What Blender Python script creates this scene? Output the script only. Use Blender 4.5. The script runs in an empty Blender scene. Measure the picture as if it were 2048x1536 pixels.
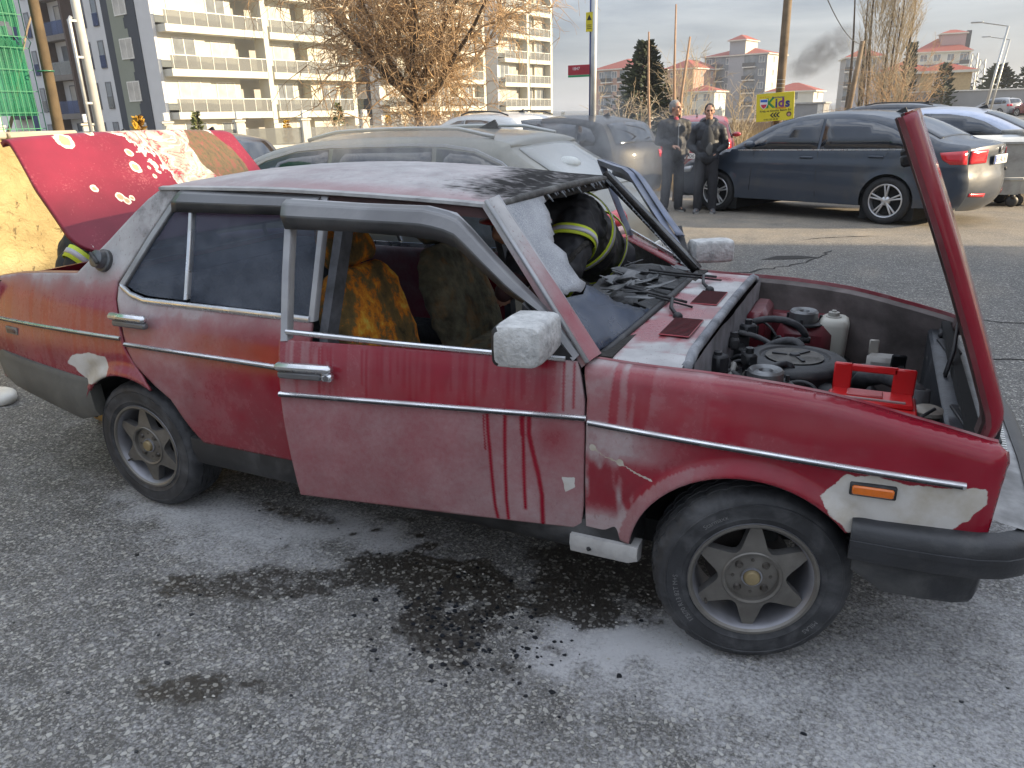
import bpy, bmesh, math, random
import numpy as np
from math import sin, cos, pi, radians, sqrt, atan2
from mathutils import Vector, Matrix, geometry

SC = bpy.context.scene
COL = SC.collection
# ---------------------------------------------------------------- camera
CAM_POS = (2.705, -2.770, 1.577)
YAW, PITCH, ROLL = -0.4491, 0.3409, -0.0261
_w = Vector((sin(YAW) * cos(PITCH), cos(YAW) * cos(PITCH), -sin(PITCH)))
_r = _w.cross(Vector((0, 0, 1))).normalized()
_u = _r.cross(_w)
_r2 = cos(ROLL) * _r + sin(ROLL) * _u
_u2 = -sin(ROLL) * _r + cos(ROLL) * _u
cam = bpy.data.cameras.new('camera')
cam.sensor_width = 36.0
cam.lens = 36.0 * 1500.0 / 2048.0
cam.clip_start = 0.05
cam.clip_end = 6000
cam_o = bpy.data.objects.new('camera', cam)
COL.objects.link(cam_o)
cam_o.matrix_world = Matrix(((_r2.x, _u2.x, -_w.x, CAM_POS[0]), (_r2.y, _u2.y, -_w.y, CAM_POS[1]), (_r2.z, _u2.z, -_w.z, CAM_POS[2]), (0, 0, 0, 1)))
SC.camera = cam_o
# ---------------------------------------------------------------- sun, sky, exposure
SUN_AZ, SUN_EL = radians(13.5), radians(17.0)      # azimuth measured from +x towards +y
SUN_DIR = Vector((cos(SUN_AZ) * cos(SUN_EL), sin(SUN_AZ) * cos(SUN_EL), sin(SUN_EL)))
world = bpy.data.worlds.new('World')
SC.world = world
world.use_nodes = True
_nt = world.node_tree
_nt.nodes.clear()
_sky = _nt.nodes.new('ShaderNodeTexSky')
_sky.sky_type = 'NISHITA'
_sky.sun_disc = False
_sky.sun_elevation = SUN_EL
_sky.sun_rotation = pi / 2 - SUN_AZ
_sky.air_density = 1.0
_sky.dust_density = 1.6
_sky.ozone_density = 1.2
_tc = _nt.nodes.new('ShaderNodeTexCoord')
_mp = _nt.nodes.new('ShaderNodeMapping')
_mp.inputs['Scale'].default_value = (1.2, 1.2, 7.0)
_mp.inputs['Rotation'].default_value = (radians(3), radians(-6), 0)
_nz = _nt.nodes.new('ShaderNodeTexNoise')
_nz.inputs['Scale'].default_value = 2.2
_nz.inputs['Detail'].default_value = 7
_nz.inputs['Roughness'].default_value = 0.58
_nz.inputs['Distortion'].default_value = 0.35
_rp = _nt.nodes.new('ShaderNodeValToRGB')
_rp.color_ramp.elements[0].position = 0.40
_rp.color_ramp.elements[0].color = (3.5, 4.15, 5.4, 1)
_rp.color_ramp.elements[1].position = 0.62
_rp.color_ramp.elements[1].color = (8.2, 8.7, 9.5, 1)
_mx = _nt.nodes.new('ShaderNodeMix')
_mx.data_type = 'RGBA'
_mx.inputs['Factor'].default_value = 0.80
_bg = _nt.nodes.new('ShaderNodeBackground')
_bg.inputs['Strength'].default_value = 0.09
_wo = _nt.nodes.new('ShaderNodeOutputWorld')
L = _nt.links.new
L(_tc.outputs['Generated'], _mp.inputs['Vector'])
L(_mp.outputs['Vector'], _nz.inputs['Vector'])
L(_nz.outputs['Fac'], _rp.inputs['Fac'])
L(_sky.outputs['Color'], _mx.inputs['A'])
# overcast gradient: brighter overhead than near the horizon, the same all the way round
_sx = _nt.nodes.new('ShaderNodeSeparateXYZ')
_ma = _nt.nodes.new('ShaderNodeMath'); _ma.operation = 'MULTIPLY_ADD'; _ma.inputs[1].default_value = 1.32; _ma.inputs[2].default_value = 0.235
_mc = _nt.nodes.new('ShaderNodeMath'); _mc.operation = 'MAXIMUM'; _mc.inputs[1].default_value = 0.225
_vm = _nt.nodes.new('ShaderNodeVectorMath'); _vm.operation = 'SCALE'
L(_tc.outputs['Generated'], _sx.inputs[0]); L(_sx.outputs['Z'], _ma.inputs[0]); L(_ma.outputs[0], _mc.inputs[0])
L(_rp.outputs['Color'], _vm.inputs[0]); L(_mc.outputs[0], _vm.inputs['Scale'])
L(_vm.outputs['Vector'], _mx.inputs['B'])
L(_mx.outputs['Result'], _bg.inputs['Color'])
L(_bg.outputs['Background'], _wo.inputs['Surface'])
_sl = bpy.data.lights.new('sun', 'SUN')
_sl.energy = 5.0
_sl.angle = radians(0.6)
_sl.color = (1.0, 0.81, 0.55)
_so = bpy.data.objects.new('sun', _sl)
COL.objects.link(_so)
_so.rotation_euler = (-SUN_DIR).to_track_quat('-Z', 'Y').to_euler()
_so.location = (40, 10, 40)
SC.view_settings.view_transform = 'Standard'
SC.view_settings.look = 'None'
SC.view_settings.gamma = 1.0
SC.view_settings.exposure = 1.18
SC.view_settings.use_curve_mapping = False
SC.cycles.max_bounces = 6
SC.cycles.transparent_max_bounces = 12
SC.cycles.use_denoising = True
SC.cycles.volume_step_rate = 2.0
SC.cycles.volume_max_steps = 128

# ---------------------------------------------------------------- helpers
rng = np.random.default_rng(7)
random.seed(7)


def hash3(i, j, k):
    h = (i * 374761393 + j * 668265263 + k * 2147483647 + 1274126177) & 0xffffffff
    h = ((h ^ (h >> 13)) * 1274126177) & 0xffffffff
    return ((h ^ (h >> 16)) & 0xffff) / 65535.0


def vnoise(x, y, z=0.0):
    x = np.asarray(x, float); y = np.asarray(y, float); z = np.asarray(z, float) + 0 * x
    xi, yi, zi = np.floor(x).astype(np.int64), np.floor(y).astype(np.int64), np.floor(z).astype(np.int64)
    xf, yf, zf = x - xi, y - yi, z - zi
    s = lambda t: t * t * (3 - 2 * t)
    u, v, w = s(xf), s(yf), s(zf)
    r = 0
    for a in (0, 1):
        for b in (0, 1):
            for c in (0, 1):
                r = r + hash3(xi + a, yi + b, zi + c) * (u if a else 1 - u) * (v if b else 1 - v) * (w if c else 1 - w)
    return r


def fbm(x, y, z=0.0, o=4):
    r, a, t = 0, 0.5, 0
    for i in range(o):
        r = r + a * vnoise(np.asarray(x) * 2 ** i + 17.3 * i, np.asarray(y) * 2 ** i + 9.1 * i, np.asarray(z) * 2 ** i)
        t += a; a *= 0.5
    return r / t


def sstep(a, b, x):
    t = np.clip((np.asarray(x, float) - a) / (b - a), 0, 1)
    return t * t * (3 - 2 * t)


def tag(o, label=None, cat=None, group=None, kind=None):
    if label: o['label'] = label
    if cat: o['category'] = cat
    if group: o['group'] = group
    if kind: o['kind'] = kind
    return o


def mk(name, v, f, mat, parent=None, smooth=False, mi=None, attrs=None, loc=None, rz=None, auto=None):
    me = bpy.data.meshes.new(name)
    me.from_pydata([tuple(map(float, p)) for p in v], [], [tuple(int(i) for i in q) for q in f])
    for m in (mat if isinstance(mat, (list, tuple)) else [mat]):
        me.materials.append(m)
    if mi is not None:
        me.polygons.foreach_set('material_index', np.asarray(mi, np.int32))
    if smooth:
        me.polygons.foreach_set('use_smooth', np.ones(len(me.polygons), bool))
    if attrs:
        for k, a in attrs.items():
            at = me.attributes.new(k, 'FLOAT', 'POINT')
            at.data.foreach_set('value', np.asarray(a, np.float32))
    me.update()
    if auto:
        try: me.set_sharp_from_angle(angle=radians(auto))
        except Exception: pass
    o = bpy.data.objects.new(name, me)
    COL.objects.link(o)
    if parent is not None: o.parent = parent
    if loc is not None: o.location = loc
    if rz is not None: o.rotation_euler = (0, 0, rz)
    return o


def thing(name, label, cat, loc=(0, 0, 0), rz=0.0, group=None):
    o = bpy.data.objects.new(name, None)
    COL.objects.link(o)
    o.location = loc
    o.rotation_euler = (0, 0, rz)
    o.empty_display_size = 0.2
    return tag(o, label, cat, group)


def copy_tree(o, parent=None):
    c = o.copy()
    COL.objects.link(c)
    c.parent = parent
    for ch in list(o.children):
        copy_tree(ch, c)
    return c


class MB:
    """collects faces of several shapes into one mesh"""
    def __init__(s): s.v, s.f, s.m = [], [], []

    def add(s, v, f, m=0):
        n = len(s.v)
        s.v += [tuple(p) for p in v]
        s.f += [tuple(i + n for i in q) for q in f]
        s.m += [m] * len(f)
        return s

    def box(s, c, d, m=0, rz=0.0, rx=0.0, ry=0.0, bev=0.0):
        x, y, z = d[0] / 2, d[1] / 2, d[2] / 2
        R = Matrix.Rotation(rz, 3, 'Z') @ Matrix.Rotation(ry, 3, 'Y') @ Matrix.Rotation(rx, 3, 'X')
        if bev > 0:
            b = min(bev, x * .98, y * .98, z * .98)
            P, idx = [], {}
            for sx in (-1, 1):
                for sy in (-1, 1):
                    for sz in (-1, 1):
                        for ax in range(3):
                            p = [sx * (x - b), sy * (y - b), sz * (z - b)]
                            p[ax] = (sx, sy, sz)[ax] * (x, y, z)[ax]
                            idx[(sx, sy, sz, ax)] = len(P); P.append(p)
            F = []
            for ax in range(3):
                o1, o2 = (ax + 1) % 3, (ax + 2) % 3
                for sg in (-1, 1):
                    q = []
                    for a, bb in ((-1, -1), (1, -1), (1, 1), (-1, 1)):
                        k = [0, 0, 0]; k[ax] = sg; k[o1] = a; k[o2] = bb
                        q.append(idx[(*k, ax)])
                    F.append(q if sg > 0 else q[::-1])
            for ax in range(3):      # edges parallel to ax
                o1, o2 = (ax + 1) % 3, (ax + 2) % 3
                for a in (-1, 1):
                    for bb in (-1, 1):
                        k0 = [0, 0, 0]; k0[ax] = -1; k0[o1] = a; k0[o2] = bb
                        k1 = list(k0); k1[ax] = 1
                        q = [idx[(*k0, o1)], idx[(*k1, o1)], idx[(*k1, o2)], idx[(*k0, o2)]]
                        F.append(q if a * bb < 0 else q[::-1])
            for sx in (-1, 1):
                for sy in (-1, 1):
                    for sz in (-1, 1):
                        q = [idx[(sx, sy, sz, 0)], idx[(sx, sy, sz, 1)], idx[(sx, sy, sz, 2)]]
                        F.append(q if sx * sy * sz > 0 else q[::-1])
        else:
            P = [(-x, -y, -z), (x, -y, -z), (x, y, -z), (-x, y, -z), (-x, -y, z), (x, -y, z), (x, y, z), (-x, y, z)]
            F = [(0, 3, 2, 1), (4, 5, 6, 7), (0, 1, 5, 4), (1, 2, 6, 5), (2, 3, 7, 6), (3, 0, 4, 7)]
        C0 = Vector(c)
        return s.add([R @ Vector(p) + C0 for p in P], F, m)

    def bar(s, a, b, w, h=None, m=0, bev=0.0):
        """box from a to b with cross-section w x h"""
        a, b = Vector(a), Vector(b)
        d = b - a
        n = len(s.v)
        s.box((0, 0, 0), (w, h or w, d.length), m, bev=bev)
        q = d.to_track_quat('Z', 'Y')
        mid = (a + b) / 2
        for i in range(n, len(s.v)): s.v[i] = tuple(q @ Vector(s.v[i]) + mid)
        return s

    def tube(s, pts, r, n=8, m=0, cap=True, closed=False):
        pts = [Vector(p) for p in pts]
        k = len(pts)
        rr = r if hasattr(r, '__len__') else [r] * k
        base = len(s.v)
        up = None
        for i, p in enumerate(pts):
            if closed: t = pts[(i + 1) % k] - pts[i - 1]
            else: t = pts[min(i + 1, k - 1)] - pts[max(i - 1, 0)]
            if t.length < 1e-9: t = Vector((0, 0, 1))
            t.normalize()
            if up is None:
                up = t.orthogonal().normalized()
            up = (up - t * up.dot(t))
            if up.length < 1e-6: up = t.orthogonal()
            up.normalize()
            sd = t.cross(up)
            for j in range(n):
                a = 2 * pi * j / n
                s.v.append(tuple(p + (up * cos(a) + sd * sin(a)) * rr[i]))
        for i in range(k if closed else k - 1):
            i2 = (i + 1) % k
            for j in range(n):
                j2 = (j + 1) % n
                s.f.append((base + i * n + j, base + i * n + j2, base + i2 * n + j2, base + i2 * n + j)); s.m.append(m)
        if cap and not closed:
            s.f.append(tuple(base + j for j in range(n))[::-1]); s.m.append(m)
            s.f.append(tuple(base + (k - 1) * n + j for j in range(n))); s.m.append(m)
        return s

    def lathe(s, prof, n=32, m=0, c=(0, 0, 0), axis='Z', cap=False, a0=0.0, a1=2 * pi):
        """prof: list of (radius, height); spins round axis"""
        base = len(s.v)
        full = abs(a1 - a0 - 2 * pi) < 1e-6
        N = n if full else n + 1
        for r, h in prof:
            for j in range(N):
                a = a0 + (a1 - a0) * j / n
                x, y = r * cos(a), r * sin(a)
                p = {'Z': (x, y, h), 'Y': (x, h, y), 'X': (h, x, y)}[axis]
                s.v.append((p[0] + c[0], p[1] + c[1], p[2] + c[2]))
        for i in range(len(prof) - 1):
            for j in range(n):
                j2 = (j + 1) % N
                q = (base + i * N + j, base + i * N + j2, base + (i + 1) * N + j2, base + (i + 1) * N + j)
                s.f.append(q[::-1] if axis == 'Y' else q); s.m.append(m)
        if cap:
            s.f.append(tuple(base + j for j in range(N))[::-1]); s.m.append(m)
            s.f.append(tuple(base + (len(prof) - 1) * N + j for j in range(N))); s.m.append(m)
        return s

    def prism(s, poly, a, b, axis='Y', m=0):
        """extrude a 2-d polygon between a and b along axis"""
        k = len(poly)
        P = []
        for h in (a, b):
            for p in poly:
                P.append({'Y': (p[0], h, p[1]), 'X': (h, p[0], p[1]), 'Z': (p[0], p[1], h)}[axis])
        F = [tuple(range(k)), tuple(range(2 * k - 1, k - 1, -1))]
        for i in range(k):
            j = (i + 1) % k
            F.append((i, i + k, j + k, j))
        return s.add(P, F, m)

    def loft(s, rings, m=0, closed=True, caps=False):
        k = len(rings[0])
        base = len(s.v)
        for r in rings: s.v += [tuple(p) for p in r]
        for i in range(len(rings) - 1):
            for j in range(k if closed else k - 1):
                j2 = (j + 1) % k
                s.f.append((base + i * k + j, base + i * k + j2, base + (i + 1) * k + j2, base + (i + 1) * k + j)); s.m.append(m)
        if caps:
            s.f.append(tuple(base + j for j in range(k))[::-1]); s.m.append(m)
            s.f.append(tuple(base + (len(rings) - 1) * k + j for j in range(k))); s.m.append(m)
        return s

    def ell(s, c, r, m=0, nu=16, nv=10, R=None):
        P, F = [], []
        for i in range(nv + 1):
            t = pi * i / nv
            for j in range(nu):
                a = 2 * pi * j / nu
                p = Vector((r[0] * sin(t) * cos(a), r[1] * sin(t) * sin(a), r[2] * cos(t)))
                if R is not None: p = R @ p
                P.append(p + Vector(c))
        for i in range(nv):
            for j in range(nu):
                j2 = (j + 1) % nu
                F.append((i * nu + j, (i + 1) * nu + j, (i + 1) * nu + j2, i * nu + j2))
        return s.add(P, F, m)

    def caps(s, a, b, ra, rb, m=0, n=14):
        """tapered capsule"""
        a, b = Vector(a), Vector(b)
        d = (b - a)
        if d.length < 1e-6: return s.ell(a, (ra,) * 3, m)
        t = d.normalized()
        pts, rr = [], []
        for k in range(5):
            q = pi / 2 * k / 5
            pts.append(a - t * ra * cos(q)); rr.append(max(ra * sin(q), ra * .05))
        for k in range(5):
            q = k / 4
            pts.append(a + d * q); rr.append(ra + (rb - ra) * q)
        for k in range(1, 6):
            q = pi / 2 * k / 5
            pts.append(b + t * rb * sin(q)); rr.append(max(rb * cos(q), rb * .05))
        return s.tube(pts, rr, n, m)

    def build(s, name, mat, parent=None, smooth=False, auto=None, loc=None, rz=None, fix=False):
        o = mk(name, s.v, s.f, mat, parent, smooth or bool(auto), s.m if isinstance(mat, (list, tuple)) else None, None, loc, rz, auto)
        if fix:
            bm = bmesh.new(); bm.from_mesh(o.data)
            bmesh.ops.recalc_face_normals(bm, faces=bm.faces)
            bm.to_mesh(o.data); bm.free()
        return o


def mod(o, typ, **kw):
    m = o.modifiers.new(typ.lower(), typ)
    for k, v in kw.items(): setattr(m, k, v)
    return m


def resample(poly, step, closed=True):
    out = []
    n = len(poly)
    for i in range(n if closed else n - 1):
        a, b = np.array(poly[i], float), np.array(poly[(i + 1) % n], float)
        k = max(1, int(round(np.linalg.norm(b - a) / step)))
        for j in range(k): out.append(a + (b - a) * j / k)
    if not closed: out.append(np.array(poly[-1], float))
    return np.array(out)


def inpoly(px, py, poly):
    poly = np.asarray(poly, float)
    inside = np.zeros(np.shape(px), bool)
    j = len(poly) - 1
    for i in range(len(poly)):
        xi, yi = poly[i]; xj, yj = poly[j]
        c = ((yi > py) != (yj > py))
        with np.errstate(divide='ignore', invalid='ignore'):
            xx = (xj - xi) * (py - yi) / (yj - yi + 1e-30) + xi
        inside ^= c & (px < xx)
        j = i
    return inside


def segdist(px, py, pts, closed=False):
    pts = np.asarray(pts, float)
    d = np.full(np.shape(px), 1e9)
    n = len(pts)
    for i in range(n if closed else n - 1):
        a, b = pts[i], pts[(i + 1) % n]
        ab = b - a
        t = np.clip(((px - a[0]) * ab[0] + (py - a[1]) * ab[1]) / (ab @ ab + 1e-12), 0, 1)
        d = np.minimum(d, np.hypot(px - a[0] - t * ab[0], py - a[1] - t * ab[1]))
    return d


def sdpoly(px, py, poly):
    """signed distance, positive inside"""
    d = segdist(px, py, poly, True)
    return np.where(inpoly(px, py, poly), d, -d)


def smoothpoly(poly, it=2):
    p = np.asarray(poly, float)
    for _ in range(it):
        q = np.roll(p, -1, 0)
        p = np.stack([p * .75 + q * .25, p * .25 + q * .75], 1).reshape(-1, 2)
    return p


def fill(outline, res, holes=()):
    """triangulate a polygon with an even interior point grid"""
    loops = [resample(outline, res)] + [resample(h, res) for h in holes]
    P, E = [], []
    for lp in loops:
        b = len(P)
        P += [tuple(p) for p in lp]
        E += [(b + i, b + (i + 1) % len(lp)) for i in range(len(lp))]
    o = np.array(outline, float)
    x0, y0 = o.min(0); x1, y1 = o.max(0)
    gx, gy = np.meshgrid(np.arange(x0 + res * .5, x1, res), np.arange(y0 + res * .5, y1, res * .866))
    gx = gx + (np.arange(gx.shape[0]) % 2)[:, None] * res * .5
    gx, gy = gx.ravel(), gy.ravel()
    ok = inpoly(gx, gy, outline) & (segdist(gx, gy, loops[0], True) > res * .55)
    for h, lp in zip(holes, loops[1:]):
        ok &= ~inpoly(gx, gy, h) & (segdist(gx, gy, lp, True) > res * .55)
    P += [(a, b) for a, b in zip(gx[ok], gy[ok])]
    r = geometry.delaunay_2d_cdt([Vector(p) for p in P], E, [], 2 if holes else 1, 1e-6)
    V = np.array([(p.x, p.y) for p in r[0]])
    F = np.array([tuple(f) for f in r[2]])
    return V, F


def text_geo(s, size=1.0, font=None, align='CENTER', extrude=0.0, bold=0.0):
    cu = bpy.data.curves.new('lettering', 'FONT')
    cu.body = s; cu.size = size; cu.align_x = align; cu.align_y = 'CENTER'
    cu.extrude = extrude; cu.offset = bold; cu.resolution_u = 3
    ob = bpy.data.objects.new('lettering', cu)
    COL.objects.link(ob)
    bpy.context.view_layer.update()
    dg = bpy.context.evaluated_depsgraph_get()
    me = ob.evaluated_get(dg).to_mesh()
    V = [tuple(v.co) for v in me.vertices]
    F = [tuple(p.vertices) for p in me.polygons]
    ob.evaluated_get(dg).to_mesh_clear()
    bpy.data.objects.remove(ob); bpy.data.curves.remove(cu)
    return V, F


# ---------------------------------------------------------------- materials
def nodes(name):
    m = bpy.data.materials.new(name)
    m.use_nodes = True
    nt = m.node_tree
    b = nt.nodes['Principled BSDF']
    return m, nt, b


def N(nt, typ, **kw):
    n = nt.nodes.new(typ)
    for k, v in kw.items():
        if k.startswith('i_'): n.inputs[k[2:].replace('_', ' ')].default_value = v
        else: setattr(n, k, v)
    return n


def noise(nt, scale, detail=4, rough=.55, vec=None, dist=0.0, coord='Object'):
    n = N(nt, 'ShaderNodeTexNoise')
    n.inputs['Scale'].default_value = scale; n.inputs['Detail'].default_value = detail
    n.inputs['Roughness'].default_value = rough; n.inputs['Distortion'].default_value = dist
    if vec is None:
        vec = N(nt, 'ShaderNodeTexCoord').outputs[coord]
    nt.links.new(vec, n.inputs['Vector'])
    return n.outputs['Fac']


def mapping(nt, scale=(1, 1, 1), coord='Object', rot=(0, 0, 0)):
    t = N(nt, 'ShaderNodeTexCoord'); m = N(nt, 'ShaderNodeMapping')
    m.inputs['Scale'].default_value = scale; m.inputs['Rotation'].default_value = rot
    nt.links.new(t.outputs[coord], m.inputs['Vector'])
    return m.outputs['Vector']


def ramp(nt, fac, stops, interp='LINEAR'):
    r = N(nt, 'ShaderNodeValToRGB')
    cr = r.color_ramp
    cr.interpolation = interp
    while len(cr.elements) < len(stops): cr.elements.new(.5)
    for e, (p, c) in zip(cr.elements, stops):
        e.position = p
        e.color = (c, c, c, 1) if not hasattr(c, '__len__') else (*c[:3], 1)
    nt.links.new(fac, r.inputs['Fac'])
    return r.outputs['Color']


def mix(nt, f, a, b, blend='MIX'):
    m = N(nt, 'ShaderNodeMix', data_type='RGBA', blend_type=blend)
    for k, v in (('Factor', f), ('A', a), ('B', b)):
        if hasattr(v, 'is_linked') or hasattr(v, 'links'): nt.links.new(v, m.inputs[k])
        elif k == 'Factor': m.inputs[k].default_value = v
        else: m.inputs[k].default_value = (*v[:3], 1) if hasattr(v, '__len__') else (v, v, v, 1)
    return m.outputs['Result']


def mth(nt, op, a, b=None, c=None, clamp=False):
    m = N(nt, 'ShaderNodeMath', operation=op, use_clamp=clamp)
    for i, v in enumerate((a, b, c)):
        if v is None: continue
        if hasattr(v, 'links'): nt.links.new(v, m.inputs[i])
        else: m.inputs[i].default_value = v
    return m.outputs[0]


def bump(nt, b, h, strength=.3, dist=.01):
    n = N(nt, 'ShaderNodeBump')
    n.inputs['Strength'].default_value = strength; n.inputs['Distance'].default_value = dist
    nt.links.new(h, n.inputs['Height'])
    nt.links.new(n.outputs['Normal'], b.inputs['Normal'])
    return n


_MC = {}


def mat(name, col, rough=.6, metal=0.0, var=.18, vs=6.0, bmp=0.0, bs=40.0, coat=0.0, spec=.5, dirt=0.0, dcol=(.22, .19, .15), emit=None, bd=.004):
    """plain procedural surface: base colour with uneven tone, fine relief, optional grime"""
    if name in _MC: return _MC[name]
    m, nt, b = nodes(name)
    c = np.array(col[:3], float)
    n = noise(nt, vs, 5)
    base = ramp(nt, n, [(.25, tuple(c * (1 - var))), (.75, tuple(np.minimum(c * (1 + var), .95)))])
    if dirt > 0:
        d = ramp(nt, noise(nt, vs * .6, 7, .62, dist=.4), [(.62 - dirt * .35, 0), (.72, 1)])
        base = mix(nt, mth(nt, 'MULTIPLY', d, min(1, dirt * 1.2)), base, dcol)
        r = mth(nt, 'MULTIPLY_ADD', d, .3, rough, clamp=True)
        nt.links.new(r, b.inputs['Roughness'])
    else:
        r = mth(nt, 'MULTIPLY_ADD', n, .16, rough - .08, clamp=True)
        nt.links.new(r, b.inputs['Roughness'])
    nt.links.new(base, b.inputs['Base Color'])
    b.inputs['Metallic'].default_value = metal
    b.inputs['Specular IOR Level'].default_value = spec
    if coat:
        b.inputs['Coat Weight'].default_value = coat; b.inputs['Coat Roughness'].default_value = .06
    if bmp: bump(nt, b, noise(nt, bs, 5, .6), bmp, bd)
    if emit:
        b.inputs['Emission Color'].default_value = (*emit[:3], 1); b.inputs['Emission Strength'].default_value = emit[3]
    _MC[name] = m
    return m


def glass(name, tint=(.6, .68, .7), rough=.03, alpha=.35, dust=0.0, base=None):
    """thin window glass: reflective sheet that lets part of the light through"""
    if name in _MC: return _MC[name]
    m, nt, b = nodes(name)
    base = base or [t * .06 for t in tint]
    b.inputs['Base Color'].default_value = (*base, 1)
    b.inputs['Roughness'].default_value = rough
    b.inputs['Specular IOR Level'].default_value = .7
    tr = N(nt, 'ShaderNodeBsdfTransparent')
    tr.inputs['Color'].default_value = (*tint, 1)
    ms = N(nt, 'ShaderNodeMixShader')
    ms.inputs['Fac'].default_value = 1 - alpha
    out = nt.nodes['Material Output']
    if dust > 0:
        d = ramp(nt, noise(nt, 5, 6, .6), [(.35, 0), (.8, 1)])
        bc = mix(nt, mth(nt, 'MULTIPLY', d, dust), base, (.45, .43, .40))
        nt.links.new(bc, b.inputs['Base Color'])
        nt.links.new(mth(nt, 'MULTIPLY_ADD', d, dust * .6, 1 - alpha, clamp=True), ms.inputs['Fac'])
        nt.links.new(mth(nt, 'MULTIPLY_ADD', d, .6 * dust, rough, clamp=True), b.inputs['Roughness'])
    nt.links.new(tr.outputs[0], ms.inputs[1]); nt.links.new(b.outputs[0], ms.inputs[2])
    nt.links.new(ms.outputs[0], out.inputs['Surface'])
    _MC[name] = m
    return m
# ================================================================ ground
def zg(x, y):
    x = np.asarray(x, float); y = np.asarray(y, float)
    d = np.hypot(x - 2.7, y + 2.8)
    return .0115 * np.clip(d - 24, 0, 140) * sstep(-8, 6, x)


def graded(lo, hi, fine, far, g=1.12):
    a = list(np.arange(lo, hi + 1e-6, fine))
    s = fine
    while a[-1] < far[1]: s *= g; a.append(a[-1] + s)
    s = fine; pre = []
    x = lo
    while x > far[0]: s *= g; x -= s; pre.append(x)
    return np.array(pre[::-1] + a)


def asphalt_material():
    m, nt, b = nodes('worn_chip_seal_asphalt')
    def at(n): return N(nt, 'ShaderNodeAttribute', attribute_name=n).outputs['Fac']
    pw, wt, sa = at('powder'), at('wet'), at('sand')
    tc = N(nt, 'ShaderNodeTexCoord').outputs['Object']
    vec = tc
    n1 = noise(nt, 1.3, 6, .6, vec)
    base = ramp(nt, n1, [(.3, (.055, .054, .052)), (.7, (.105, .101, .096))])
    # stone chips of two sizes
    def chips(scale, lo, hi, keep):
        v = N(nt, 'ShaderNodeTexVoronoi', feature='F1'); v.inputs['Scale'].default_value = scale; v.inputs['Randomness'].default_value = 1
        nt.links.new(vec, v.inputs['Vector'])
        s = N(nt, 'ShaderNodeSeparateColor'); nt.links.new(v.outputs['Color'], s.inputs[0])
        on = ramp(nt, s.outputs[0], [(keep, 0), (keep + .02, 1)])
        sz = mth(nt, 'MULTIPLY_ADD', s.outputs[1], hi - lo, lo)
        ve = N(nt, 'ShaderNodeTexVoronoi', feature='DISTANCE_TO_EDGE'); ve.inputs['Scale'].default_value = scale
        nt.links.new(vec, ve.inputs['Vector'])
        ins = mth(nt, 'GREATER_THAN', ve.outputs['Distance'], sz)
        return mth(nt, 'MULTIPLY', ins, on), s.outputs[2], v.outputs['Distance']
    k1, t1, d1 = chips(130, .02, .16, .20)
    k2, t2, d2 = chips(72, .03, .22, .50)
    c1 = ramp(nt, t1, [(0, (.075, .071, .066)), (.5, (.20, .192, .178)), (1, (.36, .345, .31))])
    c2 = ramp(nt, t2, [(0, (.09, .085, .076)), (.6, (.24, .23, .208)), (1, (.42, .405, .362))])
    vr = ramp(nt, noise(nt, 5, 5, .65, vec), [(.3, .35), (.65, 1)])
    k1 = mth(nt, 'MULTIPLY', k1, vr)
    c = mix(nt, k1, base, c1)
    c = mix(nt, k2, c, c2)
    # sandy dust beyond, its colour raised to brighten the sunlit strip
    sn = mth(nt, 'MULTIPLY', sa, ramp(nt, noise(nt, 2.2, 6, .62, vec), [(.3, .35), (.7, 1)]))
    c = mix(nt, sn, c, ramp(nt, noise(nt, 30, 5, .6, vec), [(.3, (.26, .215, .155)), (.7, (.42, .355, .27))]))
    # powder settles between and over chips
    pn = noise(nt, 75, 7, .75, vec)
    pb = noise(nt, 9, 6, .66, vec)
    pf = mth(nt, 'MULTIPLY_ADD', mth(nt, 'SUBTRACT', pn, .5), 2.4, mth(nt, 'MULTIPLY', pw, .84))
    pf = mth(nt, 'MULTIPLY_ADD', mth(nt, 'SUBTRACT', pb, .5), .9, pf)
    pf = mth(nt, 'MULTIPLY', ramp(nt, pf, [(.12, 0), (.95, 1)]), mth(nt, 'SUBTRACT', 1.0, mth(nt, 'MULTIPLY', wt, .85), clamp=True))
    c = mix(nt, mth(nt, 'MULTIPLY', pf, .93), c, (.52, .52, .53))
    # wet stain darkens
    wn = mth(nt, 'MULTIPLY_ADD', mth(nt, 'SUBTRACT', noise(nt, 22, 8, .72, vec), .5), 1.5, wt)
    wf = ramp(nt, wn, [(.38, 0), (.62, 1)])
    dark = mix(nt, .84, c, (.014, .010, .006))
    c = mix(nt, mth(nt, 'MULTIPLY', wf, mth(nt, 'SUBTRACT', 1.0, mth(nt, 'MULTIPLY', k2, .55))), c, dark)
    nt.links.new(c, b.inputs['Base Color'])
    nt.links.new(mth(nt, 'SUBTRACT', .92, mth(nt, 'MULTIPLY', wf, .55)), b.inputs['Roughness'])
    h = mth(nt, 'MULTIPLY_ADD', k1, .4, mth(nt, 'MULTIPLY', k2, .9))
    h = mth(nt, 'MULTIPLY_ADD', noise(nt, 260, 3, .6, vec), .5, h)
    bump(nt, b, h, .9, .008)
    return m


gx = graded(-2.6, 4.6, .032, (-900, 900)); gy = graded(-2.6, 1.4, .032, (-500, 2500))
X, Y = np.meshgrid(gx, gy, indexing='ij')
X, Y = X.ravel(), Y.ravel()
Z = zg(X, Y)
n1, n2, n3 = fbm(X * 1.1, Y * 1.1, o=5), fbm(X * 4 + 7, Y * 4, o=4), fbm(X * 2.2 + 40, Y * 2.2, o=4)


n4 = fbm(X * 13 + 3, Y * 13, o=3)


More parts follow.
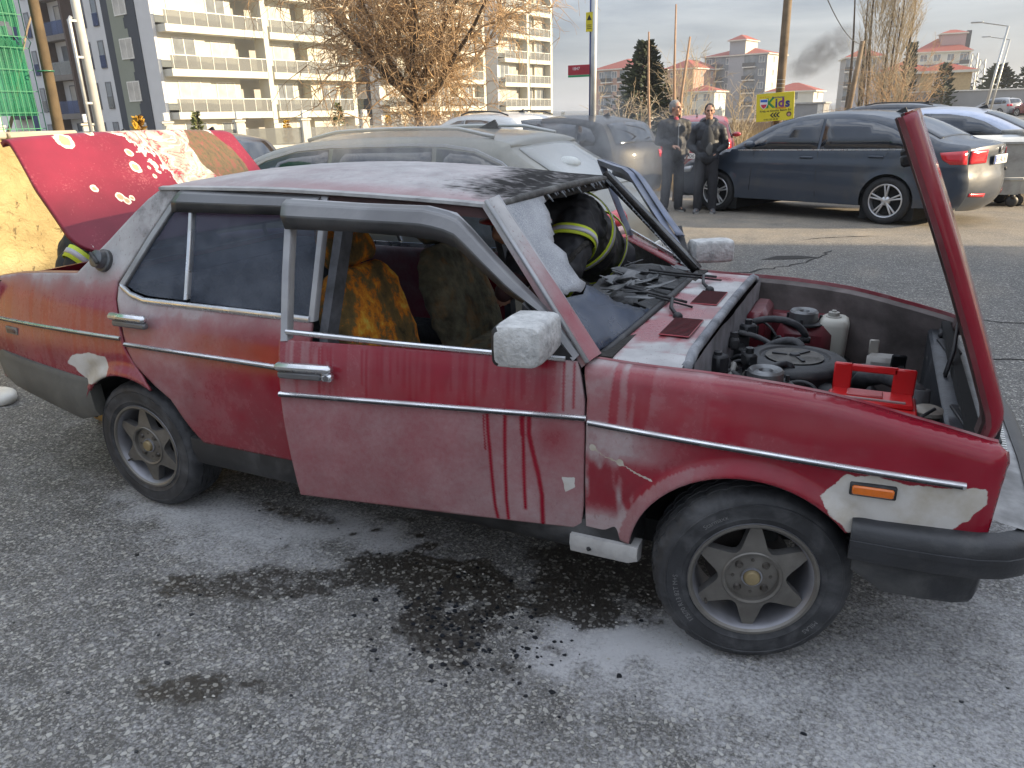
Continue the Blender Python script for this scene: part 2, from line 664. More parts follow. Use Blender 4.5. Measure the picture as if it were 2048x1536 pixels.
def blob(cx, cy, rx, ry, rot=0.0, soft=.5, nz=.5):
    c, s = cos(rot), sin(rot)
    u, v = ((X - cx) * c + (Y - cy) * s) / rx, (-(X - cx) * s + (Y - cy) * c) / ry
    r = np.hypot(u, v) + nz * ((n2 - .5) * 1.3 + (n4 - .5) * .8)
    return sstep(1 + soft, 1 - soft, r)


# powder around and below the car
pw = .24 * blob(1.6, -1.0, 3.2, 1.8, 0, .6, .7)
pw = np.maximum(pw, 1.25 * blob(2.10, -.90, .30, .14, .45, .6, 1.2))
pw = np.maximum(pw, .80 * blob(2.35, -.95, .42, .22, .2, .7, 1.0))
pw = np.maximum(pw, 1.20 * blob(1.0, -.62, .36, .14, -.05, .6, 1.0))
pw = np.maximum(pw, .95 * blob(.30, -.76, .55, .15, .05, .6, .9))
pw = np.maximum(pw, .62 * blob(.75, -.92, .60, .20, .1, .7, .9))
pw = np.maximum(pw, .66 * blob(3.2, -.9, 1.0, .80, 0, .7, .8))
pw = np.maximum(pw, .46 * blob(3.3, .2, .9, .7, 0, .7, .6))
pw = np.maximum(pw, .34 * blob(2.5, -1.5, 1.2, .45, 0, .7, .7))
# wet runs below the open door
wt = 1.0 * blob(1.52, -.76, .46, .17, .16, .45, 1.3)
wt = np.maximum(wt, .90 * blob(1.92, -.48, .34, .20, .2, .5, .8))
wt = np.maximum(wt, .72 * blob(1.85, -.72, .28, .12, .1, .5, 1.0))
wt = np.maximum(wt, .62 * blob(.98, -1.00, .56, .10, .42, .6, 1.3))
wt = np.maximum(wt, .66 * blob(1.66, -1.02, .26, .12, .3, .6, 2.4))
wt = np.maximum(wt, .50 * blob(1.86, -1.12, .10, .06, .3, .6, 1.8))
wt = np.maximum(wt, .68 * blob(1.05, -1.58, .22, .09, .45, .6, 1.4))
wt = np.maximum(wt, .55 * blob(.62, -.60, .25, .06, 0, .5, 1.0))
wt = np.maximum(wt, .40 * blob(2.5, -1.35, .10, .04, 0, .6, 1.2))
for cx, cy, r in ((1.28, -.60, .045), (1.20, -.55, .030), (1.02, -.58, .03), (.95, -.64, .025), (1.10, -.46, .03)):
    wt = np.maximum(wt, .8 * blob(cx, cy, r, r * .8, 0, .5, .4))
sa = sstep(6.0, 8.5, Y + .6 * (n1 - .5)) * .75 + sstep(-1.6, -3.4, X) * .5 * sstep(3, 0, Y)
sa = np.clip(sa + .25 * sstep(.5, .7, n3) * sstep(2, 6, Y), 0, 1)
nxg, nyg = len(gx), len(gy)
idx = np.arange(nxg * nyg).reshape(nxg, nyg)
F = np.stack([idx[:-1, :-1].ravel(), idx[1:, :-1].ravel(), idx[1:, 1:].ravel(), idx[:-1, 1:].ravel()], 1)
ground = mk('ground', np.stack([X, Y, Z], 1), F, asphalt_material(), None, True, None, dict(powder=pw, wet=np.clip(wt, 0, 1), sand=sa))
tag(ground, kind='structure')

# cracks in the asphalt: thin sunken-looking dark wedges lying in the surface
CRK = mat('crack_fill', (.018, .016, .014), .95)
def crack(pts, w, seed):
    random.seed(seed)
    out = []
    for i in range(len(pts) - 1):
        a, b = np.array(pts[i]), np.array(pts[i + 1])
        k = max(2, int(np.linalg.norm(b - a) / .10))
        for j in range(k): out.append(a + (b - a) * j / k + np.array([random.uniform(-.035, .035), random.uniform(-.035, .035)]))
    out.append(np.array(pts[-1]))
    V, F = [], []
    for i, p in enumerate(out):
        t = out[min(i + 1, len(out) - 1)] - out[max(i - 1, 0)]
        t = t / np.linalg.norm(t); n = np.array([-t[1], t[0]])
        ww = w * random.uniform(.3, 1.2) * (1 if 0 < i < len(out) - 1 else .1)
        V += [(*(p + n * ww), .004), (*(p - n * ww), .004)]
        if i: F.append((2 * i - 2, 2 * i - 1, 2 * i + 1, 2 * i))
    return mk('crack', V, F, CRK, ground)


crack([(1.0, 5.0), (1.6, 5.3), (2.1, 6.0), (2.3, 6.9)], .016, 1)
crack([(1.1, 3.9), (1.7, 4.0), (2.3, 4.5), (2.9, 4.45)], .012, 2)
crack([(2.9, 2.75), (3.3, 2.75), (3.7, 2.9), (4.2, 2.9), (5, 3.1)], .014, 3)
crack([(2.3, 4.3), (2.9, 3.9), (3.5, 3.95), (4.6, 3.7)], .010, 4)
crack([(1.9, 7.6), (2.3, 8.0), (2.8, 8.2)], .02, 5)
crack([(.8, 4.4), (1.2, 4.9), (1.7, 5.2)], .010, 6)
mb = MB(); mb.prism([(1.62, 6.05), (1.75, 6.32), (2.0, 6.42), (2.18, 6.36), (2.02, 6.22), (1.84, 6.12)], .002, .005, 'Z')
mb.build('pothole_patch', CRK, ground)
# charred crumbs scattered by the door: too many to pick apart
random.seed(21)
mb = MB()
for k in range(300):
    if random.random() < .7:
        cx, cy = random.gauss(1.66, .20), random.gauss(-.98, .13)
    else:
        cx, cy = random.uniform(.2, 3.6), random.uniform(-2.1, -.6)
    r = random.choice((.004, .005, .006, .008, .012)) * random.uniform(.6, 1.2)
    a = random.uniform(0, 6.28)
    pts = [(cx + r * random.uniform(.5, 1.2) * cos(a + q), cy + r * random.uniform(.4, 1.0) * sin(a + q)) for q in np.linspace(0, 2 * pi, 6, endpoint=False)]
    mb.prism(pts, .001, .0025 + r * .12, 'Z')
o = mb.build('charred_debris', mat('char_crumbs', (.012, .014, .018), .45, 0, .5, 50))
tag(o, 'black charred crumbs and glass bits scattered below the open door', 'debris', kind='stuff')
random.seed(22)
mb = MB()
for k in range(1800):
    cx, cy = random.uniform(-1.8, 4.4), random.uniform(-2.35, -.3)
    if random.random() < .5: cy = random.uniform(-2.35, -1.2)
    r = random.uniform(.003, .007)
    a = random.uniform(0, 6.28)
    n0 = len(mb.v)
    for q in range(5):
        aa = a + q * 1.2566
        mb.v.append((cx + r * random.uniform(.7, 1.3) * cos(aa), cy + r * random.uniform(.55, 1.0) * sin(aa), .0008))
    mb.v.append((cx, cy, .002 + r * .35))
    for q in range(5): mb.f.append((n0 + q, n0 + (q + 1) % 5, n0 + 5)); mb.m.append(0)
o = mb.build('loose_gravel', mat('pale_stone_chips', (.34, .33, .30), .9, 0, .45, 40))
tag(o, 'pale stone chips loose on the asphalt', 'gravel', kind='stuff')

# ---------------------------------------------------------------- the block whose shadow lies over the yard (right of the view)
SH = thing('apartment_building', 'plain cream apartment block standing outside the view, shading the yard', 'building', (25, 12.8, 0), SUN_AZ)
wallm = mat('cream_render', (.52, .49, .42), .9, 0, .08, 2)
mb = MB(); mb.box((7, -17, 4.88), (14, 34, 9.76)); mb.build('wall', wallm, SH)
mb = MB(); mb.box((7, -17, 9.79), (13.6, 33.6, .06)); mb.build('roof', mat('flat_roof', (.3, .3, .3), .9), SH)
for k in range(3):
    for q in range(8):
        mb = MB(); mb.box((-.03, -2.5 - 4 * q, 1.7 + 3 * k), (.08, 1.4, 1.4), 0, bev=.02)
        mb.build('window', mat('shade_block_window', (.05, .06, .07), .15), SH, auto=40)
# ================================================================ burnt red sedan
def Sx(x, z):
    x = np.asarray(x, float); z = np.asarray(z, float)
    W = .825 - np.where(x > 2.0, .08 * ((x - 2.0) / 1.1) ** 2, 0) - np.where(x < .1, .07 * (.1 - x) ** 2, 0)
    lo = W - .03 * ((z - .62) / .32) ** 2
    mi = W - .045 * ((z - .62) / .26) ** 2
    hi = W - .045 - (z - .88) * .42
    return np.where(z < .62, lo, np.where(z <= .88, mi, hi))


def paint_material():
    m, nt, b = nodes('red_car_paint_with_extinguisher_powder')
    def at(n):
        a = N(nt, 'ShaderNodeAttribute', attribute_name=n)
        return a.outputs['Fac']
    pw, pr, wt, so = at('powder'), at('primer'), at('wet'), at('soot')
    big = noise(nt, 4.0, 5)
    red = ramp(nt, big, [(.3, (.185, .002, .012)), (.7, (.250, .004, .019))])
    fine = noise(nt, 55, 6, .65)
    speck = noise(nt, 420, 3, .6)
    # powder film broken by fine grain
    p1 = mth(nt, 'MULTIPLY_ADD', mth(nt, 'MULTIPLY', mth(nt, 'SUBTRACT', fine, .5), mth(nt, 'MULTIPLY', pw, 3.0, clamp=True)), .35, mth(nt, 'MULTIPLY', pw, 1.12))
    p1 = mth(nt, 'MULTIPLY_ADD', mth(nt, 'MULTIPLY', mth(nt, 'SUBTRACT', speck, .5), mth(nt, 'MULTIPLY', pw, 3.0, clamp=True)), .30, p1)
    p1 = mth(nt, 'MULTIPLY', p1, mth(nt, 'SUBTRACT', 1.0, wt, clamp=True), clamp=True)
    pcol = ramp(nt, noise(nt, 9, 5), [(.3, (.33, .322, .322)), (.7, (.47, .463, .460))])
    c = mix(nt, p1, red, pcol)
    # fine dark flecks and thin scratches
    fl = ramp(nt, noise(nt, 130, 2, .5, mapping(nt, (1, 1, .35), rot=(0, radians(25), 0))), [(.66, 0), (.70, 1)])
    c = mix(nt, mth(nt, 'MULTIPLY', fl, mth(nt, 'MULTIPLY', pw, .55)), c, (.13, .03, .035))
    # soot
    sn = mth(nt, 'MULTIPLY_ADD', mth(nt, 'SUBTRACT', noise(nt, 16, 6, .6), .5), .9, so)
    sn = ramp(nt, sn, [(.35, 0), (.75, 1)])
    c = mix(nt, sn, c, (.016, .015, .015))
    # bare filler and primer with ragged edge
    e = mth(nt, 'MULTIPLY_ADD', mth(nt, 'SUBTRACT', noise(nt, 22, 6, .62), .5), .55, pr)
    pe = ramp(nt, e, [(.47, 0), (.52, 1)])
    prc = ramp(nt, noise(nt, 7, 6, .6), [(.3, (.36, .31, .23)), (.55, (.52, .50, .47)), (.8, (.58, .57, .55))])
    c = mix(nt, pe, c, prc)
    nt.links.new(c, b.inputs['Base Color'])
    rr = mth(nt, 'MULTIPLY_ADD', p1, .9, .17, clamp=True)
    rr = mth(nt, 'MAXIMUM', rr, mth(nt, 'MULTIPLY', pe, .7))
    nt.links.new(mth(nt, 'MULTIPLY_ADD', mth(nt, 'SUBTRACT', fine, .5), .22, rr, clamp=True), b.inputs['Roughness'])
    cw = mth(nt, 'MULTIPLY', mth(nt, 'SUBTRACT', 1.0, mth(nt, 'MULTIPLY', p1, 1.6), clamp=True), mth(nt, 'SUBTRACT', .35, mth(nt, 'MULTIPLY', pe, .35)))
    nt.links.new(cw, b.inputs['Coat Weight'])
    b.inputs['Specular IOR Level'].default_value = .28
    b.inputs['Coat Roughness'].default_value = .07
    hh = mth(nt, 'MULTIPLY_ADD', p1, .35, mth(nt, 'MULTIPLY', noise(nt, 3.0, 2), 1.2))
    bump(nt, b, mth(nt, 'MULTIPLY_ADD', pe, -.25, hh), .22, .006)
    return m


PAINT = paint_material()
CHROME = mat('chrome_dusted', (.62, .63, .65), .24, .9, .12, 20, dirt=.45, dcol=(.42, .41, .40))
POWDER = mat('caked_powder', (.62, .61, .585), .95, 0, .12, 20, .6, 60, bd=.006)
CRUST = mat('powder_crusted_plastic', (.50, .50, .49), .95, 0, .25, 30, 1.0, 42, dirt=.38, dcol=(.05, .055, .07), bd=.012)
RUBBER = mat('black_rubber', (.024, .025, .028), .6, 0, .3, 18, .25, 90, dirt=.42, dcol=(.15, .15, .155))
SEAL = mat('black_seal', (.014, .014, .016), .55, 0, .3, 30, dirt=.3, dcol=(.2, .2, .2))
BPLAST = mat('grey_black_bumper_plastic', (.022, .023, .026), .42, 0, .4, 7, .25, 120, dirt=.52, dcol=(.15, .148, .14))
RBPLAST = mat('dusty_rear_bumper_plastic', (.085, .083, .075), .7, 0, .25, 5, .2, 120, dirt=.4, dcol=(.25, .24, .21))
ALLOY = mat('brake_dusted_alloy', (.17, .160, .145), .45, .55, .3, 9, .25, 70, dirt=.45, dcol=(.095, .082, .066))
ALLOY_IN = mat('dull_alloy_barrel', (.24, .24, .26), .45, .6, .25, 8, dirt=.3, dcol=(.5, .5, .53))
DARK = mat('undercar_black', (.010, .010, .010), .9, 0, .3, 8, .2, 40)
CHAR = mat('charred_interior', (.020, .018, .016), .92, 0, .6, 9, 1.0, 34, dirt=.3, dcol=(.085, .08, .072), bd=.02)
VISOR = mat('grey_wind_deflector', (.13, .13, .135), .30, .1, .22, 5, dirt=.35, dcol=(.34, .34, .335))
SMOKED_SHADE = mat('smoked_shaded_deflector', (.055, .056, .058), .3, 0, .3, 6, dirt=.35, dcol=(.17, .17, .168))  # smoked plastic whose dark tone stands in for shade on the lower half
DUSTGLASS = glass('sooty_side_glass', (.30, .36, .46), .12, .90, .30, (.33, .385, .50))


def N_z(nt):
    s = N(nt, 'ShaderNodeSeparateXYZ'); nt.links.new(N(nt, 'ShaderNodeTexCoord').outputs['Object'], s.inputs[0])
    return s.outputs['Z']


def burnt_seat_material():
    m, nt, b = nodes('burnt_seat_foam')
    n = noise(nt, 8, 10, .70, mapping(nt, (1, 1, .8)), .15)
    c = ramp(nt, n, [(.30, (.012, .011, .009)), (.38, (.10, .08, .035)), (.49, (.24, .15, .045)), (.535, (.70, .21, .015)), (.59, (.84, .38, .03)), (.65, (.85, .62, .10)), (.74, (.62, .55, .38))])
    d = ramp(nt, mth(nt, 'ADD', noise(nt, 5, 5, .6), mth(nt, 'MULTIPLY', N_z(nt), .9)), [(1.12, 0), (1.26, 1)])
    c = mix(nt, d, c, (.085, .078, .052))
    nt.links.new(c, b.inputs['Base Color'])
    b.inputs['Roughness'].default_value = .9
    bump(nt, b, n, 1.0, .03)
    return m


SEATM = burnt_seat_material()


def side_attrs(x, z, which):
    n1, n2 = fbm(x * 3 + 5, z * 3, o=4), fbm(x * 15, z * 15 + 3, o=3)
    st = fbm(x * 34 + 11, z * 2.2, o=3)
    st2 = fbm(x * 70 + 3, z * 3.0, o=2)
    wet = np.zeros_like(x); prim = np.zeros_like(x); soot = np.zeros_like(x)
    if which == 'quarter':
        p = .22 + .68 * sstep(.88, 1.06, z + .10 * (n1 - .5) + .04 * (st - .5)) + .12 * (n1 - .5)
        p -= .10 * sstep(.52, .62, st) * sstep(1.0, .9, z)
        soot = .42 * sstep(.95, 1.3, z) * sstep(-.25, .05, x)
        prim = np.clip(.5 + sdpoly(x, z, [(-.367, .629), (-.319, .669), (-.194, .695), (-.1, .685), (-.085, .64), (-.10, .59), (-.237, .55), (-.319, .613)]) / .05, 0, 1)
    elif which == 'rear_door':
        p = .20 + .42 * sstep(.80, .95, z + .06 * (n1 - .5)) + .20 * sstep(.62, .15, x) * sstep(.35, .6, z)
        p -= .13 * np.exp(-((x - .80) / .16) ** 2 - ((z - .76) / .09) ** 2) + .10 * sstep(.4, .9, x)
        p = p + .22 * (n2 - .5) + .1 * (n1 - .5)
        soot = np.zeros_like(x)
    elif which == 'front_door':
        up = z > .735
        pu = .16 + .30 * (n1 - .35) + .20 * sstep(1.25, 1.0, x) + .35 * sstep(1.86, 1.94, x)
        clean = sstep(.50, .60, st) * sstep(.745, .80, z) + sstep(.56, .66, st2) * .6
        pu = pu * (1 - .55 * np.clip(clean, 0, 1) * sstep(1.95, 1.88, x))
        pu = pu - .10 * np.exp(-((x - 1.62) / .25) ** 2)
        pl = .43 + .14 * (n1 - .5) + .06 * (n2 - .5) + .10 * sstep(.60, .36, z) * sstep(1.2, 1.9, x)
        pl = pl - .22 * np.exp(-((x - 1.90) / .05) ** 2 - ((z - .66) / .05) ** 2)
        p = np.where(up, pu, pl)
        for pts, w in ((((1.692, .72), (1.695, .658), (1.699, .599), (1.702, .493), (1.705, .398), (1.711, .352)), .0045),
                       (((1.750, .72), (1.748, .604), (1.745, .423), (1.747, .352)), .0045),
                       (((1.807, .72), (1.808, .61), (1.807, .431), (1.807, .40)), .0045),
                       (((1.826, .72), (1.826, .662), (1.838, .605), (1.854, .529), (1.863, .457), (1.862, .35)), .006),
                       (((1.80, .72), (1.803, .66)), .004), (((1.68, .715), (1.684, .60)), .002)):
            wet = np.maximum(wet, sstep(w * 1.9, w * .7, segdist(x, z, pts)))
        for k in range(26):
            xx = 1.1 + .86 * hash3(np.int64(k), np.int64(3), np.int64(1))
            l = .03 + .12 * hash3(np.int64(k), np.int64(7), np.int64(5))
            wet = np.maximum(wet, .9 * sstep(.006, .002, segdist(x, z, ((xx, .885), (xx + .004, .885 - l)))))
        prim = np.clip(.5 + sdpoly(x, z, [(1.93, .528), (1.969, .533), (1.969, .498), (1.937, .476)]) / .03, 0, 1)
    else:  # fender
        zt = .72 - .047 * (x - 2.0)
        up = z > zt
        pu = .34 * sstep(2.42, 2.05, x + .2 * (n1 - .5)) + .10 * sstep(.5, .62, fbm(x * 9, z * 22)) * sstep(2.85, 2.5, x) + .04
        pu = pu * (1 - .7 * sstep(.5, .6, st) * sstep(2.5, 2.3, x))
        pu = pu + .30 * sstep(.02, .0, segdist(x, z, FTOP)) * sstep(2.75, 2.3, x)
        pl = .52 * sstep(2.40, 2.12, x + .08 * (z - .5)) + .05
        pl = pl * (1 - .85 * sstep(.49, .57, fbm(x * 12 + 2, z * 4)) * sstep(.40, .47, z) * sstep(.64, .58, z))
        ra = np.hypot(x - 2.48, z - .285)
        pl = np.where(ra < .375, np.where(x < 2.33, .42, .06 + .25 * sstep(2.44, 2.34, x)), pl)
        p = np.where(up, pu, pl) + .08 * (n2 - .5)
        prim = np.clip(.5 + sdpoly(x, z, [(2.665, .60), (2.72, .668), (2.80, .671), (2.86, .660), (2.96, .662), (3.045, .672), (3.05, .63), (3.00, .56), (2.95, .50), (2.75, .50), (2.70, .545)]) / .05, 0, 1)
        for c0 in ((2.029, .643), (2.115, .609)):
            prim = np.maximum(prim, np.clip(.5 + (.011 - np.hypot(x - c0[0], z - c0[1])) / .02, 0, 1))
        prim = np.maximum(prim, np.clip(.5 + (.0035 - segdist(x, z, [(2.03, .64), (2.07, .62), (2.115, .609), (2.16, .585), (2.21, .565)])) / .008, 0, .56))
    p = np.clip(p, 0, 1)
    p = np.where(p < .55, p * (.52 + .9 * np.clip(p - .22, 0, 1)), p)
    return dict(powder=p, primer=prim, wet=wet, soot=soot)


FTOP = [(1.99, .893), (2.09, .889), (2.183, .886), (2.30, .885), (2.423, .881), (2.54, .873), (2.647, .862), (2.715, .851), (2.781, .838), (2.85, .823), (2.921, .808), (3.012, .787), (3.06, .775)]


def ztop(x): return np.interp(x, [p[0] for p in FTOP], [p[1] for p in FTOP])


def side_panel(name, outline, parent, which, sgn=-1, res=.008, thick=.012, org=(0, 0, 0), roll=None, arch=None, m=None, off=0.0):
    V, F = fill(outline, res)
    x, z = V[:, 0], V[:, 1]
    y = Sx(x, z) + off
    if arch:
        for ax, az, ar in arch:
            d = np.hypot(x - ax, z - az) - ar
            y = y + .016 * np.exp(-(np.maximum(d, 0) / .030) ** 2) - .004 * np.exp(-((d - .055) / .02) ** 2)
    if roll:
        d = np.clip(ztop(x) - z, 0, None)
        t = np.clip(1 - d / .045, 0, 1)
        y = y - .045 * (1 - np.sqrt(np.clip(1 - t * t, 0, 1)))
        e = np.clip((x - 3.03) / .055, 0, 1)
        y = y - .04 * (1 - np.sqrt(np.clip(1 - e * e, 0, 1)))
    # gentle dents
    y = y + .004 * (fbm(x * 4 + 3, z * 4, o=2) - .5)
    P = np.stack([x - org[0], sgn * y - org[1], z - org[2]], 1)
    a, b_, c_ = V[F[0][0]], V[F[0][1]], V[F[0][2]]
    ccw = np.cross(b_ - a, c_ - a) > 0
    if ccw != (sgn < 0): F = F[:, ::-1]
    o = mk(name, P, F, m or PAINT, parent, True, None, side_attrs(x, z, which) if which else None)
    if thick: mod(o, 'SOLIDIFY', thickness=thick, offset=-1.0)
    return o


def strip_side(name, pts, h, parent, m, sgn=-1, org=(0, 0, 0), t=.012, off=0.0, n=24, roundy=True):
    """moulding that follows the body side through (x, z) points"""
    pts = resample(pts, .06, False)
    rings = []
    for x, z in pts:
        y = float(Sx(x, z)) + off
        prof = [(-h / 2, -.004), (-h / 2, t * .55), (-h / 4, t), (h / 4, t), (h / 2, t * .55), (h / 2, -.004)]
        rings.append([(x - org[0], sgn * (y + q) - org[1], z + dz - org[2]) for dz, q in prof])
    mb = MB(); mb.loft(rings, caps=True)
    return mb.build(name, m, parent, auto=40, fix=True)


car = thing('burnt_sedan', 'fire damaged red four door sedan dusted with white extinguisher powder, bonnet and boot open', 'car')
HING = (1.98, -.80, 0.0)
ARC = [(0.0, .285, .335), (2.48, .285, .338)]


def arcpts(cx, cz, r, a0, a1, n=22):
    return [(cx + r * cos(radians(a0 + (a1 - a0) * i / n)), cz + r * sin(radians(a0 + (a1 - a0) * i / n))) for i in range(n + 1)]


QUARTER = ([(-.97, .47), (-.965, .80), (-.955, .90), (-.93, .945), (-.75, .972), (-.55, .990), (-.308, 1.005), (-.134, 1.143), (-.006, 1.253), (.06, 1.305), (.129, 1.348), (.215, 1.340), (.10, 1.185), (.02, 1.075), (-.048, .985), (-.045, .92), (-.006, .84), (.027, .735), (.07, .672), (.12, .632), (.155, .590)]
           + arcpts(0, .285, .335, 61, 150) + [(-.30, .43), (-.36, .37), (-.60, .40)])
RDOOR = [(-.036, .972), (.117, .922), (.356, .917), (.70, .917), (.965, .917), (.972, .80), (.975, .60), (.980, .378), (.70, .376), (.376, .374), (.330, .425), (.298, .470), (.275, .510), (.25, .548), (.172, .600), (.128, .636), (.083, .672), (.041, .733), (.009, .839), (-.031, .92)]
FDOOR = [(.985, .345), (.981, .469), (.976, .584), (.969, .732), (.963, .842), (.960, .903), (1.371, .901), (1.665, .898), (1.966, .893), (1.98, .845), (1.994, .779), (1.998, .668), (1.995, .432), (1.985, .347), (1.53, .342)]
FENDER = ([(2.004, .338), (2.004, .432), (2.008, .668), (2.004, .79), (1.990, .85), (1.980, .893)] + FTOP + [(3.085, .755), (3.090, .728), (3.078, .673), (3.068, .53), (2.80, .515)]
          + arcpts(2.48, .285, .338, 40, 171) + [(2.146, .336)])
for sg in (-1, 1):
    side_panel('rear_quarter', QUARTER, car, 'quarter', sg, .010 if sg < 0 else .03, arch=ARC[:1])
    side_panel('front_wing', FENDER, car, 'fender', sg, .007 if sg < 0 else .012, roll=True, arch=ARC[1:])
side_panel('rear_door', RDOOR, car, 'rear_door', -1, .009)
side_panel('rear_door', RDOOR, car, 'rear_door', 1, .03)
rear_near = [o for o in car.children if o.name.startswith('rear_door')][0]

fdoor = side_panel('front_door', FDOOR, car, 'front_door', -1, .0058, org=HING, thick=.05)
fdoor.location = HING
fdoor.rotation_euler = (0, 0, radians(9.5))
fdoor['label'] = 'front passenger door standing slightly ajar, powder washed off in thin red drips'
HF = (1.98, .80, 0.0)
fdoor2 = side_panel('front_door', FDOOR, car, 'front_door', 1, .02, org=HF, thick=.05)
fdoor2.location = HF
fdoor2.rotation_euler = (0, 0, radians(-57))
fdoor2['label'] = 'far front door swung wide open'


def band_side(name, pts, w, parent, m, sgn=-1, org=(0, 0, 0), thick=.02, off=0.0, res=None):
    """window-frame bar along (x,z) points, w wide in the door plane"""
    pts = np.array(resample(pts, .03, False))
    rings = []
    k = len(pts)
    for i in range(k):
        t = pts[min(i + 1, k - 1)] - pts[max(i - 1, 0)]
        t = t / np.linalg.norm(t)
        n = np.array([-t[1], t[0]])
        ring = []
        for s_, q in ((-.5, -thick), (-.5, .0), (-.38, .005), (.38, .005), (.5, .0), (.5, -thick)):
            p = pts[i] + n * s_ * w
            y = float(Sx(p[0], p[1])) + off + q
            ring.append((p[0] - org[0], sgn * y - org[1], p[1] - org[2]))
        rings.append(ring)
    mb = MB(); mb.loft(rings, caps=True)
    return mb.build(name, m, parent, auto=40, fix=True)


FRAME = mat('powdered_door_frame', (.30, .30, .31), .4, .4, .25, 8, dirt=.4, dcol=(.40, .395, .39))
FRAMED = mat('soot_blackened_door_frame', (.15, .17, .23), .40, .4, .4, 8, dirt=.5, dcol=(.36, .37, .40))
for dr, sg, og in ((fdoor, -1, HING), (fdoor2, 1, HF)):
    fm = FRAME if sg < 0 else FRAMED
    band_side('window_frame', [(.980, .90), (.962, 1.10), (.950, 1.325)], .030, dr, fm, sg, og, .03)
    band_side('window_frame', [(.944, 1.322), (1.225, 1.308), (1.44, 1.302), (1.53, 1.283), (1.582, 1.241), (1.662, 1.168), (1.745, 1.098), (1.86, 1.005), (1.962, .902)], .032, dr, fm, sg, og, .03)
    strip_side('belt_moulding', [(.985, .928), (1.37, .912), (1.70, .902), (1.93, .897)], .017, dr, CHROME, sg, og, .010)
    strip_side('side_moulding', [(.967, .728), (1.40, .729), (2.002, .730)], .017, dr, CHROME, sg, og, .012)
    strip_side('moulding_insert', [(.970, .7265), (1.40, .7275), (1.999, .7285)], .009, dr, SEAL, sg, og, .0145)
    hb = MB()
    y = sg * .818 - og[1]
    hb.box((1.075 - og[0], sg * .832 - og[1], .830), (.205, .034, .028), 0, bev=.010)
    hb.box((1.060 - og[0], sg * .829 - og[1], .803), (.160, .026, .024), 1, bev=.006)
    hb.box((1.158 - og[0], sg * .829 - og[1], .803), (.038, .028, .026), 0, bev=.006)
    hb.lathe([(.001, 0), (.009, 0), (.010, .004)], 12, 1, (1.160 - og[0], sg * .845 - og[1], .803), 'Y')
    hb.build('handle', [CHROME, mat('handle_grey', (.16, .16, .165), .45, .4, .2)], dr, auto=40)
    # wing mirror: wedge housing on a triangular foot
    mb = MB()
    foot = [(1.79, .905), (1.962, .893), (1.80, 1.060)]
    mb.prism([(a - og[0], b) for a, b in foot], sg * (.775) - og[1], sg * .742 - og[1], 'Y', 1)
    rings = []
    for t, sc in ((0, .70), (.05, .96), (.35, 1.0), (.80, 1.0), (.96, .95), (1.0, .78)):
        yy = sg * (.80 + .205 * t)
        cx, cz = (1.845 - .02 * t, .992) if sg < 0 else (1.86, .945)
        hx, hz = (.058 if sg < 0 else .045) * sc, (.060 if sg < 0 else .055) * sc
        ring = []
        for k in range(16):
            a = 2 * pi * k / 16
            q = lambda v: math.copysign(abs(v) ** .34, v)
            xx = q(cos(a)) * hx * (1.0 if cos(a) < 0 else 1.45)
            ring.append((cx + xx - og[0], yy - og[1], cz + q(sin(a)) * hz))
        rings.append(ring)
    mb.loft(rings, 0, caps=True)
    mb.m = [(2 if (i < 5 + 3 * 16 * 0) else q) for i, q in enumerate(mb.m)]
    n_ = len(mb.f)
    for i, f_ in enumerate(mb.f):
        if mb.m[i] == 0 and len(f_) == 4 and (i - 5) % 16 in (5, 6, 7, 8, 9, 10): mb.m[i] = 1
    mb.build('wing_mirror', [CRUST, SEAL, SEAL], dr, auto=45, fix=True)
    # inner trim card, dark
    V, F = fill([(1.0, .36), (.985, .88), (1.93, .875), (1.96, .80), (1.965, .36)], .06)
    yy = sg * (Sx(V[:, 0], V[:, 1]) - .056)
    mk('trim_card', np.stack([V[:, 0] - og[0], yy - og[1], V[:, 1]], 1), F, CHAR, dr, True)
for sg, od in ((-1, (fdoor, HING)), (1, (fdoor2, HF))):
    dr, og = od
    top = [(.940, 1.338), (1.225, 1.324), (1.446, 1.319), (1.545, 1.298), (1.60, 1.255), (1.68, 1.184), (1.76, 1.116), (1.872, 1.025)]
    bot = [(.955, 1.248), (1.20, 1.243), (1.40, 1.232), (1.50, 1.221), (1.568, 1.200), (1.652, 1.136), (1.742, 1.072), (1.868, 1.018)]
    T, B = resample(top, .03, False), resample(bot, .03, False)
    n = 30
    T = np.array([[np.interp(i / n, np.linspace(0, 1, len(T)), T[:, c]) for c in (0, 1)] for i in range(n + 1)])
    B = np.array([[np.interp(i / n, np.linspace(0, 1, len(B)), B[:, c]) for c in (0, 1)] for i in range(n + 1)])
    rings = []
    for i in range(n + 1):
        ring = []
        for t, o_ in ((0, .006), (.10, .030), (.16, .036), (.50, .046), (.56, .045), (1, .020)):
            p = T[i] * (1 - t) + B[i] * t
            ring.append((p[0] - og[0], sg * (float(Sx(p[0], p[1])) + o_) - og[1], p[1]))
        rings.append(ring)
    mb = MB(); mb.loft(rings, closed=False)
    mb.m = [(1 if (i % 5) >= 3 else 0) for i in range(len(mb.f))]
    o = mb.build('wind_deflector', [VISOR, SMOKED_SHADE] if sg < 0 else [FRAMED, FRAMED], dr, auto=9)
    mod(o, 'SOLIDIFY', thickness=.004, offset=0)

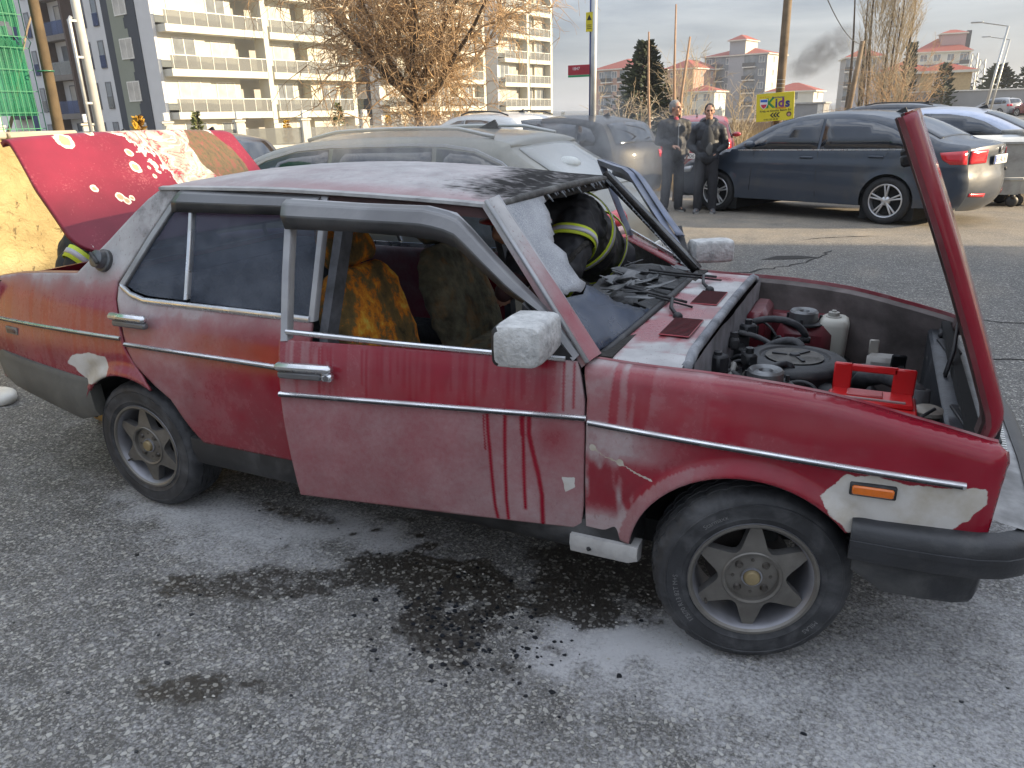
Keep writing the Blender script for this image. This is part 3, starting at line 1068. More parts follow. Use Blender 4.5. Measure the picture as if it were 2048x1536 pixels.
# rear doors: frame, glass, deflector, handle
for sg in (-1, 1):
    rd = rear_near if sg < 0 else [o for o in car.children if o.name.startswith('rear_door')][1]
    band_side('window_frame', [(-.020, .975), (.012, 1.02), (.11, 1.165), (.20, 1.285), (.235, 1.318), (.30, 1.330)], .030, rd, FRAME, sg)
    band_side('window_frame', [(.29, 1.328), (.60, 1.326), (.955, 1.318)], .030, rd, FRAME, sg)
    band_side('window_frame', [(.940, 1.305), (.952, 1.10), (.962, .92)], .028, rd, FRAME, sg)
    band_side('window_divider', [(.300, 1.315), (.325, 1.15), (.352, .95)], .018, rd, CHROME, sg, off=.004)
    strip_side('belt_moulding', [(-.015, .972), (.05, .944), (.125, .929), (.356, .928), (.853, .926), (.955, .925)], .024, rd, CHROME, sg, (0, 0, 0), .010)
    strip_side('side_moulding', [(.034, .754), (.40, .752), (.827, .751), (.972, .746)], .017, rd, CHROME, sg, (0, 0, 0), .012)
    strip_side('moulding_insert', [(.038, .7525), (.40, .7505), (.968, .7445)], .009, rd, SEAL, sg, (0, 0, 0), .0145)
    for outl, res in (([(.005, .975), (.11, 1.15), (.205, 1.28), (.24, 1.31), (.292, 1.316), (.318, 1.15), (.345, .942), (.13, .945), (.05, .958)], .04),
                      ([(.308, 1.316), (.94, 1.306), (.955, .935), (.36, .94), (.334, 1.15)], .06)):
        V, F = fill(outl, res)
        yy = sg * (Sx(V[:, 0], V[:, 1]) - .010)
        o = mk('window_glass', np.stack([V[:, 0], yy, V[:, 1]], 1), F, DUSTGLASS, rd, True)
    hb = MB()
    hb.box((.092, sg * .826, .872), (.205, .034, .028), 0, bev=.010)
    hb.box((.098, sg * .824, .845), (.185, .026, .024), 1, bev=.006)
    hb.build('handle', [CHROME, mat('handle_grey', (.16, .16, .165), .45, .4, .2)], rd, auto=40)
    rings = []
    for i in range(25):
        t = i / 24
        xt, zt = .245 + (.925 - .245) * t, 1.344 - .014 * t
        xb, zb = .212 + (.955 - .212) * t, 1.262 + .006 * t
        ring = []
        for q, o_ in ((0, .004), (.10, .020), (.16, .025), (.50, .034), (.56, .033), (1, .010)):
            px, pz = xt + (xb - xt) * q, zt + (zb - zt) * q
            ring.append((px, sg * (float(Sx(px, pz)) + o_), pz))
        rings.append(ring)
    mb = MB(); mb.loft(rings, closed=False)
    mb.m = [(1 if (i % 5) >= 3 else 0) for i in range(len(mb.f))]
    o = mb.build('wind_deflector', [VISOR, SMOKED_SHADE], rd, auto=9)
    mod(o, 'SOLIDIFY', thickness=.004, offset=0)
    # quarter moulding and wing moulding
    strip_side('side_moulding', [(-.955, .765), (-.40, .772), (.008, .774)], .017, car, CHROME, sg, (0, 0, 0), .012)
    strip_side('side_moulding', [(2.012, .720), (2.5, .700), (2.998, .674)], .017, car, CHROME, sg, (0, 0, 0), .012)
    strip_side('moulding_insert', [(-.95, .763), (-.40, .770), (.004, .772)], .009, car, SEAL, sg, (0, 0, 0), .0145)
    strip_side('moulding_insert', [(2.016, .718), (2.5, .698), (2.99, .672)], .009, car, SEAL, sg, (0, 0, 0), .0145)
    # indicator, side marker
    mb = MB()
    yi = sg * (float(Sx(2.79, .634)) + .004)
    mb.box((2.79, yi, .634), (.112, .016, .036), 1, rz=sg * -.06, bev=.003)
    mb.box((2.79, yi + sg * .006, .634), (.100, .016, .026), 0, rz=sg * -.06, bev=.004)
    mb.build('indicator', [mat('amber_lens', (.62, .14, .01), .25, 0, .15, 30, coat=.6), SEAL], car, auto=40)
    mb = MB()
    mb.box((-.778, sg * (float(Sx(-.778, .722)) + .001), .722), (.100, .010, .034), 0, rz=sg * .12, bev=.003)
    mb.box((-.778, sg * (float(Sx(-.778, .722)) + .004), .722), (.072, .010, .020), 1, rz=sg * .12, bev=.003)
    mb.build('side_marker', [mat('marker_bezel', (.18, .165, .15), .6, .2, .2), mat('marker_lens', (.09, .055, .05), .35, 0, .2)], car, auto=40)
# fuel cap on near pillar
mb = MB()
cx, cz = -.140, 1.062
cy = -float(Sx(cx, cz))
R = Matrix.Rotation(radians(-22.8), 3, 'X')
q = MB(); q.lathe([(.001, .050), (.030, .050), (.036, .046), (.038, .020), (.046, .016), (.048, -.012)], 28, 0, (0, 0, 0), 'Y')
q.box((0, .052, 0), (.070, .014, .016), 1, ry=radians(35), bev=.004)
mb.add([R @ Vector((a, -b, c)) + Vector((cx, cy, cz)) for a, b, c in q.v], [f[::-1] for f in q.f]); mb.m = q.m
mb.build('fuel_cap', [mat('sooty_metal_cap', (.10, .105, .11), .35, .7, .4, 25, dirt=.4), SEAL], car, auto=40)

# sills with jacking strip
for sg in (-1, 1):
    mb = MB()
    rings = []
    for x in np.linspace(.30, 2.15, 24):
        y0 = sg * .800
        rings.append([(x, y0 - sg * .06, .40), (x, y0 + sg * .004, .382), (x, y0 + sg * .006, .340), (x, y0 - sg * .012, .272), (x, y0 - sg * .05, .240), (x, y0 - sg * .16, .235), (x, y0 - sg * .16, .40)])
    mb.loft(rings, caps=True)
    mb.build('sill', mat('sill_black', (.022, .022, .023), .6, 0, .4, 7, .3, 60, dirt=.45, dcol=(.18, .18, .185)), car, auto=40, fix=True)
    mb = MB()
    rings = []
    for x in np.linspace(1.955, 2.175, 8):
        y0 = sg * .812
        e = 1 if x < 2.15 else .75
        rings.append([(x, y0 - sg * .05, .330), (x, y0 + sg * .006, .328), (x, y0 + sg * .012, .300), (x, y0 + sg * .002, .266 + (1 - e) * .05), (x, y0 - sg * .04, .252 + (1 - e) * .06)])
    mb.loft(rings, caps=True)
    mb.lathe([(.001, -.004), (.006, -.004), (.008, .0)], 10, 1, (2.02, y0 + sg * .012, .292), 'Y')
    mb.build('sill_end', [mat('powdered_sill_end', (.36, .35, .34), .7, .1, .3, 9, .3, 60, dirt=.5, dcol=(.56, .55, .53)), SEAL], car, auto=40, fix=True)

# ---- roof, pillars, gutter
RX0, RX1 = .128, 1.600


def roof_z(x, y):
    t = (x - RX0) / (RX1 - RX0)
    e = 1.350 - .034 * np.clip((t - .35) / .65, 0, 1) ** 1.4
    c = .062 * (1 - (np.abs(y) / .60) ** 2.3)
    s = np.clip(np.sin(np.clip(t * 1.08 - .02, 0, 1) * pi), 0, 1) ** .45
    return e + c * (.35 + .65 * s)


nx, ny = 110, 72
xs, ys = np.linspace(0, 1, nx), np.linspace(-1, 1, ny)
P, PW, ST = [], [], []
for i in xs:
    for j in ys:
        hw = .575 + .008 * sin(i * pi)
        bow = .035 * (1 - j * j)
        x = RX0 - bow * .6 * (1 - i) + (RX1 - RX0 + bow * (.6 * (1 - i) + .8 * i)) * i
        P.append((x, j * hw, 0))
P = np.array(P)
P[:, 2] = roof_z(P[:, 0], P[:, 1])
x, y = P[:, 0], P[:, 1]
n1 = fbm(x * 3, y * 3, o=5)
pw = .82 + .25 * (n1 - .5) - .30 * sstep(-.42, -.56, y) * (.4 + .6 * sstep(.3, .9, x))
st = .10 + .62 * sstep(1.16, 1.50, x + .30 * (n1 - .5) + .18 * np.clip(y, -.3, .6)) + .20 * sstep(.55, .7, fbm(x * 22, y * 60, o=3))
st = st * sstep(-.60, -.30, y + .1 * n1)
F = [(i * ny + j, (i + 1) * ny + j, (i + 1) * ny + j + 1, i * ny + j + 1) for i in range(nx - 1) for j in range(ny - 1)]
P[:, 2] += np.where(st > .3, .006 * (fbm(x * 30, y * 30, o=3) - .5), 0)
roof = mk('roof', P, F, PAINT, car, True, None, dict(powder=np.clip(pw, 0, 1), primer=0 * x, wet=0 * x, soot=np.clip(st, 0, .85)))
mod(roof, 'SOLIDIFY', thickness=.02, offset=-1)
GUT = mat('powdered_gutter', (.34, .335, .33), .6, .1, .3, 10, .3, 60, dirt=.4, dcol=(.06, .055, .055))
for sg in (-1, 1):
    pts = [(x, sg * (.583 + .008 * sin((x - RX0) / (RX1 - RX0) * pi)), float(roof_z(x, .575)) - .006) for x in np.linspace(RX0 - .01, RX1 + .005, 30)]
    mb = MB()
    rings = [[(p[0], p[1] - sg * .014, p[2] + .010), (p[0], p[1] + sg * .010, p[2] + .006), (p[0], p[1] + sg * .012, p[2] - .004), (p[0], p[1] - sg * .004, p[2] - .008)] for p in pts]
    mb.loft(rings, caps=True)
    # side of roof below the gutter
    mb.loft([[(p[0], p[1] - sg * .004, p[2] - .006), (p[0], p[1] + sg * .004, p[2] - .040)] for p in pts], 1, closed=False)
    mb.build('roof_gutter', [GUT, mat('burnt_cantrail', (.055, .022, .022), .7, 0, .5, 8, dirt=.5, dcol=(.03, .028, .028))], car, auto=40)
    # windscreen pillar
    a0, a1 = Vector((1.995, sg * .742, .885)), Vector((1.590, sg * .578, 1.325))
    V, Fq, xx, zz = [], [], [], []
    rings = []
    K = 60
    for i in range(K + 1):
        t = i / K
        p = a0 + (a1 - a0) * t
        w = .060 - .016 * t
        ring = [p + Vector((-.020, sg * w * .55, -.012)), p + Vector((-.004, sg * w * .60, .004)), p + Vector((.008, sg * w * .35, .014)), p + Vector((.016, -sg * w * .1, .018)), p + Vector((.014, -sg * w * .75, .014)), p + Vector((-.012, -sg * w * .80, -.014))]
        rings.append(ring)
    mb = MB(); mb.loft(rings, caps=True)
    zz = np.array([v[2] for v in mb.v]); xx = np.array([v[0] for v in mb.v]); yy = np.array([v[1] for v in mb.v])
    nn = fbm(zz * 9, np.tile(np.arange(6), K + 1) * .4, o=3)
    pwd = np.clip(.30 + .9 * (nn - .42) + .5 * sstep(1.08, 1.25, zz), 0, 1)
    o = mk('windscreen_pillar', mb.v, mb.f, PAINT, car, True, None, dict(powder=pwd if sg < 0 else .05 + 0 * zz, primer=0 * zz, wet=0 * zz, soot=(.1 if sg < 0 else .95) + 0 * zz), auto=50)
    # gutter bead and rubber on the pillar
    mb = MB()
    mb.tube([a0 + Vector((.000, sg * .040, .008)), a0.lerp(a1, .5) + Vector((0, sg * .034, .010)), a1 + Vector((-.002, sg * .028, .006))], .0075, 8)
    mb.build('pillar_gutter', FRAME if sg < 0 else CHAR, car, True)
    mb = MB()
    mb.tube([a0 + Vector((-.005, -sg * .052, .014)), a0.lerp(a1, .5) + Vector((0, -sg * .044, .017)), a1 + Vector((.004, -sg * .036, .012))], .011, 8)
    mb.build('windscreen_seal', FRAME if sg < 0 else CHAR, car, True)
    # door post
    mb = MB()
    mb.loft([[(.985, sg * (float(Sx(.98, z)) - .025), z), (1.020, sg * (float(Sx(.98, z)) - .025), z), (1.020, sg * (float(Sx(.98, z)) - .09), z), (.985, sg * (float(Sx(.98, z)) - .09), z)] for z in (.34, .60, .88, 1.10, 1.33)], caps=True)
    mb.build('door_post', mat('scorched_post', (.12, .125, .14), .6, .2, .6, 10, .4, 40, dirt=.6, dcol=(.02, .02, .02)), car, auto=40, fix=True)
# header over windscreen
mb = MB()
mb.tube([(1.595 + .03 * (1 - (y / .56) ** 2), y, float(roof_z(1.59, y)) - .012) for y in np.linspace(-.545, .545, 21)], .014, 8)
mb.build('windscreen_header', mat('burnt_header', (.06, .058, .055), .85, 0, .7, 14, .8, 50, dirt=.4, dcol=(.3, .3, .29)), car, True)
mb = MB()
rings = []
for y in np.linspace(-.55, .55, 25):
    z = float(roof_z(1.58, y)) - .03
    w = .012 + .02 * float(fbm(y * 14, 2.0))
    rings.append([(1.60, y, z + .012), (1.615, y, z - w), (1.56, y, z - w - .01), (1.50, y, z + .01)])
mb.loft(rings, closed=False)
mb.build('burnt_headlining', CHAR, car, True)
# rear window and its surround
mb = MB()
for i in range(9):
    pass
rw = []
for t in np.linspace(0, 1, 8):
    rw.append([(-.300 + .425 * t + .03 * (1 - s * s), s * (.60 - .09 * t), 1.000 + .345 * t) for s in np.linspace(-1, 1, 13)])
mb.loft(rw, closed=False)
mb.build('rear_window', DUSTGLASS, car, True)

# ---- deck behind the rear window, boot interior, tail
mb = MB()
mb.loft([[(-.300, -.66, 1.000), (-.300, .66, 1.000)], [(-.345, -.67, .995), (-.345, .67, .995)], [(-.35, -.66, .90), (-.35, .66, .90)]], closed=False)
mb.build('deck_panel', PAINT, car)
mb = MB()
mb.box((-.64, 0, .44), (.60, 1.30, .02)); mb.box((-.345, 0, .69), (.02, 1.34, .48)); mb.box((-.952, 0, .69), (.02, 1.40, .42))
for sg in (-1, 1): mb.box((-.64, sg * .68, .69), (.62, .02, .48))
mb.build('boot_well', CHAR, car)
for sg in (-1, 1):
    mb = MB()
    mb.loft([[(x, sg * (float(Sx(x, z)) - .002), z), (x, sg * (float(Sx(x, z)) - .030), z + .004), (x, sg * (float(Sx(x, z)) - .065), z - .012), (x, sg * (float(Sx(x, z)) - .07), z - .03)] for x, z in ((-.955, .938), (-.93, .945), (-.75, .972), (-.55, .990), (-.32, 1.004))], closed=False)
    o = mb.build('boot_side_ledge', mat('ledge_red', (.22, .05, .045), .5, 0, .3, 6, coat=.2, dirt=.4, dcol=(.4, .38, .37)), car, True)
mb = MB()
mb.prism([(-.97, .47), (-.985, .75), (-.955, .93), (-.935, .93), (-.95, .47)], -.735, .735, 'Y')
mb.build('tail_panel', mat('tail_red', (.22, .012, .02), .4, 0, .2, 6, coat=.3), car, auto=40, fix=True)
for sg in (-1, 1):
    mb = MB()
    mb.box((-.985, sg * .50, .77), (.03, .36, .13), 0, bev=.01)
    mb.box((-.99, sg * .36, .77), (.03, .09, .12), 1, bev=.01)
    mb.build('tail_lamp', [mat('tail_red_lens', (.35, .01, .01), .2, 0, .1, coat=.5), mat('reverse_lens', (.6, .6, .58), .2, 0, .1)], car, auto=40)

# boot lid, hinged by the rear window and raised
LX, LZ = -.31, 1.065
ldir = Vector((-.38, 0, .495)).normalized()
lnor = Vector((.495, 0, .38)).normalized()
LEN = .632


def lid_material():
    m, nt, b = nodes('scorched_boot_lid_paint')
    tc = N(nt, 'ShaderNodeTexCoord')
    def at(n): return N(nt, 'ShaderNodeAttribute', attribute_name=n).outputs['Fac']
    br, ru, sp = at('burn'), at('rust'), at('spot')
    red = ramp(nt, noise(nt, 5, 5), [(.3, (.16, .006, .020)), (.7, (.22, .010, .030))])
    flake = ramp(nt, mth(nt, 'MULTIPLY_ADD', noise(nt, 90, 5, .7), .7, mth(nt, 'MULTIPLY', noise(nt, 4, 3), .45)), [(.66, 0), (.72, 1)])
    c = mix(nt, mth(nt, 'MULTIPLY', flake, .7), red, (.34, .09, .10))
    nz = noise(nt, 6.5, 8, .62, None, .8)
    bb = mth(nt, 'MULTIPLY_ADD', mth(nt, 'SUBTRACT', nz, .5), 1.9, br)
    e1 = ramp(nt, bb, [(.44, 0), (.455, 1)])
    bare = ramp(nt, noise(nt, 11, 7, .6), [(.3, (.22, .21, .18)), (.5, (.33, .31, .26)), (.64, (.46, .42, .32)), (.75, (.50, .33, .17))])
    c = mix(nt, e1, c, bare)
    rim = ramp(nt, bb, [(.425, 0), (.44, 1), (.49, 1), (.51, 0)])
    c = mix(nt, rim, c, (.70, .67, .60))
    for lo, cc in ((.62, (.30, .02, .035)), (.80, (.66, .62, .52)), (.98, (.30, .05, .05))):
        c = mix(nt, ramp(nt, bb, [(lo - .02, 0), (lo, 1), (lo + .035, 1), (lo + .055, 0)]), c, cc)
    rr = mth(nt, 'MULTIPLY_ADD', mth(nt, 'SUBTRACT', noise(nt, 8, 6, .6), .5), .7, ru)
    e2 = ramp(nt, rr, [(.47, 0), (.5, 1)])
    rc = ramp(nt, noise(nt, 26, 8, .7, mapping(nt, (1, 1.6, 1))), [(.3, (.055, .038, .022)), (.5, (.12, .085, .035)), (.62, (.20, .055, .04)), (.75, (.26, .21, .13))])
    c = mix(nt, e2, c, rc)
    ss = mth(nt, 'MULTIPLY_ADD', mth(nt, 'SUBTRACT', noise(nt, 30, 4, .6), .5), .5, sp)
    c = mix(nt, ramp(nt, ss, [(.44, 0), (.47, 1)]), c, (.70, .66, .56))
    c = mix(nt, ramp(nt, ss, [(.64, 0), (.68, 1)]), c, (.40, .30, .17))
    nt.links.new(c, b.inputs['Base Color'])
    b.inputs['Roughness'].default_value = .5
    bump(nt, b, mth(nt, 'MULTIPLY_ADD', e1, -.5, nz), .3, .006)
    return m


nu, nv = 150, 84
P = []
YS, SS = [], []
for i in range(nu + 1):
    yv = -.645 + 1.29 * i / nu
    for j in range(nv + 1):
        s = LEN * j / nv            # from rear edge (top) down to hinge
        hwid = .640 + .026 * sstep(0, .3, s) - .0 * s
        if s > .50: hwid = hwid - .13 * (1 - sqrt(max(0, 1 - ((s - .50) / .135) ** 2)))
        yy = yv / .645 * float(hwid)
        crown = .030 * (1 - (yy / .66) ** 2) + .012 * sin(pi * s / LEN)
        if s < .05: crown -= .05 * (1 - sqrt(max(0, 1 - (1 - s / .05) ** 2)))
        ed = (.66 - abs(yy)) / .10
        if ed < 1: crown -= .016 * (1 - max(ed, 0)) ** 2
        p = Vector((LX, 0, LZ)) + ldir * (LEN - s) + lnor * crown + Vector((0, yy, 0))
        P.append(p); YS.append(yy); SS.append(s)
YS, SS = np.array(YS), np.array(SS)
F = [(i * (nv + 1) + j, (i + 1) * (nv + 1) + j, (i + 1) * (nv + 1) + j + 1, i * (nv + 1) + j + 1) for i in range(nu) for j in range(nv)]
wob = fbm(YS * 7, SS * 7, o=4) - .5
burn = np.clip(.5 + (sdpoly(YS + .10 * wob, SS, [(-.14, .0), (-.11, .035), (-.07, .08), (-.045, .16), (-.02, .22), (.02, .30), (.12, .42), (.20, .45), (.36, .36), (.40, .2), (.43, .0)])) / .22, 0, 1)
rust = np.clip(.5 + (sdpoly(YS, SS, [(.30, -.01), (.42, .0), (.47, .06), (.53, .15), (.54, .30), (.50, .40), (.30, .40), (.24, .26), (.25, .13)])) / .10, 0, 1)
spot = np.zeros_like(YS)
for cy, cs, r in ((-.419, .061, .045), (-.17, .24, .030), (-.148, .154, .022), (-.349, .386, .022), (-.33, .41, .018), (-.439, .327, .018), (-.267, .018, .026), (-.30, .40, .014), (-.10, .30, .012), (-.10, .25, .010)):
    spot = np.maximum(spot, np.clip(1.0 - np.hypot(YS - cy + .03 * wob, (SS - cs) * .8) / (r * 1.6), 0, 1))
lid = mk('boot_lid', P, F, lid_material(), car, True, None, dict(burn=burn * .98, rust=rust, spot=spot))
bm = bmesh.new(); bm.from_mesh(lid.data)
if sum((f.normal.dot(lnor) for f in bm.faces)) < 0: bmesh.ops.reverse_faces(bm, faces=bm.faces)
bm.to_mesh(lid.data); bm.free()
mod(lid, 'SOLIDIFY', thickness=.022, offset=-1)
lid['label'] = 'raised boot lid with blistered, burnt through paint'
for sg in (-1, 1):
    mb = MB()
    mb.tube([(-.36, sg * .5, .93), (-.40, sg * .5, 1.03), (-.37, sg * .5, 1.09), (-.42, sg * .5, 1.17)], .010, 8)
    mb.build('lid_hinge', DARK, car, True)

# ---- bumpers
def sweep(path, profs):
    rings = []
    k = len(path)
    for i in range(k):
        t = np.array(path[min(i + 1, k - 1)]) - np.array(path[max(i - 1, 0)])
        t = t / np.linalg.norm(t)
        n = np.array([t[1], -t[0]])
        pr = profs(i / (k - 1), path[i])
        rings.append([(path[i][0] + n[0] * a, path[i][1] + n[1] * a, z) for a, z in pr])
    return rings


def mirror_path(h): return h + [(x, -y) for x, y in h[::-1]]


fp = mirror_path([(2.752, -.792), (2.85, -.790), (2.95, -.784), (3.04, -.772), (3.10, -.75), (3.145, -.715), (3.175, -.66), (3.195, -.57), (3.210, -.40), (3.218, -.2)])
mb = MB()
mb.loft(sweep(fp, lambda t, p: [(-.02, .548), (.016, .543), (.030, .528), (.034, .495), (.032, .455), (.022, .436), (-.01, .430)]), 0, caps=True)
mb.loft(sweep(fp, lambda t, p: [(.031, .500), (.0365, .498), (.0365, .482), (.031, .480)]), 0)
fb = mb.build('front_bumper', BPLAST, car, auto=50, fix=True)
mb = MB()
sp = [(2.765, -.788), (2.85, -.785), (2.95, -.779), (3.02, -.767), (3.060, -.745), (3.075, -.70), (3.09, -.55), (3.10, -.3)]
sp = sp + [(x, -y) for x, y in sp[::-1]]


def sprof(t, p):
    lean = np.interp(p[0], [2.765, 2.83, 3.2], [.385, .335, .335])
    return [(-.02, .440), (.008, .438), (.006, .40), (.002, lean + .015), (-.006, lean), (-.03, lean)]


mb.loft(sweep(sp, sprof), 0, caps=True)
mb.build('front_valance', BPLAST, car, auto=50, fix=True)
mb = MB()
mb.loft([[(3.05, y, .575), (3.10, y, .560), (3.17, y, .548), (3.20, y, .542)] for y in np.linspace(-.70, .70, 15)], closed=False)
mb.build('bumper_top', mat('worn_bumper_top', (.30, .30, .30), .6, 0, .5, 8, .3, 50, dirt=.6, dcol=(.05, .05, .05)), car, True)
rp = mirror_path([(-.235, -.802), (-.35, -.806), (-.50, -.80), (-.70, -.785), (-.86, -.76), (-.96, -.725), (-1.02, -.66), (-1.05, -.5), (-1.06, -.2)])
rp = rp[::-1]


def rprof(t, p):
    zt = np.interp(p[0], [-1.06, -.93, -.237], [.622, .617, .572])
    zb = np.interp(p[0], [-1.06, -.95, -.60, -.36, -.235], [.47, .455, .415, .365, .40])
    return [(-.03, zt + .004), (.010, zt), (.022, zt - .020), (.020, zt - .035), (.026, zt - .045), (.018, zb + .03), (.002, zb), (-.04, zb)]


mb = MB(); mb.loft(sweep(rp, rprof), 0, caps=True)
mb.build('rear_bumper', RBPLAST, car, auto=50, fix=True)
# nose panel: grille and lamps
mb = MB()
mb.box((3.02, 0, .66), (.03, 1.30, .20), 0)
for k in range(7): mb.box((3.038, 0, .585 + k * .024), (.01, .74, .008), 1)
mb.build('grille', [DARK, mat('grille_plastic', (.03, .03, .03), .5)], car)
for sg in (-1, 1):
    mb = MB(); mb.box((3.034, sg * .52, .66), (.03, .28, .15), 0, bev=.012)
    mb.box((3.050, sg * .52, .66), (.012, .25, .125), 1, bev=.006)
    mb.build('headlamp', [SEAL, mat('lamp_lens', (.5, .52, .54), .15, .2, .1, coat=.8)], car, auto=40)

# ---- wheels
def make_wheel(parent, loc, steer=0.0, sg=-1):
    """wheel mesh in local space: axle along y, outer face towards sg*y"""
    w = bpy.data.objects.new('wheel', None); COL.objects.link(w); w.parent = parent
    w.location = loc; w.rotation_euler = (0, 0, steer); w.empty_display_size = .1
    n = 120
    prof = [(.178, .070), (.186, .088), (.196, .094), (.203, .0955), (.206, .0975), (.210, .0958), (.222, .0972), (.236, .0982), (.247, .0970), (.2485, .0988), (.2515, .0985), (.253, .0955), (.258, .094), (.268, .088), (.276, .079), (.2815, .070), (.2845, .058), (.286, .050), (.2795, .049), (.2795, .043), (.2865, .042), (.2875, .018), (.280, .017), (.280, .011), (.2878, .010)]
    full = [(r, -sg * -h) for r, h in prof]
    full = [(r, h) for r, h in prof] + [(r, -h) for r, h in prof[::-1]]
    V, F = [], []
    for i, (r, h) in enumerate(full):
        for j in range(n):
            a = 2 * pi * j / n
            rr = r
            ah = abs(h)
            if .042 <= ah <= .080 and r > .27:
                ph = (j % 4)
                if ph == 0: rr = r - .005
            elif ah < .042 and r > .282:
                if (j + (2 if h > 0 else 0)) % 5 == 0: rr = r - .006
            sag = 0
            V.append((rr * cos(a), h, rr * sin(a)))
    m_ = len(full)
    for i in range(m_ - 1):
        for j in range(n):
            j2 = (j + 1) % n
            F.append((i * n + j2, i * n + j, (i + 1) * n + j, (i + 1) * n + j2))
    ty = mk('tyre', V, F, RUBBER, w, True, auto=32)
    s = sg
    mb = MB()
    # rim lip and barrel
    mb.lathe([(.183, s * .072), (.188, s * .090), (.186, s * .094), (.179, s * .0945), (.173, s * .088), (.166, s * .080), (.162, s * .050), (.150, s * -.03), (.152, s * -.085), (.185, s * -.09)], 72, 1, (0, 0, 0), 'Y')
    mb.lathe([(.187, s * .091), (.186, s * .0955), (.178, s * .0958), (.172, s * .090)], 72, 0, (0, 0, 0), 'Y')
    # six-pointed star spokes
    K = 6
    out, zoff = [], radians(30)
    for k in range(K):
        a = zoff + 2 * pi * k / K
        wd = .016
        for t in (-1, 1):
            pass
        out.append((a - .085, .168, .074)); out.append((a + .085, .168, .074))
        # concave flank to the waist
        for q in range(1, 8):
            f = q / 8
            ang = a + .085 + (2 * pi / K - .17) * f
            rr = .168 - (.168 - .096) * (1 - abs(2 * f - 1) ** 2.2)
            out.append((ang, rr, .076 + .004 * (1 - abs(2 * f - 1))))
    # front face fan + depth
    c0 = len(mb.v)
    fr = [(r * cos(a), s * h, r * sin(a)) for a, r, h in out]
    bk = [((r - .0) * cos(a) * .985, s * (h - .034), (r) * sin(a) * .985) for a, r, h in out]
    inn = [(.080 * cos(a), s * .080, .080 * sin(a)) for a, r, h in out]
    k = len(out)
    mb.v += fr + bk + inn
    for i in range(k):
        j = (i + 1) % k
        mb.f.append((c0 + i, c0 + j, c0 + k + j, c0 + k + i)); mb.m.append(2)
        mb.f.append((c0 + i, c0 + j, c0 + 2 * k + j, c0 + 2 * k + i)); mb.m.append(0)
    mb.lathe([(.001, s * .074), (.030, s * .074), (.032, s * .070), (.074, s * .068), (.077, s * .081), (.084, s * .0845), (.088, s * .081)], 48, 0, (0, 0, 0), 'Y')
    # spoke ridge: raised centre cap and bolts
    mb.lathe([(.001, s * .088), (.020, s * .088), (.0235, s * .084), (.0245, s * .070)], 28, 3, (0, 0, 0), 'Y')
    mb.lathe([(.0245, s * .074), (.026, s * .078), (.030, s * .078), (.031, s * .070)], 28, 1, (0, 0, 0), 'Y')
    for q in range(4):
        a = radians(45 + 90 * q)
        mb.lathe([(.001, s * .079), (.008, s * .079), (.0095, s * .074), (.012, s * .071), (.012, s * .066)], 10, 4, (.054 * cos(a), 0, .054 * sin(a)), 'Y')
        a += radians(45)
        mb.lathe([(.001, s * .0705), (.005, s * .0705), (.006, s * .068)], 8, 4, (.054 * cos(a), 0, .054 * sin(a)), 'Y')
    # valve
    mb.tube([(-.128, s * .075, -.085), (-.128, s * .095, -.085)], .004, 8, 4)
    rim = mb.build('rim', [ALLOY, ALLOY_IN, mat('spoke_flank', (.17, .165, .16), .55, .5, .3, 9, dirt=.4, dcol=(.11, .095, .075)), mat('brass_cap', (.28, .22, .12), .5, .4, .3, 20), mat('bolt_steel', (.10, .09, .08), .45, .6, .3, 20)], w, auto=38, fix=True)
    mb = MB()
    mb.lathe([(.001, s * -.02), (.125, s * -.02), (.125, s * -.035), (.001, s * -.035)], 32, 0, (0, 0, 0), 'Y')
    mb.box((.03, s * -.02, .10), (.10, .05, .05), 1, bev=.01)
    mb.build('brake_disc', [mat('disc_iron', (.07, .06, .055), .5, .6, .4), DARK], w, auto=40)
    return w


def curved_text(s, r, a_mid, size, h, sg, parent, m, spacing=1.0):
    V, F = text_geo(s, size)
    out = []
    for x, y, z in V:
        a = a_mid - x / r * spacing
        rr = r + y
        hh = h
        out.append((rr * cos(a), sg * hh, rr * sin(a)))
    o = mk('sidewall_lettering', out, [f[::-1] for f in F], m, parent)
    return o


LET = mat('raised_rubber_letters', (.16, .16, .16), .7, 0, .2)
for wx, sg in ((0, -1), (2.487, -1), (0, 1), (2.487, 1)):
    steer = radians(17) if wx > 1 else 0
    w = make_wheel(car, (wx, sg * .700, .2855), steer, sg)
    w['label'] = {(0, -1): 'rear wheel with dusty six pointed star alloy', (2.487, -1): 'steered front wheel with grey six pointed star alloy'}.get((wx, sg), 'wheel on the far side')
    if sg < 0 and wx > 1:
        ty = w.children[0]
        curved_text('175/70 R13 82T M+S', .222, radians(200), .020, .0985, -1, w, LET)
        curved_text('Starmaxx', .224, radians(122), .020, .0985, -1, w, LET)
        curved_text('MILAS', .226, radians(-40), .020, .0985, -1, w, LET)
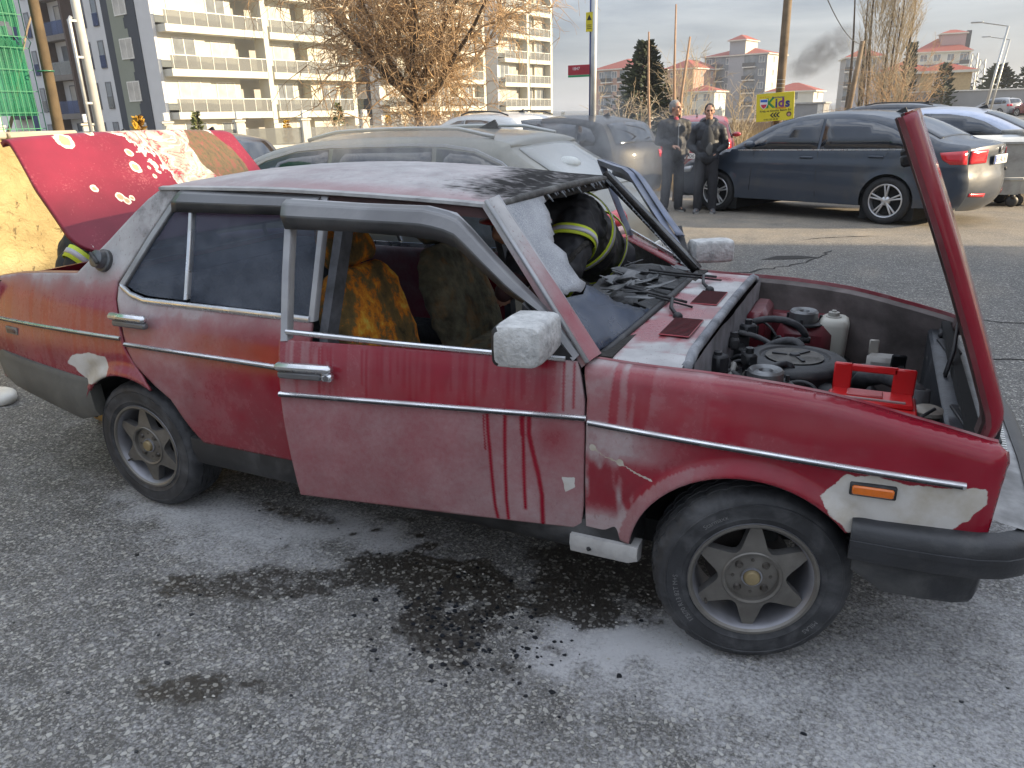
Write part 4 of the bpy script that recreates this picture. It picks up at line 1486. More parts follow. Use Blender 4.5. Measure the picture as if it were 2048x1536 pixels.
# wheel wells and underside
mb = MB()
mb.box((1.24, 0, .30), (2.2, 1.30, .08)); mb.box((-.55, 0, .36), (.8, 1.2, .06)); mb.box((2.8, 0, .33), (.5, 1.1, .05))
mb.tube([(-.9, .35, .25), (.3, .35, .22), (1.0, .1, .20), (2.2, .1, .22)], .03, 8)
mb.tube([(0, -.65, .285), (0, .65, .285)], .045, 10); mb.ell((0, 0, .285), (.12, .13, .12))
mb.tube([(2.487, -.6, .285), (2.487, .6, .285)], .03, 10)
mb.build('underbody', DARK, car)
for cx, r, cz in ((0, .345, .285), (2.48, .348, .285)):
    for sg in (-1, 1):
        mb = MB()
        ring = [arcpts(cx, cz, r, 14, 166, 26)]
        A = [(x, sg * (float(Sx(x, max(z, .3))) - .012), z) for x, z in ring[0]]
        B = [(x, sg * .48, z) for x, z in ring[0]]
        mb.loft([A, B], closed=False)
        c = len(mb.v); mb.v.append((cx, sg * .48, cz)); k = len(A)
        for i in range(k - 1): mb.f.append((k + i, k + i + 1, c)); mb.m.append(0)
        mb.build('wheel_well', DARK, car)

# ---- cabin: floor, seats, dashboard
mb = MB()
mb.box((1.15, 0, .36), (1.9, 1.44, .05)); mb.box((2.02, 0, .62), (.05, 1.42, .55)); mb.box((1.2, 0, .42), (1.6, .22, .14), bev=.04)
mb.box((-.12, 0, .62), (.06, 1.40, .62), ry=radians(-14)); mb.box((-.20, 0, .955), (.34, 1.30, .02))
mb.build('cabin_shell', CHAR, car)


def make_seat(x, y, rec, nm, SEATM=SEATM):
    s = bpy.data.objects.new('front_seat', None); COL.objects.link(s); s.parent = car; s.location = (x, y, .44)
    def cushion(name, rings, m=SEATM):
        mb = MB()
        rr = []
        for c, hw, ht, d, nn in rings:
            ring = []
            for k in range(24):
                a = 2 * pi * k / 24
                q = lambda v: math.copysign(abs(v) ** .5, v)
                ring.append(Vector(c) + d * (q(sin(a)) * ht) + Vector((0, q(cos(a)) * hw, 0)))
            rr.append(ring)
        mb.loft(rr, caps=True)
        o = mb.build(name, m, s, True, fix=True)
        mod(o, 'SUBSURF', levels=1, render_levels=2)
        tx = bpy.data.textures.new('burnt_relief', 'CLOUDS'); tx.noise_scale = .06
        mod(o, 'DISPLACE', texture=tx, strength=.03, mid_level=.5)
        return o
    ax = Vector((-sin(rec), 0, cos(rec))); dx = Vector((cos(rec), 0, sin(rec)))
    b0 = Vector((-.20, 0, .06))
    cushion('backrest', [(b0, .20, .05, dx, 0), (b0 + ax * .06, .245, .075, dx, 0), (b0 + ax * .25, .255, .08, dx, 0), (b0 + ax * .45, .235, .07, dx, 0), (b0 + ax * .53, .19, .055, dx, 0), (b0 + ax * .56, .13, .03, dx, 0)])
    cushion('headrest', [(b0 + ax * .56, .11, .03, dx, 0), (b0 + ax * .58, .135, .05, dx, 0), (b0 + ax * .66, .14, .055, dx, 0), (b0 + ax * .73, .125, .05, dx, 0), (b0 + ax * .755, .09, .025, dx, 0)])
    zz = Vector((0, 0, 1))
    cushion('cushion', [(Vector((-.26, 0, .08)), .20, .05, zz, 0), (Vector((-.2, 0, .09)), .245, .08, zz, 0), (Vector((.15, 0, .11)), .25, .08, zz, 0), (Vector((.26, 0, .10)), .22, .06, zz, 0), (Vector((.29, 0, .08)), .15, .03, zz, 0)])
    s['label'] = nm
    return s


make_seat(1.20, -.38, radians(14), 'near front seat, cover burnt to orange and yellow foam')
make_seat(1.24, .34, radians(20), 'far front seat, charred and grey', mat('olive_charred_foam', (.17, .155, .10), .92, 0, .7, 16, 1.0, 30, dirt=.34, dcol=(.50, .20, .03), bd=.02))
mb = MB()
mb.loft([[(x, y, z) for y in np.linspace(-.62, .62, 9)] for x, z in ((.02, .95), (.05, .98), (.12, .95), (.22, .60), (.30, .56), (.62, .56), (.66, .50), (.66, .40))], closed=False)
mb.build('rear_bench', CHAR, car, True)
# melted dashboard with loose sheets
mb = MB()
rows = []
for x, z in ((2.02, .86), (1.92, .90), (1.80, .93), (1.70, .915), (1.64, .86), (1.66, .72), (1.72, .60)):
    rows.append([(x + .04 * float(fbm(y * 5 + 3, x * 5)) - .02, y, z + .06 * float(fbm(y * 6, x * 7)) - .03) for y in np.linspace(-.66, .66, 34)])
mb.loft(rows, closed=False)
dash = mb.build('dashboard', mat('melted_dashboard', (.035, .036, .038), .6, 0, .7, 10, .9, 26, dirt=.55, dcol=(.20, .205, .21), bd=.02), car, True)
mod(dash, 'SOLIDIFY', thickness=.01)
SHEET = mat('ash_covered_flakes', (.10, .105, .11), .55, .1, .6, 14, .5, 40, dirt=.5, dcol=(.34, .34, .34))
for k in range(46):
    random.seed(100 + k)
    cx, cy = random.uniform(1.72, 1.97), random.uniform(-.25, .66)
    cz = .905 + random.uniform(-.005, .05) - .10 * max(0, cx - 1.85)
    l, w = random.uniform(.05, .17), random.uniform(.015, .055)
    ry, rx, rz = random.uniform(-.4, .4), random.uniform(-.5, .5), random.uniform(0, pi)
    mb = MB(); mb.prism([(-l / 2, -w / 2), (l * .3, -w * .6), (l / 2, random.uniform(-.2, .3) * w), (l * .1, w / 2), (-l * .4, w * .4)], 0, .003, 'Z')
    M_ = Matrix.Rotation(rz, 3, 'Z') @ Matrix.Rotation(ry, 3, 'Y') @ Matrix.Rotation(rx, 3, 'X')
    mb.v = [tuple(M_ @ Vector(v) + Vector((cx, cy, cz))) for v in mb.v]
    mb.build('burnt_flake', SHEET, car)
# steering wheel
mb = MB()
cw, ax = Vector((1.50, .34, .90)), Vector((-.85, 0, .5)).normalized()
e1 = Vector((0, 1, 0)); e2 = ax.cross(e1)
mb.tube([cw + (e1 * cos(a) + e2 * sin(a)) * .185 for a in np.linspace(0, 2 * pi, 40, endpoint=False)], .013, 8, closed=True)
for a in (0, 2.2, 4.1): mb.tube([cw, cw + (e1 * cos(a) + e2 * sin(a)) * .185], .011, 6)
mb.tube([cw, cw - ax * .30], .03, 10)
mb.build('steering_wheel', CHAR, car, True)

# ---- broken windscreen
WSN = Vector((.41, 0, .39)).normalized()


def ws_pt(y, z):
    x = 1.975 - (z - .90) / .41 * .39
    return Vector((x, y, z)) + WSN * (.030 * (1 - (y / .66) ** 2) + .004)


def frosted():
    m, nt, b = nodes('crazed_windscreen')
    v = N(nt, 'ShaderNodeTexVoronoi', feature='DISTANCE_TO_EDGE')
    v.inputs['Scale'].default_value = 95
    nt.links.new(N(nt, 'ShaderNodeTexCoord').outputs['Object'], v.inputs['Vector'])
    e = ramp(nt, v.outputs['Distance'], [(.0, 1), (.06, 0)])
    n = noise(nt, 12, 6, .6)
    c = ramp(nt, n, [(.3, (.22, .235, .26)), (.7, (.38, .39, .41))])
    c = mix(nt, mth(nt, 'MULTIPLY', e, .6), c, (.62, .63, .65))
    g = ramp(nt, noise(nt, 300, 2), [(.62, 0), (.68, 1)])
    c = mix(nt, mth(nt, 'MULTIPLY', g, .5), c, (.07, .07, .08))
    nt.links.new(c, b.inputs['Base Color'])
    b.inputs['Roughness'].default_value = .55
    tr = N(nt, 'ShaderNodeBsdfTransparent'); ms = N(nt, 'ShaderNodeMixShader')
    ms.inputs['Fac'].default_value = .93
    nt.links.new(tr.outputs[0], ms.inputs[1]); nt.links.new(b.outputs[0], ms.inputs[2])
    nt.links.new(ms.outputs[0], nt.nodes['Material Output'].inputs['Surface'])
    bump(nt, b, mth(nt, 'ADD', e, n), .5, .004)
    return m


def jag(pts, amp, seed):
    random.seed(seed)
    out = []
    for i in range(len(pts) - 1):
        a, b = np.array(pts[i]), np.array(pts[i + 1])
        k = max(1, int(np.linalg.norm(b - a) / .018))
        for j in range(k): out.append(a + (b - a) * j / k + np.array([random.uniform(-amp, amp), random.uniform(-amp, amp)]))
    out.append(np.array(pts[-1]))
    return [tuple(p) for p in out]


edge = jag([(-.215, 1.306), (-.285, 1.251), (-.36, 1.195), (-.43, 1.162), (-.405, 1.118), (-.45, 1.079), (-.44, 1.037), (-.50, 1.022), (-.585, 1.035)], .007, 3)
pieces = bpy.data.objects.new('windscreen', None); COL.objects.link(pieces); pieces.parent = car; pieces.empty_display_size = .1
for nm, outl, m in (('crazed_pane', [(-.545, 1.312)] + edge + [(-.612, 1.05), (-.565, 1.22)], frosted()),
                    ('clear_shard', [(-.625, 1.033)] + [(-.585, 1.028), (-.50, 1.016), (-.442, 1.030)] + jag([(-.442, 1.030), (-.391, .999), (-.359, .963), (-.272, .925), (-.143, .878)], .004, 5) + [(-.15, .868), (-.40, .872), (-.66, .892)], glass('bluish_shard', (.25, .33, .48), .06, .72, .35, (.13, .16, .22)))):
    V, F = fill(outl, .02)
    P = [ws_pt(a, b) for a, b in V]
    o = mk(nm, P, F, m, pieces, True)
    mod(o, 'SOLIDIFY', thickness=.005, offset=0)
mb = MB()
mb.tube([ws_pt(y, .885) + Vector((.012, 0, -.004)) for y in np.linspace(-.66, .66, 24)], .013, 8)
mb.build('windscreen_lower_seal', SEAL, car, True)
# ragged leftovers along the far and top edge
mb = MB()
random.seed(9)
for k in range(70):
    t = k / 69
    if t < .5: y, z, dy, dz = .60 - .06 * (t * 2), .90 + .40 * t * 2, -1, 0
    else: y, z, dy, dz = .54 - .74 * (t - .5) * 2, 1.305, 0, -1
    l = random.uniform(.006, .04); w = .012
    a = ws_pt(y - dz * w, z - dy * w * .7); b = ws_pt(y + dz * w, z + dy * w * .7); c = ws_pt(y + dy * l, z + dz * l)
    n0 = len(mb.v); mb.v += [a, b, c, a + WSN * .004, b + WSN * .004, c + WSN * .004]
    mb.f += [(n0, n0 + 1, n0 + 2), (n0 + 3, n0 + 5, n0 + 4), (n0, n0 + 2, n0 + 5, n0 + 3), (n0 + 1, n0 + 4, n0 + 5, n0 + 2)]; mb.m += [0] * 4
mb.build('glass_remnants', mat('sooty_glass_edge', (.12, .13, .14), .3, 0, .6, 30), pieces)

# ---- scuttle panel with louvres, seal, wipers
P, F, pwv = [], [], []
ys = np.linspace(-.74, .74, 120); xs = np.linspace(0, 1, 26)
for t in xs:
    for y in ys:
        x0 = 2.0 + .02 * (1 - (y / .7) ** 2); x1 = 2.255 + .0 * y
        x = x0 + (x1 - x0) * t
        z = .888 - .006 * t + .012 * (1 - (y / .75) ** 2) - .02 * sstep(.68, .75, abs(y))
        P.append((x, y, float(z)))
        c = fbm(x * 9, y * 9, o=4)
        pwv.append(.12 + 3.2 * max(0, float(c) - .43) + .5 * float(sstep(.05, .16, abs(y - .42)) < .5) * .8 + (.45 if t > .75 else 0) * float(c) + (1.1 * float(c) if y < -.60 or y > .60 else 0))
F = [(i * 120 + j, (i + 1) * 120 + j, (i + 1) * 120 + j + 1, i * 120 + j + 1) for i in range(25) for j in range(119)]
z0 = np.zeros(len(P))
sc_ = mk('scuttle_panel', P, F, PAINT, car, True, None, dict(powder=np.clip(pwv, 0, 1), primer=z0, wet=z0, soot=z0))
for cy in (-.32, .14):
    mb = MB()
    for k in range(15):
        y = cy - .105 + k * .015
        mb.box((2.165, y, .9015), (.095, .0065, .002), 1)
    mb.box((2.165, cy, .8985), (.10, .23, .005), 0, bev=.002)
    mb.build('air_louvre', [mat('louvre_red', (.25, .012, .022), .45, 0, .2, coat=.3), mat('louvre_gap', (.02, .003, .004), .9)], car)
mb = MB()
mb.tube([(2.262 - .0 * y, y, .893 + .012 * (1 - (y / .7) ** 2) - (.02 if abs(y) > .62 else 0)) for y in np.linspace(-.68, .68, 30)], .017, 8)
mb.build('bonnet_seal', mat('powdered_seal', (.10, .105, .12), .7, 0, .5, 14, .4, 50, dirt=.6, dcol=(.42, .43, .45)), car, True)
mb = MB()
rows = []
for z in np.linspace(.885, .45, 8):
    rows.append([(2.272 + .02 * float(fbm(y * 3, z * 4)), y, z) for y in np.linspace(-.66, .66, 26)])
mb.loft(rows, closed=False)
mb.build('bulkhead', mat('powdered_bulkhead', (.14, .135, .145), .8, 0, .5, 8, .6, 30, dirt=.65, dcol=(.42, .42, .44)), car, True)
for (x0, y0, x1, y1) in ((2.06, -.03, 1.86, -.10), (2.08, .43, 1.89, .30)):
    mb = MB()
    b0, b1 = Vector((x0 + .02, y0 - .10, .915)), Vector((x0, y0, .925))
    mb.tube([Vector((x0 + .06, y0 - .16, .90)), b0, b1], .007, 6)
    d = Vector((-.225, .02, .035)) if y0 < 0 else Vector((-.20, -.10, .03))
    mb.tube([b1 + d * 1.05, b1 - d * .25], .006, 6); mb.tube([b1 + d * 1.05 + Vector((0, 0, -.012)), b1 - d * .35 + Vector((0, 0, -.012))], .004, 5)
    mb.ell(tuple(Vector((x0 + .06, y0 - .16, .90))), (.018, .018, .016))
    mb.build('wiper', SEAL, car, True)

# ---- engine bay
GREASE = mat('engine_black', (.018, .019, .022), .5, .1, .5, 12, .4, 40, dirt=.35, dcol=(.12, .115, .11))
ENGRED = mat('engine_bay_red', (.12, .010, .018), .45, 0, .4, 7, coat=.3, dirt=.4, dcol=(.07, .055, .05))
BAYGREY = mat('dirty_inner_wing', (.13, .11, .105), .7, 0, .5, 7, .4, 40, dirt=.62, dcol=(.035, .030, .028))
for sg in (-1, 1):
    # wing gutter and inner wing
    mb = MB()
    rows = []
    for x in np.linspace(2.0, 3.06, 40):
        z = float(ztop(x)); y = float(Sx(x, z)) - .045
        e = max(0, (x - 3.03) / .055); y -= .04 * (1 - sqrt(max(0, 1 - e * e)))
        rows.append([(x, sg * (y + .002), z), (x, sg * (y - .012), z + .002), (x, sg * (y - .018), z - .012), (x, sg * (y - .06), z - .022), (x, sg * (y - .066), z - .05), (x, sg * (y - .09), z - .20), (x, sg * (y - .12), z - .42)])
    mb.loft(rows, closed=False)
    mb.m = [(0 if (i % 6) < 2 else 1) for i in range(len(mb.f))]
    mb.build('inner_wing', [mat('wing_edge_red', (.18, .012, .022), .5, 0, .3, 8, dirt=.45, dcol=(.30, .27, .26)), BAYGREY], car, auto=50)
    # strut tower
    tx, ty = (2.455, -.40) if sg < 0 else (2.495, .43)
    tm = mat('strut_tower_pale', (.26, .235, .22), .7, 0, .4, 8, dirt=.5, dcol=(.09, .08, .07)) if sg < 0 else ENGRED
    mb = MB()
    mb.box((tx + .01, ty + sg * .05, .66), (.21, .26, .20), 0, bev=.035)
    mb.box((tx, ty + sg * .20, .70), (.34, .12, .10), 0, bev=.02)
    mb.lathe([(.066, .752), (.086, .757), (.086, .764), (.060, .766)], 28, 1, (tx, ty, 0))
    mb.lathe([(.056, .76), (.056, .803), (.050, .810), (.044, .806), (.036, .798), (.030, .800), (.022, .806), (.018, .798), (.001, .795)], 28, 2, (tx, ty, 0))
    for k in range(3):
        a = k * 2.1 + .5
        mb.lathe([(.001, .785), (.006, .785), (.007, .764)], 8, 1, (tx + .073 * cos(a), ty + .073 * sin(a), 0))
    mb.build('strut_tower', [tm, GREASE, mat('strut_mount_steel', (.16, .165, .17), .4, .6, .4, 20, dirt=.4)], car, auto=40)
# far inner panel near bulkhead
mb = MB(); mb.box((2.32, .45, .70), (.08, .30, .22), 0, bev=.02); mb.build('bulkhead_corner', ENGRED, car, auto=40)
# air cleaner
mb = MB()
ac = (2.515, -.11, 0)
mb.lathe([(.10, .60), (.150, .615), (.168, .64), (.170, .735), (.175, .742), (.176, .752), (.170, .764), (.160, .770), (.118, .776), (.112, .770), (.104, .772), (.098, .768), (.02, .772), (.016, .784), (.001, .785)], 56, 0, ac)
mb.tube([(2.62, -.22, .69), (2.70, -.29, .685), (2.76, -.30, .67)], [.045, .035, .03], 12)
for k in range(3):
    a = 1.0 + 2.1 * k
    mb.box((ac[0] + .05 * cos(a), ac[1] + .05 * sin(a), .775), (.05, .012, .012), 0, rz=a)
mb.lathe([(.001, .777), (.096, .7745)], 40, 1, ac)
mb.build('air_cleaner', [GREASE, mat('greasy_lid_centre', (.075, .07, .062), .6, .1, .6, 30, .6, 60, dirt=.4, dcol=(.02, .02, .02))], car, auto=45)
# engine block mass and fan
mb = MB()
mb.box((2.55, -.05, .52), (.50, .34, .24), 0, bev=.03); mb.box((2.50, -.05, .63), (.40, .16, .08), 0, bev=.02)
mb.box((2.50, .15, .56), (.42, .08, .10), 0, bev=.02); mb.lathe([(.02, 0), (.07, .01), (.07, .03), (.02, .04)], 20, 0, (2.80, -.05, .56), 'X')
for k in range(6):
    a = k * pi / 3
    mb.box((2.86, -.05 + .11 * cos(a), .56 + .11 * sin(a)), (.015, .05, .16), 0, rx=a - pi / 2, rz=.3)
mb.build('engine_block', GREASE, car, auto=40)
# washer bottle
mb = MB()
cx, cy = 2.612, .455
rings = []
for z, a, b in ((.56, .040, .050), (.60, .052, .065), (.70, .056, .070), (.755, .058, .072), (.775, .052, .066), (.785, .040, .05)):
    ring = []
    for k in range(20):
        t = 2 * pi * k / 20
        q = lambda v: math.copysign(abs(v) ** .45, v)
        ring.append((cx + q(cos(t)) * a, cy + q(sin(t)) * b, z))
    rings.append(ring)
mb.loft(rings, caps=True)
mb.lathe([(.030, .783), (.030, .788), (.022, .790), (.021, .804), (.010, .806), (.009, .812), (.001, .812)], 20, 1, (cx - .005, cy, 0))
mb.build('washer_bottle', [mat('yellowed_plastic', (.42, .41, .36), .45, 0, .12, 6, dirt=.3, dcol=(.25, .23, .19)), mat('cap_grey', (.30, .29, .26), .5)], car, auto=45, fix=True)
# battery
mb = MB()
bx, by = 2.765, -.42
mb.box((bx, by, .655), (.235, .165, .15), 0, bev=.008); mb.box((bx, by, .738), (.245, .175, .020), 0, bev=.006); mb.box((bx, by + .02, .754), (.225, .115, .014), 0, bev=.005)
mb.box((bx - .02, by + .03, .763), (.10, .05, .008), 2, bev=.003)
mb.box((bx, by - .02, .7635), (.18, .010, .004), 1)
hy = by + .075
mb.box((bx - .088, hy, .795), (.052, .016, .090), 0, bev=.004); mb.box((bx + .083, hy, .795), (.062, .016, .084), 0, bev=.004); mb.box((bx, hy, .828), (.13, .016, .022), 0, bev=.004)
mb.build('battery', [mat('red_battery_case', (.52, .012, .014), .35, 0, .12, 10, coat=.2), mat('battery_label', (.32, .22, .21), .6), mat('battery_plug', (.42, .10, .10), .5)], car, auto=40)
mb = MB()
mb.tube([(2.64, -.505, .735), (2.76, -.51, .725), (2.88, -.50, .735), (2.93, -.46, .765)], .005, 6)
mb.build('battery_cable', GREASE, car, True)
# radiator support panel and radiator
mb = MB()
rows = []
for y in np.linspace(-.66, .66, 30):
    xf = 3.075 + .02 * (1 - (y / .66) ** 2); xr = 2.962
    rows.append([(xr, y, .50), (xr, y, .716), (xr + .01, y, .724), (xf - .03, y, .722), (xf - .012, y, .712), (xf, y, .60)])
mb.loft(rows, closed=False)
mb.build('radiator_panel', mat('rad_panel_black', (.045, .05, .058), .38, .2, .4, 20, .3, 70, dirt=.35, dcol=(.20, .19, .18)), car, auto=40)
mb = MB()
for y0, y1 in ((-.50, -.30), (.28, .46)):
    mb = MB()
    mb.box((3.02, (y0 + y1) / 2, .727), (.05, y1 - y0, .010), 0, rz=.15, bev=.003); mb.box((3.02, (y0 + y1) / 2, .733), (.02, (y1 - y0) * .7, .010), 0, rz=.15, bev=.003)
    mb.build('lock_bracket', GREASE, car, auto=40)
mb = MB()
mb.ell((3.0, .50, .735), (.012, .012, .012))
mb.build('panel_bolt', GREASE, car, auto=40)
mb = MB()
for k in range(70):
    y = -.60 + k * .0174
    mb.box((3.088 + .02 * (1 - (y / .66) ** 2), y, .716), (.012, .009, .012), 0)
mb.build('grille_edge_teeth', mat('bright_trim_teeth', (.62, .62, .60), .4, .5, .2), car)
# expansion bottle, coolant hoses, pipes
mb = MB()
mb.tube([(2.72, .02, .64), (2.74, -.05, .70), (2.80, -.10, .735), (2.87, -.17, .735), (2.905, -.235, .72)], .030, 12)
mb.tube([(2.905, -.24, .745), (2.91, -.25, .66), (2.92, -.30, .60), (2.93, -.33, .55)], .027, 12)
mb.tube([(2.93, -.34, .66), (2.945, -.40, .66), (2.935, -.46, .62), (2.94, -.47, .55)], .024, 10)
mb.tube([(2.66, .10, .66), (2.74, .12, .67), (2.83, .12, .67)], .030, 12)
mb.build('coolant_hose', mat('dusty_hose', (.035, .037, .042), .6, 0, .4, 20, .3, 60, dirt=.55, dcol=(.17, .17, .17)), car, True)
mb = MB()
mb.lathe([(.001, .722), (.030, .724), (.046, .716), (.048, .706), (.036, .700), (.034, .64)], 24, 0, (2.925, -.335, 0))
mb.build('radiator_cap', mat('cap_metal', (.32, .30, .26), .45, .5, .3, 20, dirt=.4), car, auto=40)
mb = MB()
mb.box((2.80, .22, .665), (.11, .09, .09), 0, bev=.015); mb.box((2.765, .25, .73), (.035, .012, .06), 1, bev=.004); mb.box((2.85, .16, .71), (.05, .012, .07), 2, rx=.5, bev=.01)
mb.build('ignition_module', [mat('pale_box', (.30, .29, .27), .6, 0, .3, 10, dirt=.3), mat('pale_bracket', (.36, .34, .30), .5, .3), GREASE], car, auto=40)
random.seed(4)
for k in range(22):
    p0 = Vector((random.uniform(2.29, 2.36), random.uniform(-.5, .38), random.uniform(.62, .82)))
    p3 = Vector((random.uniform(2.33, 2.55), p0.y + random.uniform(-.22, .22), random.uniform(.55, .78)))
    p1 = p0 + Vector((.05, random.uniform(-.06, .06), random.uniform(-.02, .10))); p2 = p3 + Vector((-.03, random.uniform(-.08, .08), random.uniform(.0, .10)))
    pts = [p0 * (1 - t) ** 3 + p1 * 3 * t * (1 - t) ** 2 + p2 * 3 * t * t * (1 - t) + p3 * t ** 3 for t in np.linspace(0, 1, 12)]
    mb = MB(); mb.tube(pts, random.choice((.005, .007, .010, .014)), 7)
    mb.build('engine_hose', random.choice((GREASE, GREASE, mat('grey_wire', (.20, .195, .18), .6), mat('dusty_hose', (.035, .037, .042), .6))), car, True)
for k in range(10):
    p = (random.uniform(2.29, 2.40), random.uniform(-.35, .35), random.uniform(.62, .80))
    mb = MB(); mb.box(p, (random.uniform(.03, .06), random.uniform(.03, .07), random.uniform(.03, .07)), 0, rz=random.uniform(0, 1), bev=.008)
    mb.lathe([(.014, 0), (.014, .02), (.001, .022)], 10, 0, (p[0], p[1], p[2] + .02))
    mb.build('engine_fitting', GREASE, car, auto=40)
mb = MB()
mb.tube([(2.35 + .045 * cos(a), -.33 + .03 * sin(a) + .10, .72 + .045 * sin(a)) for a in np.linspace(0, 2 * pi, 24, endpoint=False)], .006, 6, closed=True)
mb.tube([(2.56 + .05 * cos(a), -.37 + .02 * sin(a), .735 + .028 * sin(a)) for a in np.linspace(0, 2 * pi, 24, endpoint=False)], .006, 6, closed=True)
mb.build('looped_hose', GREASE, car, True)

# ---- bonnet standing open on its front hinge
Hh, Ht = Vector((3.10, 0, .765)), Vector((2.772, 0, 1.572))
hd = (Ht - Hh); HL = hd.length; hd.normalize()
hn = Vector((hd.z, 0, -hd.x))           # points forward: painted face
nu, nv = 40, 44
def bonnet_pt(u, v, inset=0.0):
    """u across -1..1, v 0 hinge .. 1 rear edge"""
    hw = (.665 + .035 * sstep(0, .8, v)) - inset
    cr = .014 * (1 - u * u) + .010 * sin(pi * min(1, v * .9 + .05)) - .008
    cr -= .030 * max(0, (abs(u) - .93) / .07) ** 2
    if v < .10: cr -= .05 * (1 - v / .10) ** 2
    return Hh + hd * (HL * v) + hn * float(cr) + Vector((.014 * (u + 1), u * float(hw), 0))
P = [bonnet_pt(-1 + 2 * i / nu, j / nv) for i in range(nu + 1) for j in range(nv + 1)]
F = [(i * (nv + 1) + j, (i + 1) * (nv + 1) + j, (i + 1) * (nv + 1) + j + 1, i * (nv + 1) + j + 1) for i in range(nu) for j in range(nv)]
z0 = np.zeros(len(P))
bn = mk('bonnet', P, F, PAINT, car, True, None, dict(powder=z0 + .02, primer=z0, wet=z0, soot=z0))
bm = bmesh.new(); bm.from_mesh(bn.data)
if sum(f.normal.dot(hn) for f in bm.faces) < 0: bmesh.ops.reverse_faces(bm, faces=bm.faces)
bm.to_mesh(bn.data); bm.free()
mod(bn, 'SOLIDIFY', thickness=.004, offset=-1)
bn['label'] = 'bonnet standing upright on its front hinges'
HEDGE = mat('bonnet_edge_red', (.115, .014, .020), .42, 0, .3, 7, coat=.35, dirt=.3, dcol=(.16, .12, .11))
HIN = mat('bonnet_underside', (.085, .055, .052), .7, 0, .5, 9, .4, 40, dirt=.6, dcol=(.025, .018, .017))
for sg in (-1, 1):
    mb = MB()
    rows = []
    for v in np.linspace(0, 1, 30):
        p = bonnet_pt(sg * 1.0, v); q = bonnet_pt(sg * 1.0, v, .045)
        rows.append([p, p - hn * .012, p - hn * .013 + Vector((0, -sg * .006, 0)), q - hn * .010, q - hn * .018, bonnet_pt(sg * 1.0, v, .10) - hn * .018, bonnet_pt(sg * 1.0, v, .11) - hn * .006])
    mb.loft(rows, closed=False)
    mb.m = [(0 if (i % 6) < 3 else 1) for i in range(len(mb.f))]
    mb.build('bonnet_flange', [HEDGE, HIN], bn, auto=40)
mb = MB()
for v0, v1 in ((.02, .14), (.88, .99)):
    rows = []
    for u in np.linspace(-.93, .93, 30):
        rows.append([bonnet_pt(u, v0) - hn * .010, bonnet_pt(u, v0 + .01) - hn * .020, bonnet_pt(u, v1 - .01) - hn * .020, bonnet_pt(u, v1) - hn * .010])
    mb.loft(rows, closed=False)
for u0 in (-.45, 0, .45):
    rows = []
    for v in np.linspace(.12, .90, 16):
        rows.append([bonnet_pt(u0 - .08 + .25 * abs(u0) * v, v) - hn * .008, bonnet_pt(u0 - .05 + .25 * abs(u0) * v, v) - hn * .022, bonnet_pt(u0 + .05 + .25 * abs(u0) * v, v) - hn * .022, bonnet_pt(u0 + .08 + .25 * abs(u0) * v, v) - hn * .008])
    mb.loft(rows, closed=False)
mb.build('bonnet_frame', HIN, bn, auto=40)
mb = MB()
c = bonnet_pt(-.86, .90) - hn * .035
mb.box(c, (.06, .02, .018), 0, ry=-.3, bev=.005); mb.box(c - hn * .010 - hd * .02, (.05, .03, .030), 0, ry=-.2, bev=.006)
mb.build('bonnet_catch', SEAL, bn, auto=40)
mb = MB()
c = bonnet_pt(-.55, .70) - hn * .05
for k in range(5): mb.box(c + hd * (.03 * k - .06) + hn * .035, (.02, .10, .012), 0, ry=-.4)
mb.build('bonnet_vent', SEAL, bn, auto=40)
mb = MB()
for dy in (0, .022):
    mb.tube([(2.985, -.02 + dy, .728), (3.005, .05 + dy, .80), tuple(bonnet_pt(.28, .20) - hn * .05)], .006, 8)
mb.build('bonnet_spring', SEAL, bn, True)
for sg in (-1, 1):
    mb = MB(); mb.box((3.04, sg * .56, .735), (.09, .05, .012), 0, bev=.004); mb.box((3.070, sg * .56, .76), (.014, .05, .06), 0, bev=.004)
    mb.build('bonnet_hinge', GREASE, bn, auto=40)
# ================================================================ other vehicles
TYRE2 = mat('car_tyre', (.018, .018, .019), .8, 0, .3, 15)
SILVER = mat('silver_alloy', (.55, .55, .56), .32, .8, .15, 10)
CARGLASS = mat('tinted_car_glass', (.012, .016, .024), .06, 0, .2, 3, coat=.5, spec=.7)
BLK = mat('black_plastic_trim', (.02, .02, .021), .5)
TAILRED = mat('red_tail_lens', (.55, .015, .025), .18, 0, .12, 12, coat=.7)
CLEARL = mat('clear_lamp_lens', (.60, .61, .63), .15, .2, .1, 12, coat=.7)
PLATE = mat('number_plate_white', (.75, .75, .73), .4, 0, .05)
INK = mat('black_print', (.015, .015, .015), .6)
_wheelcache = {}


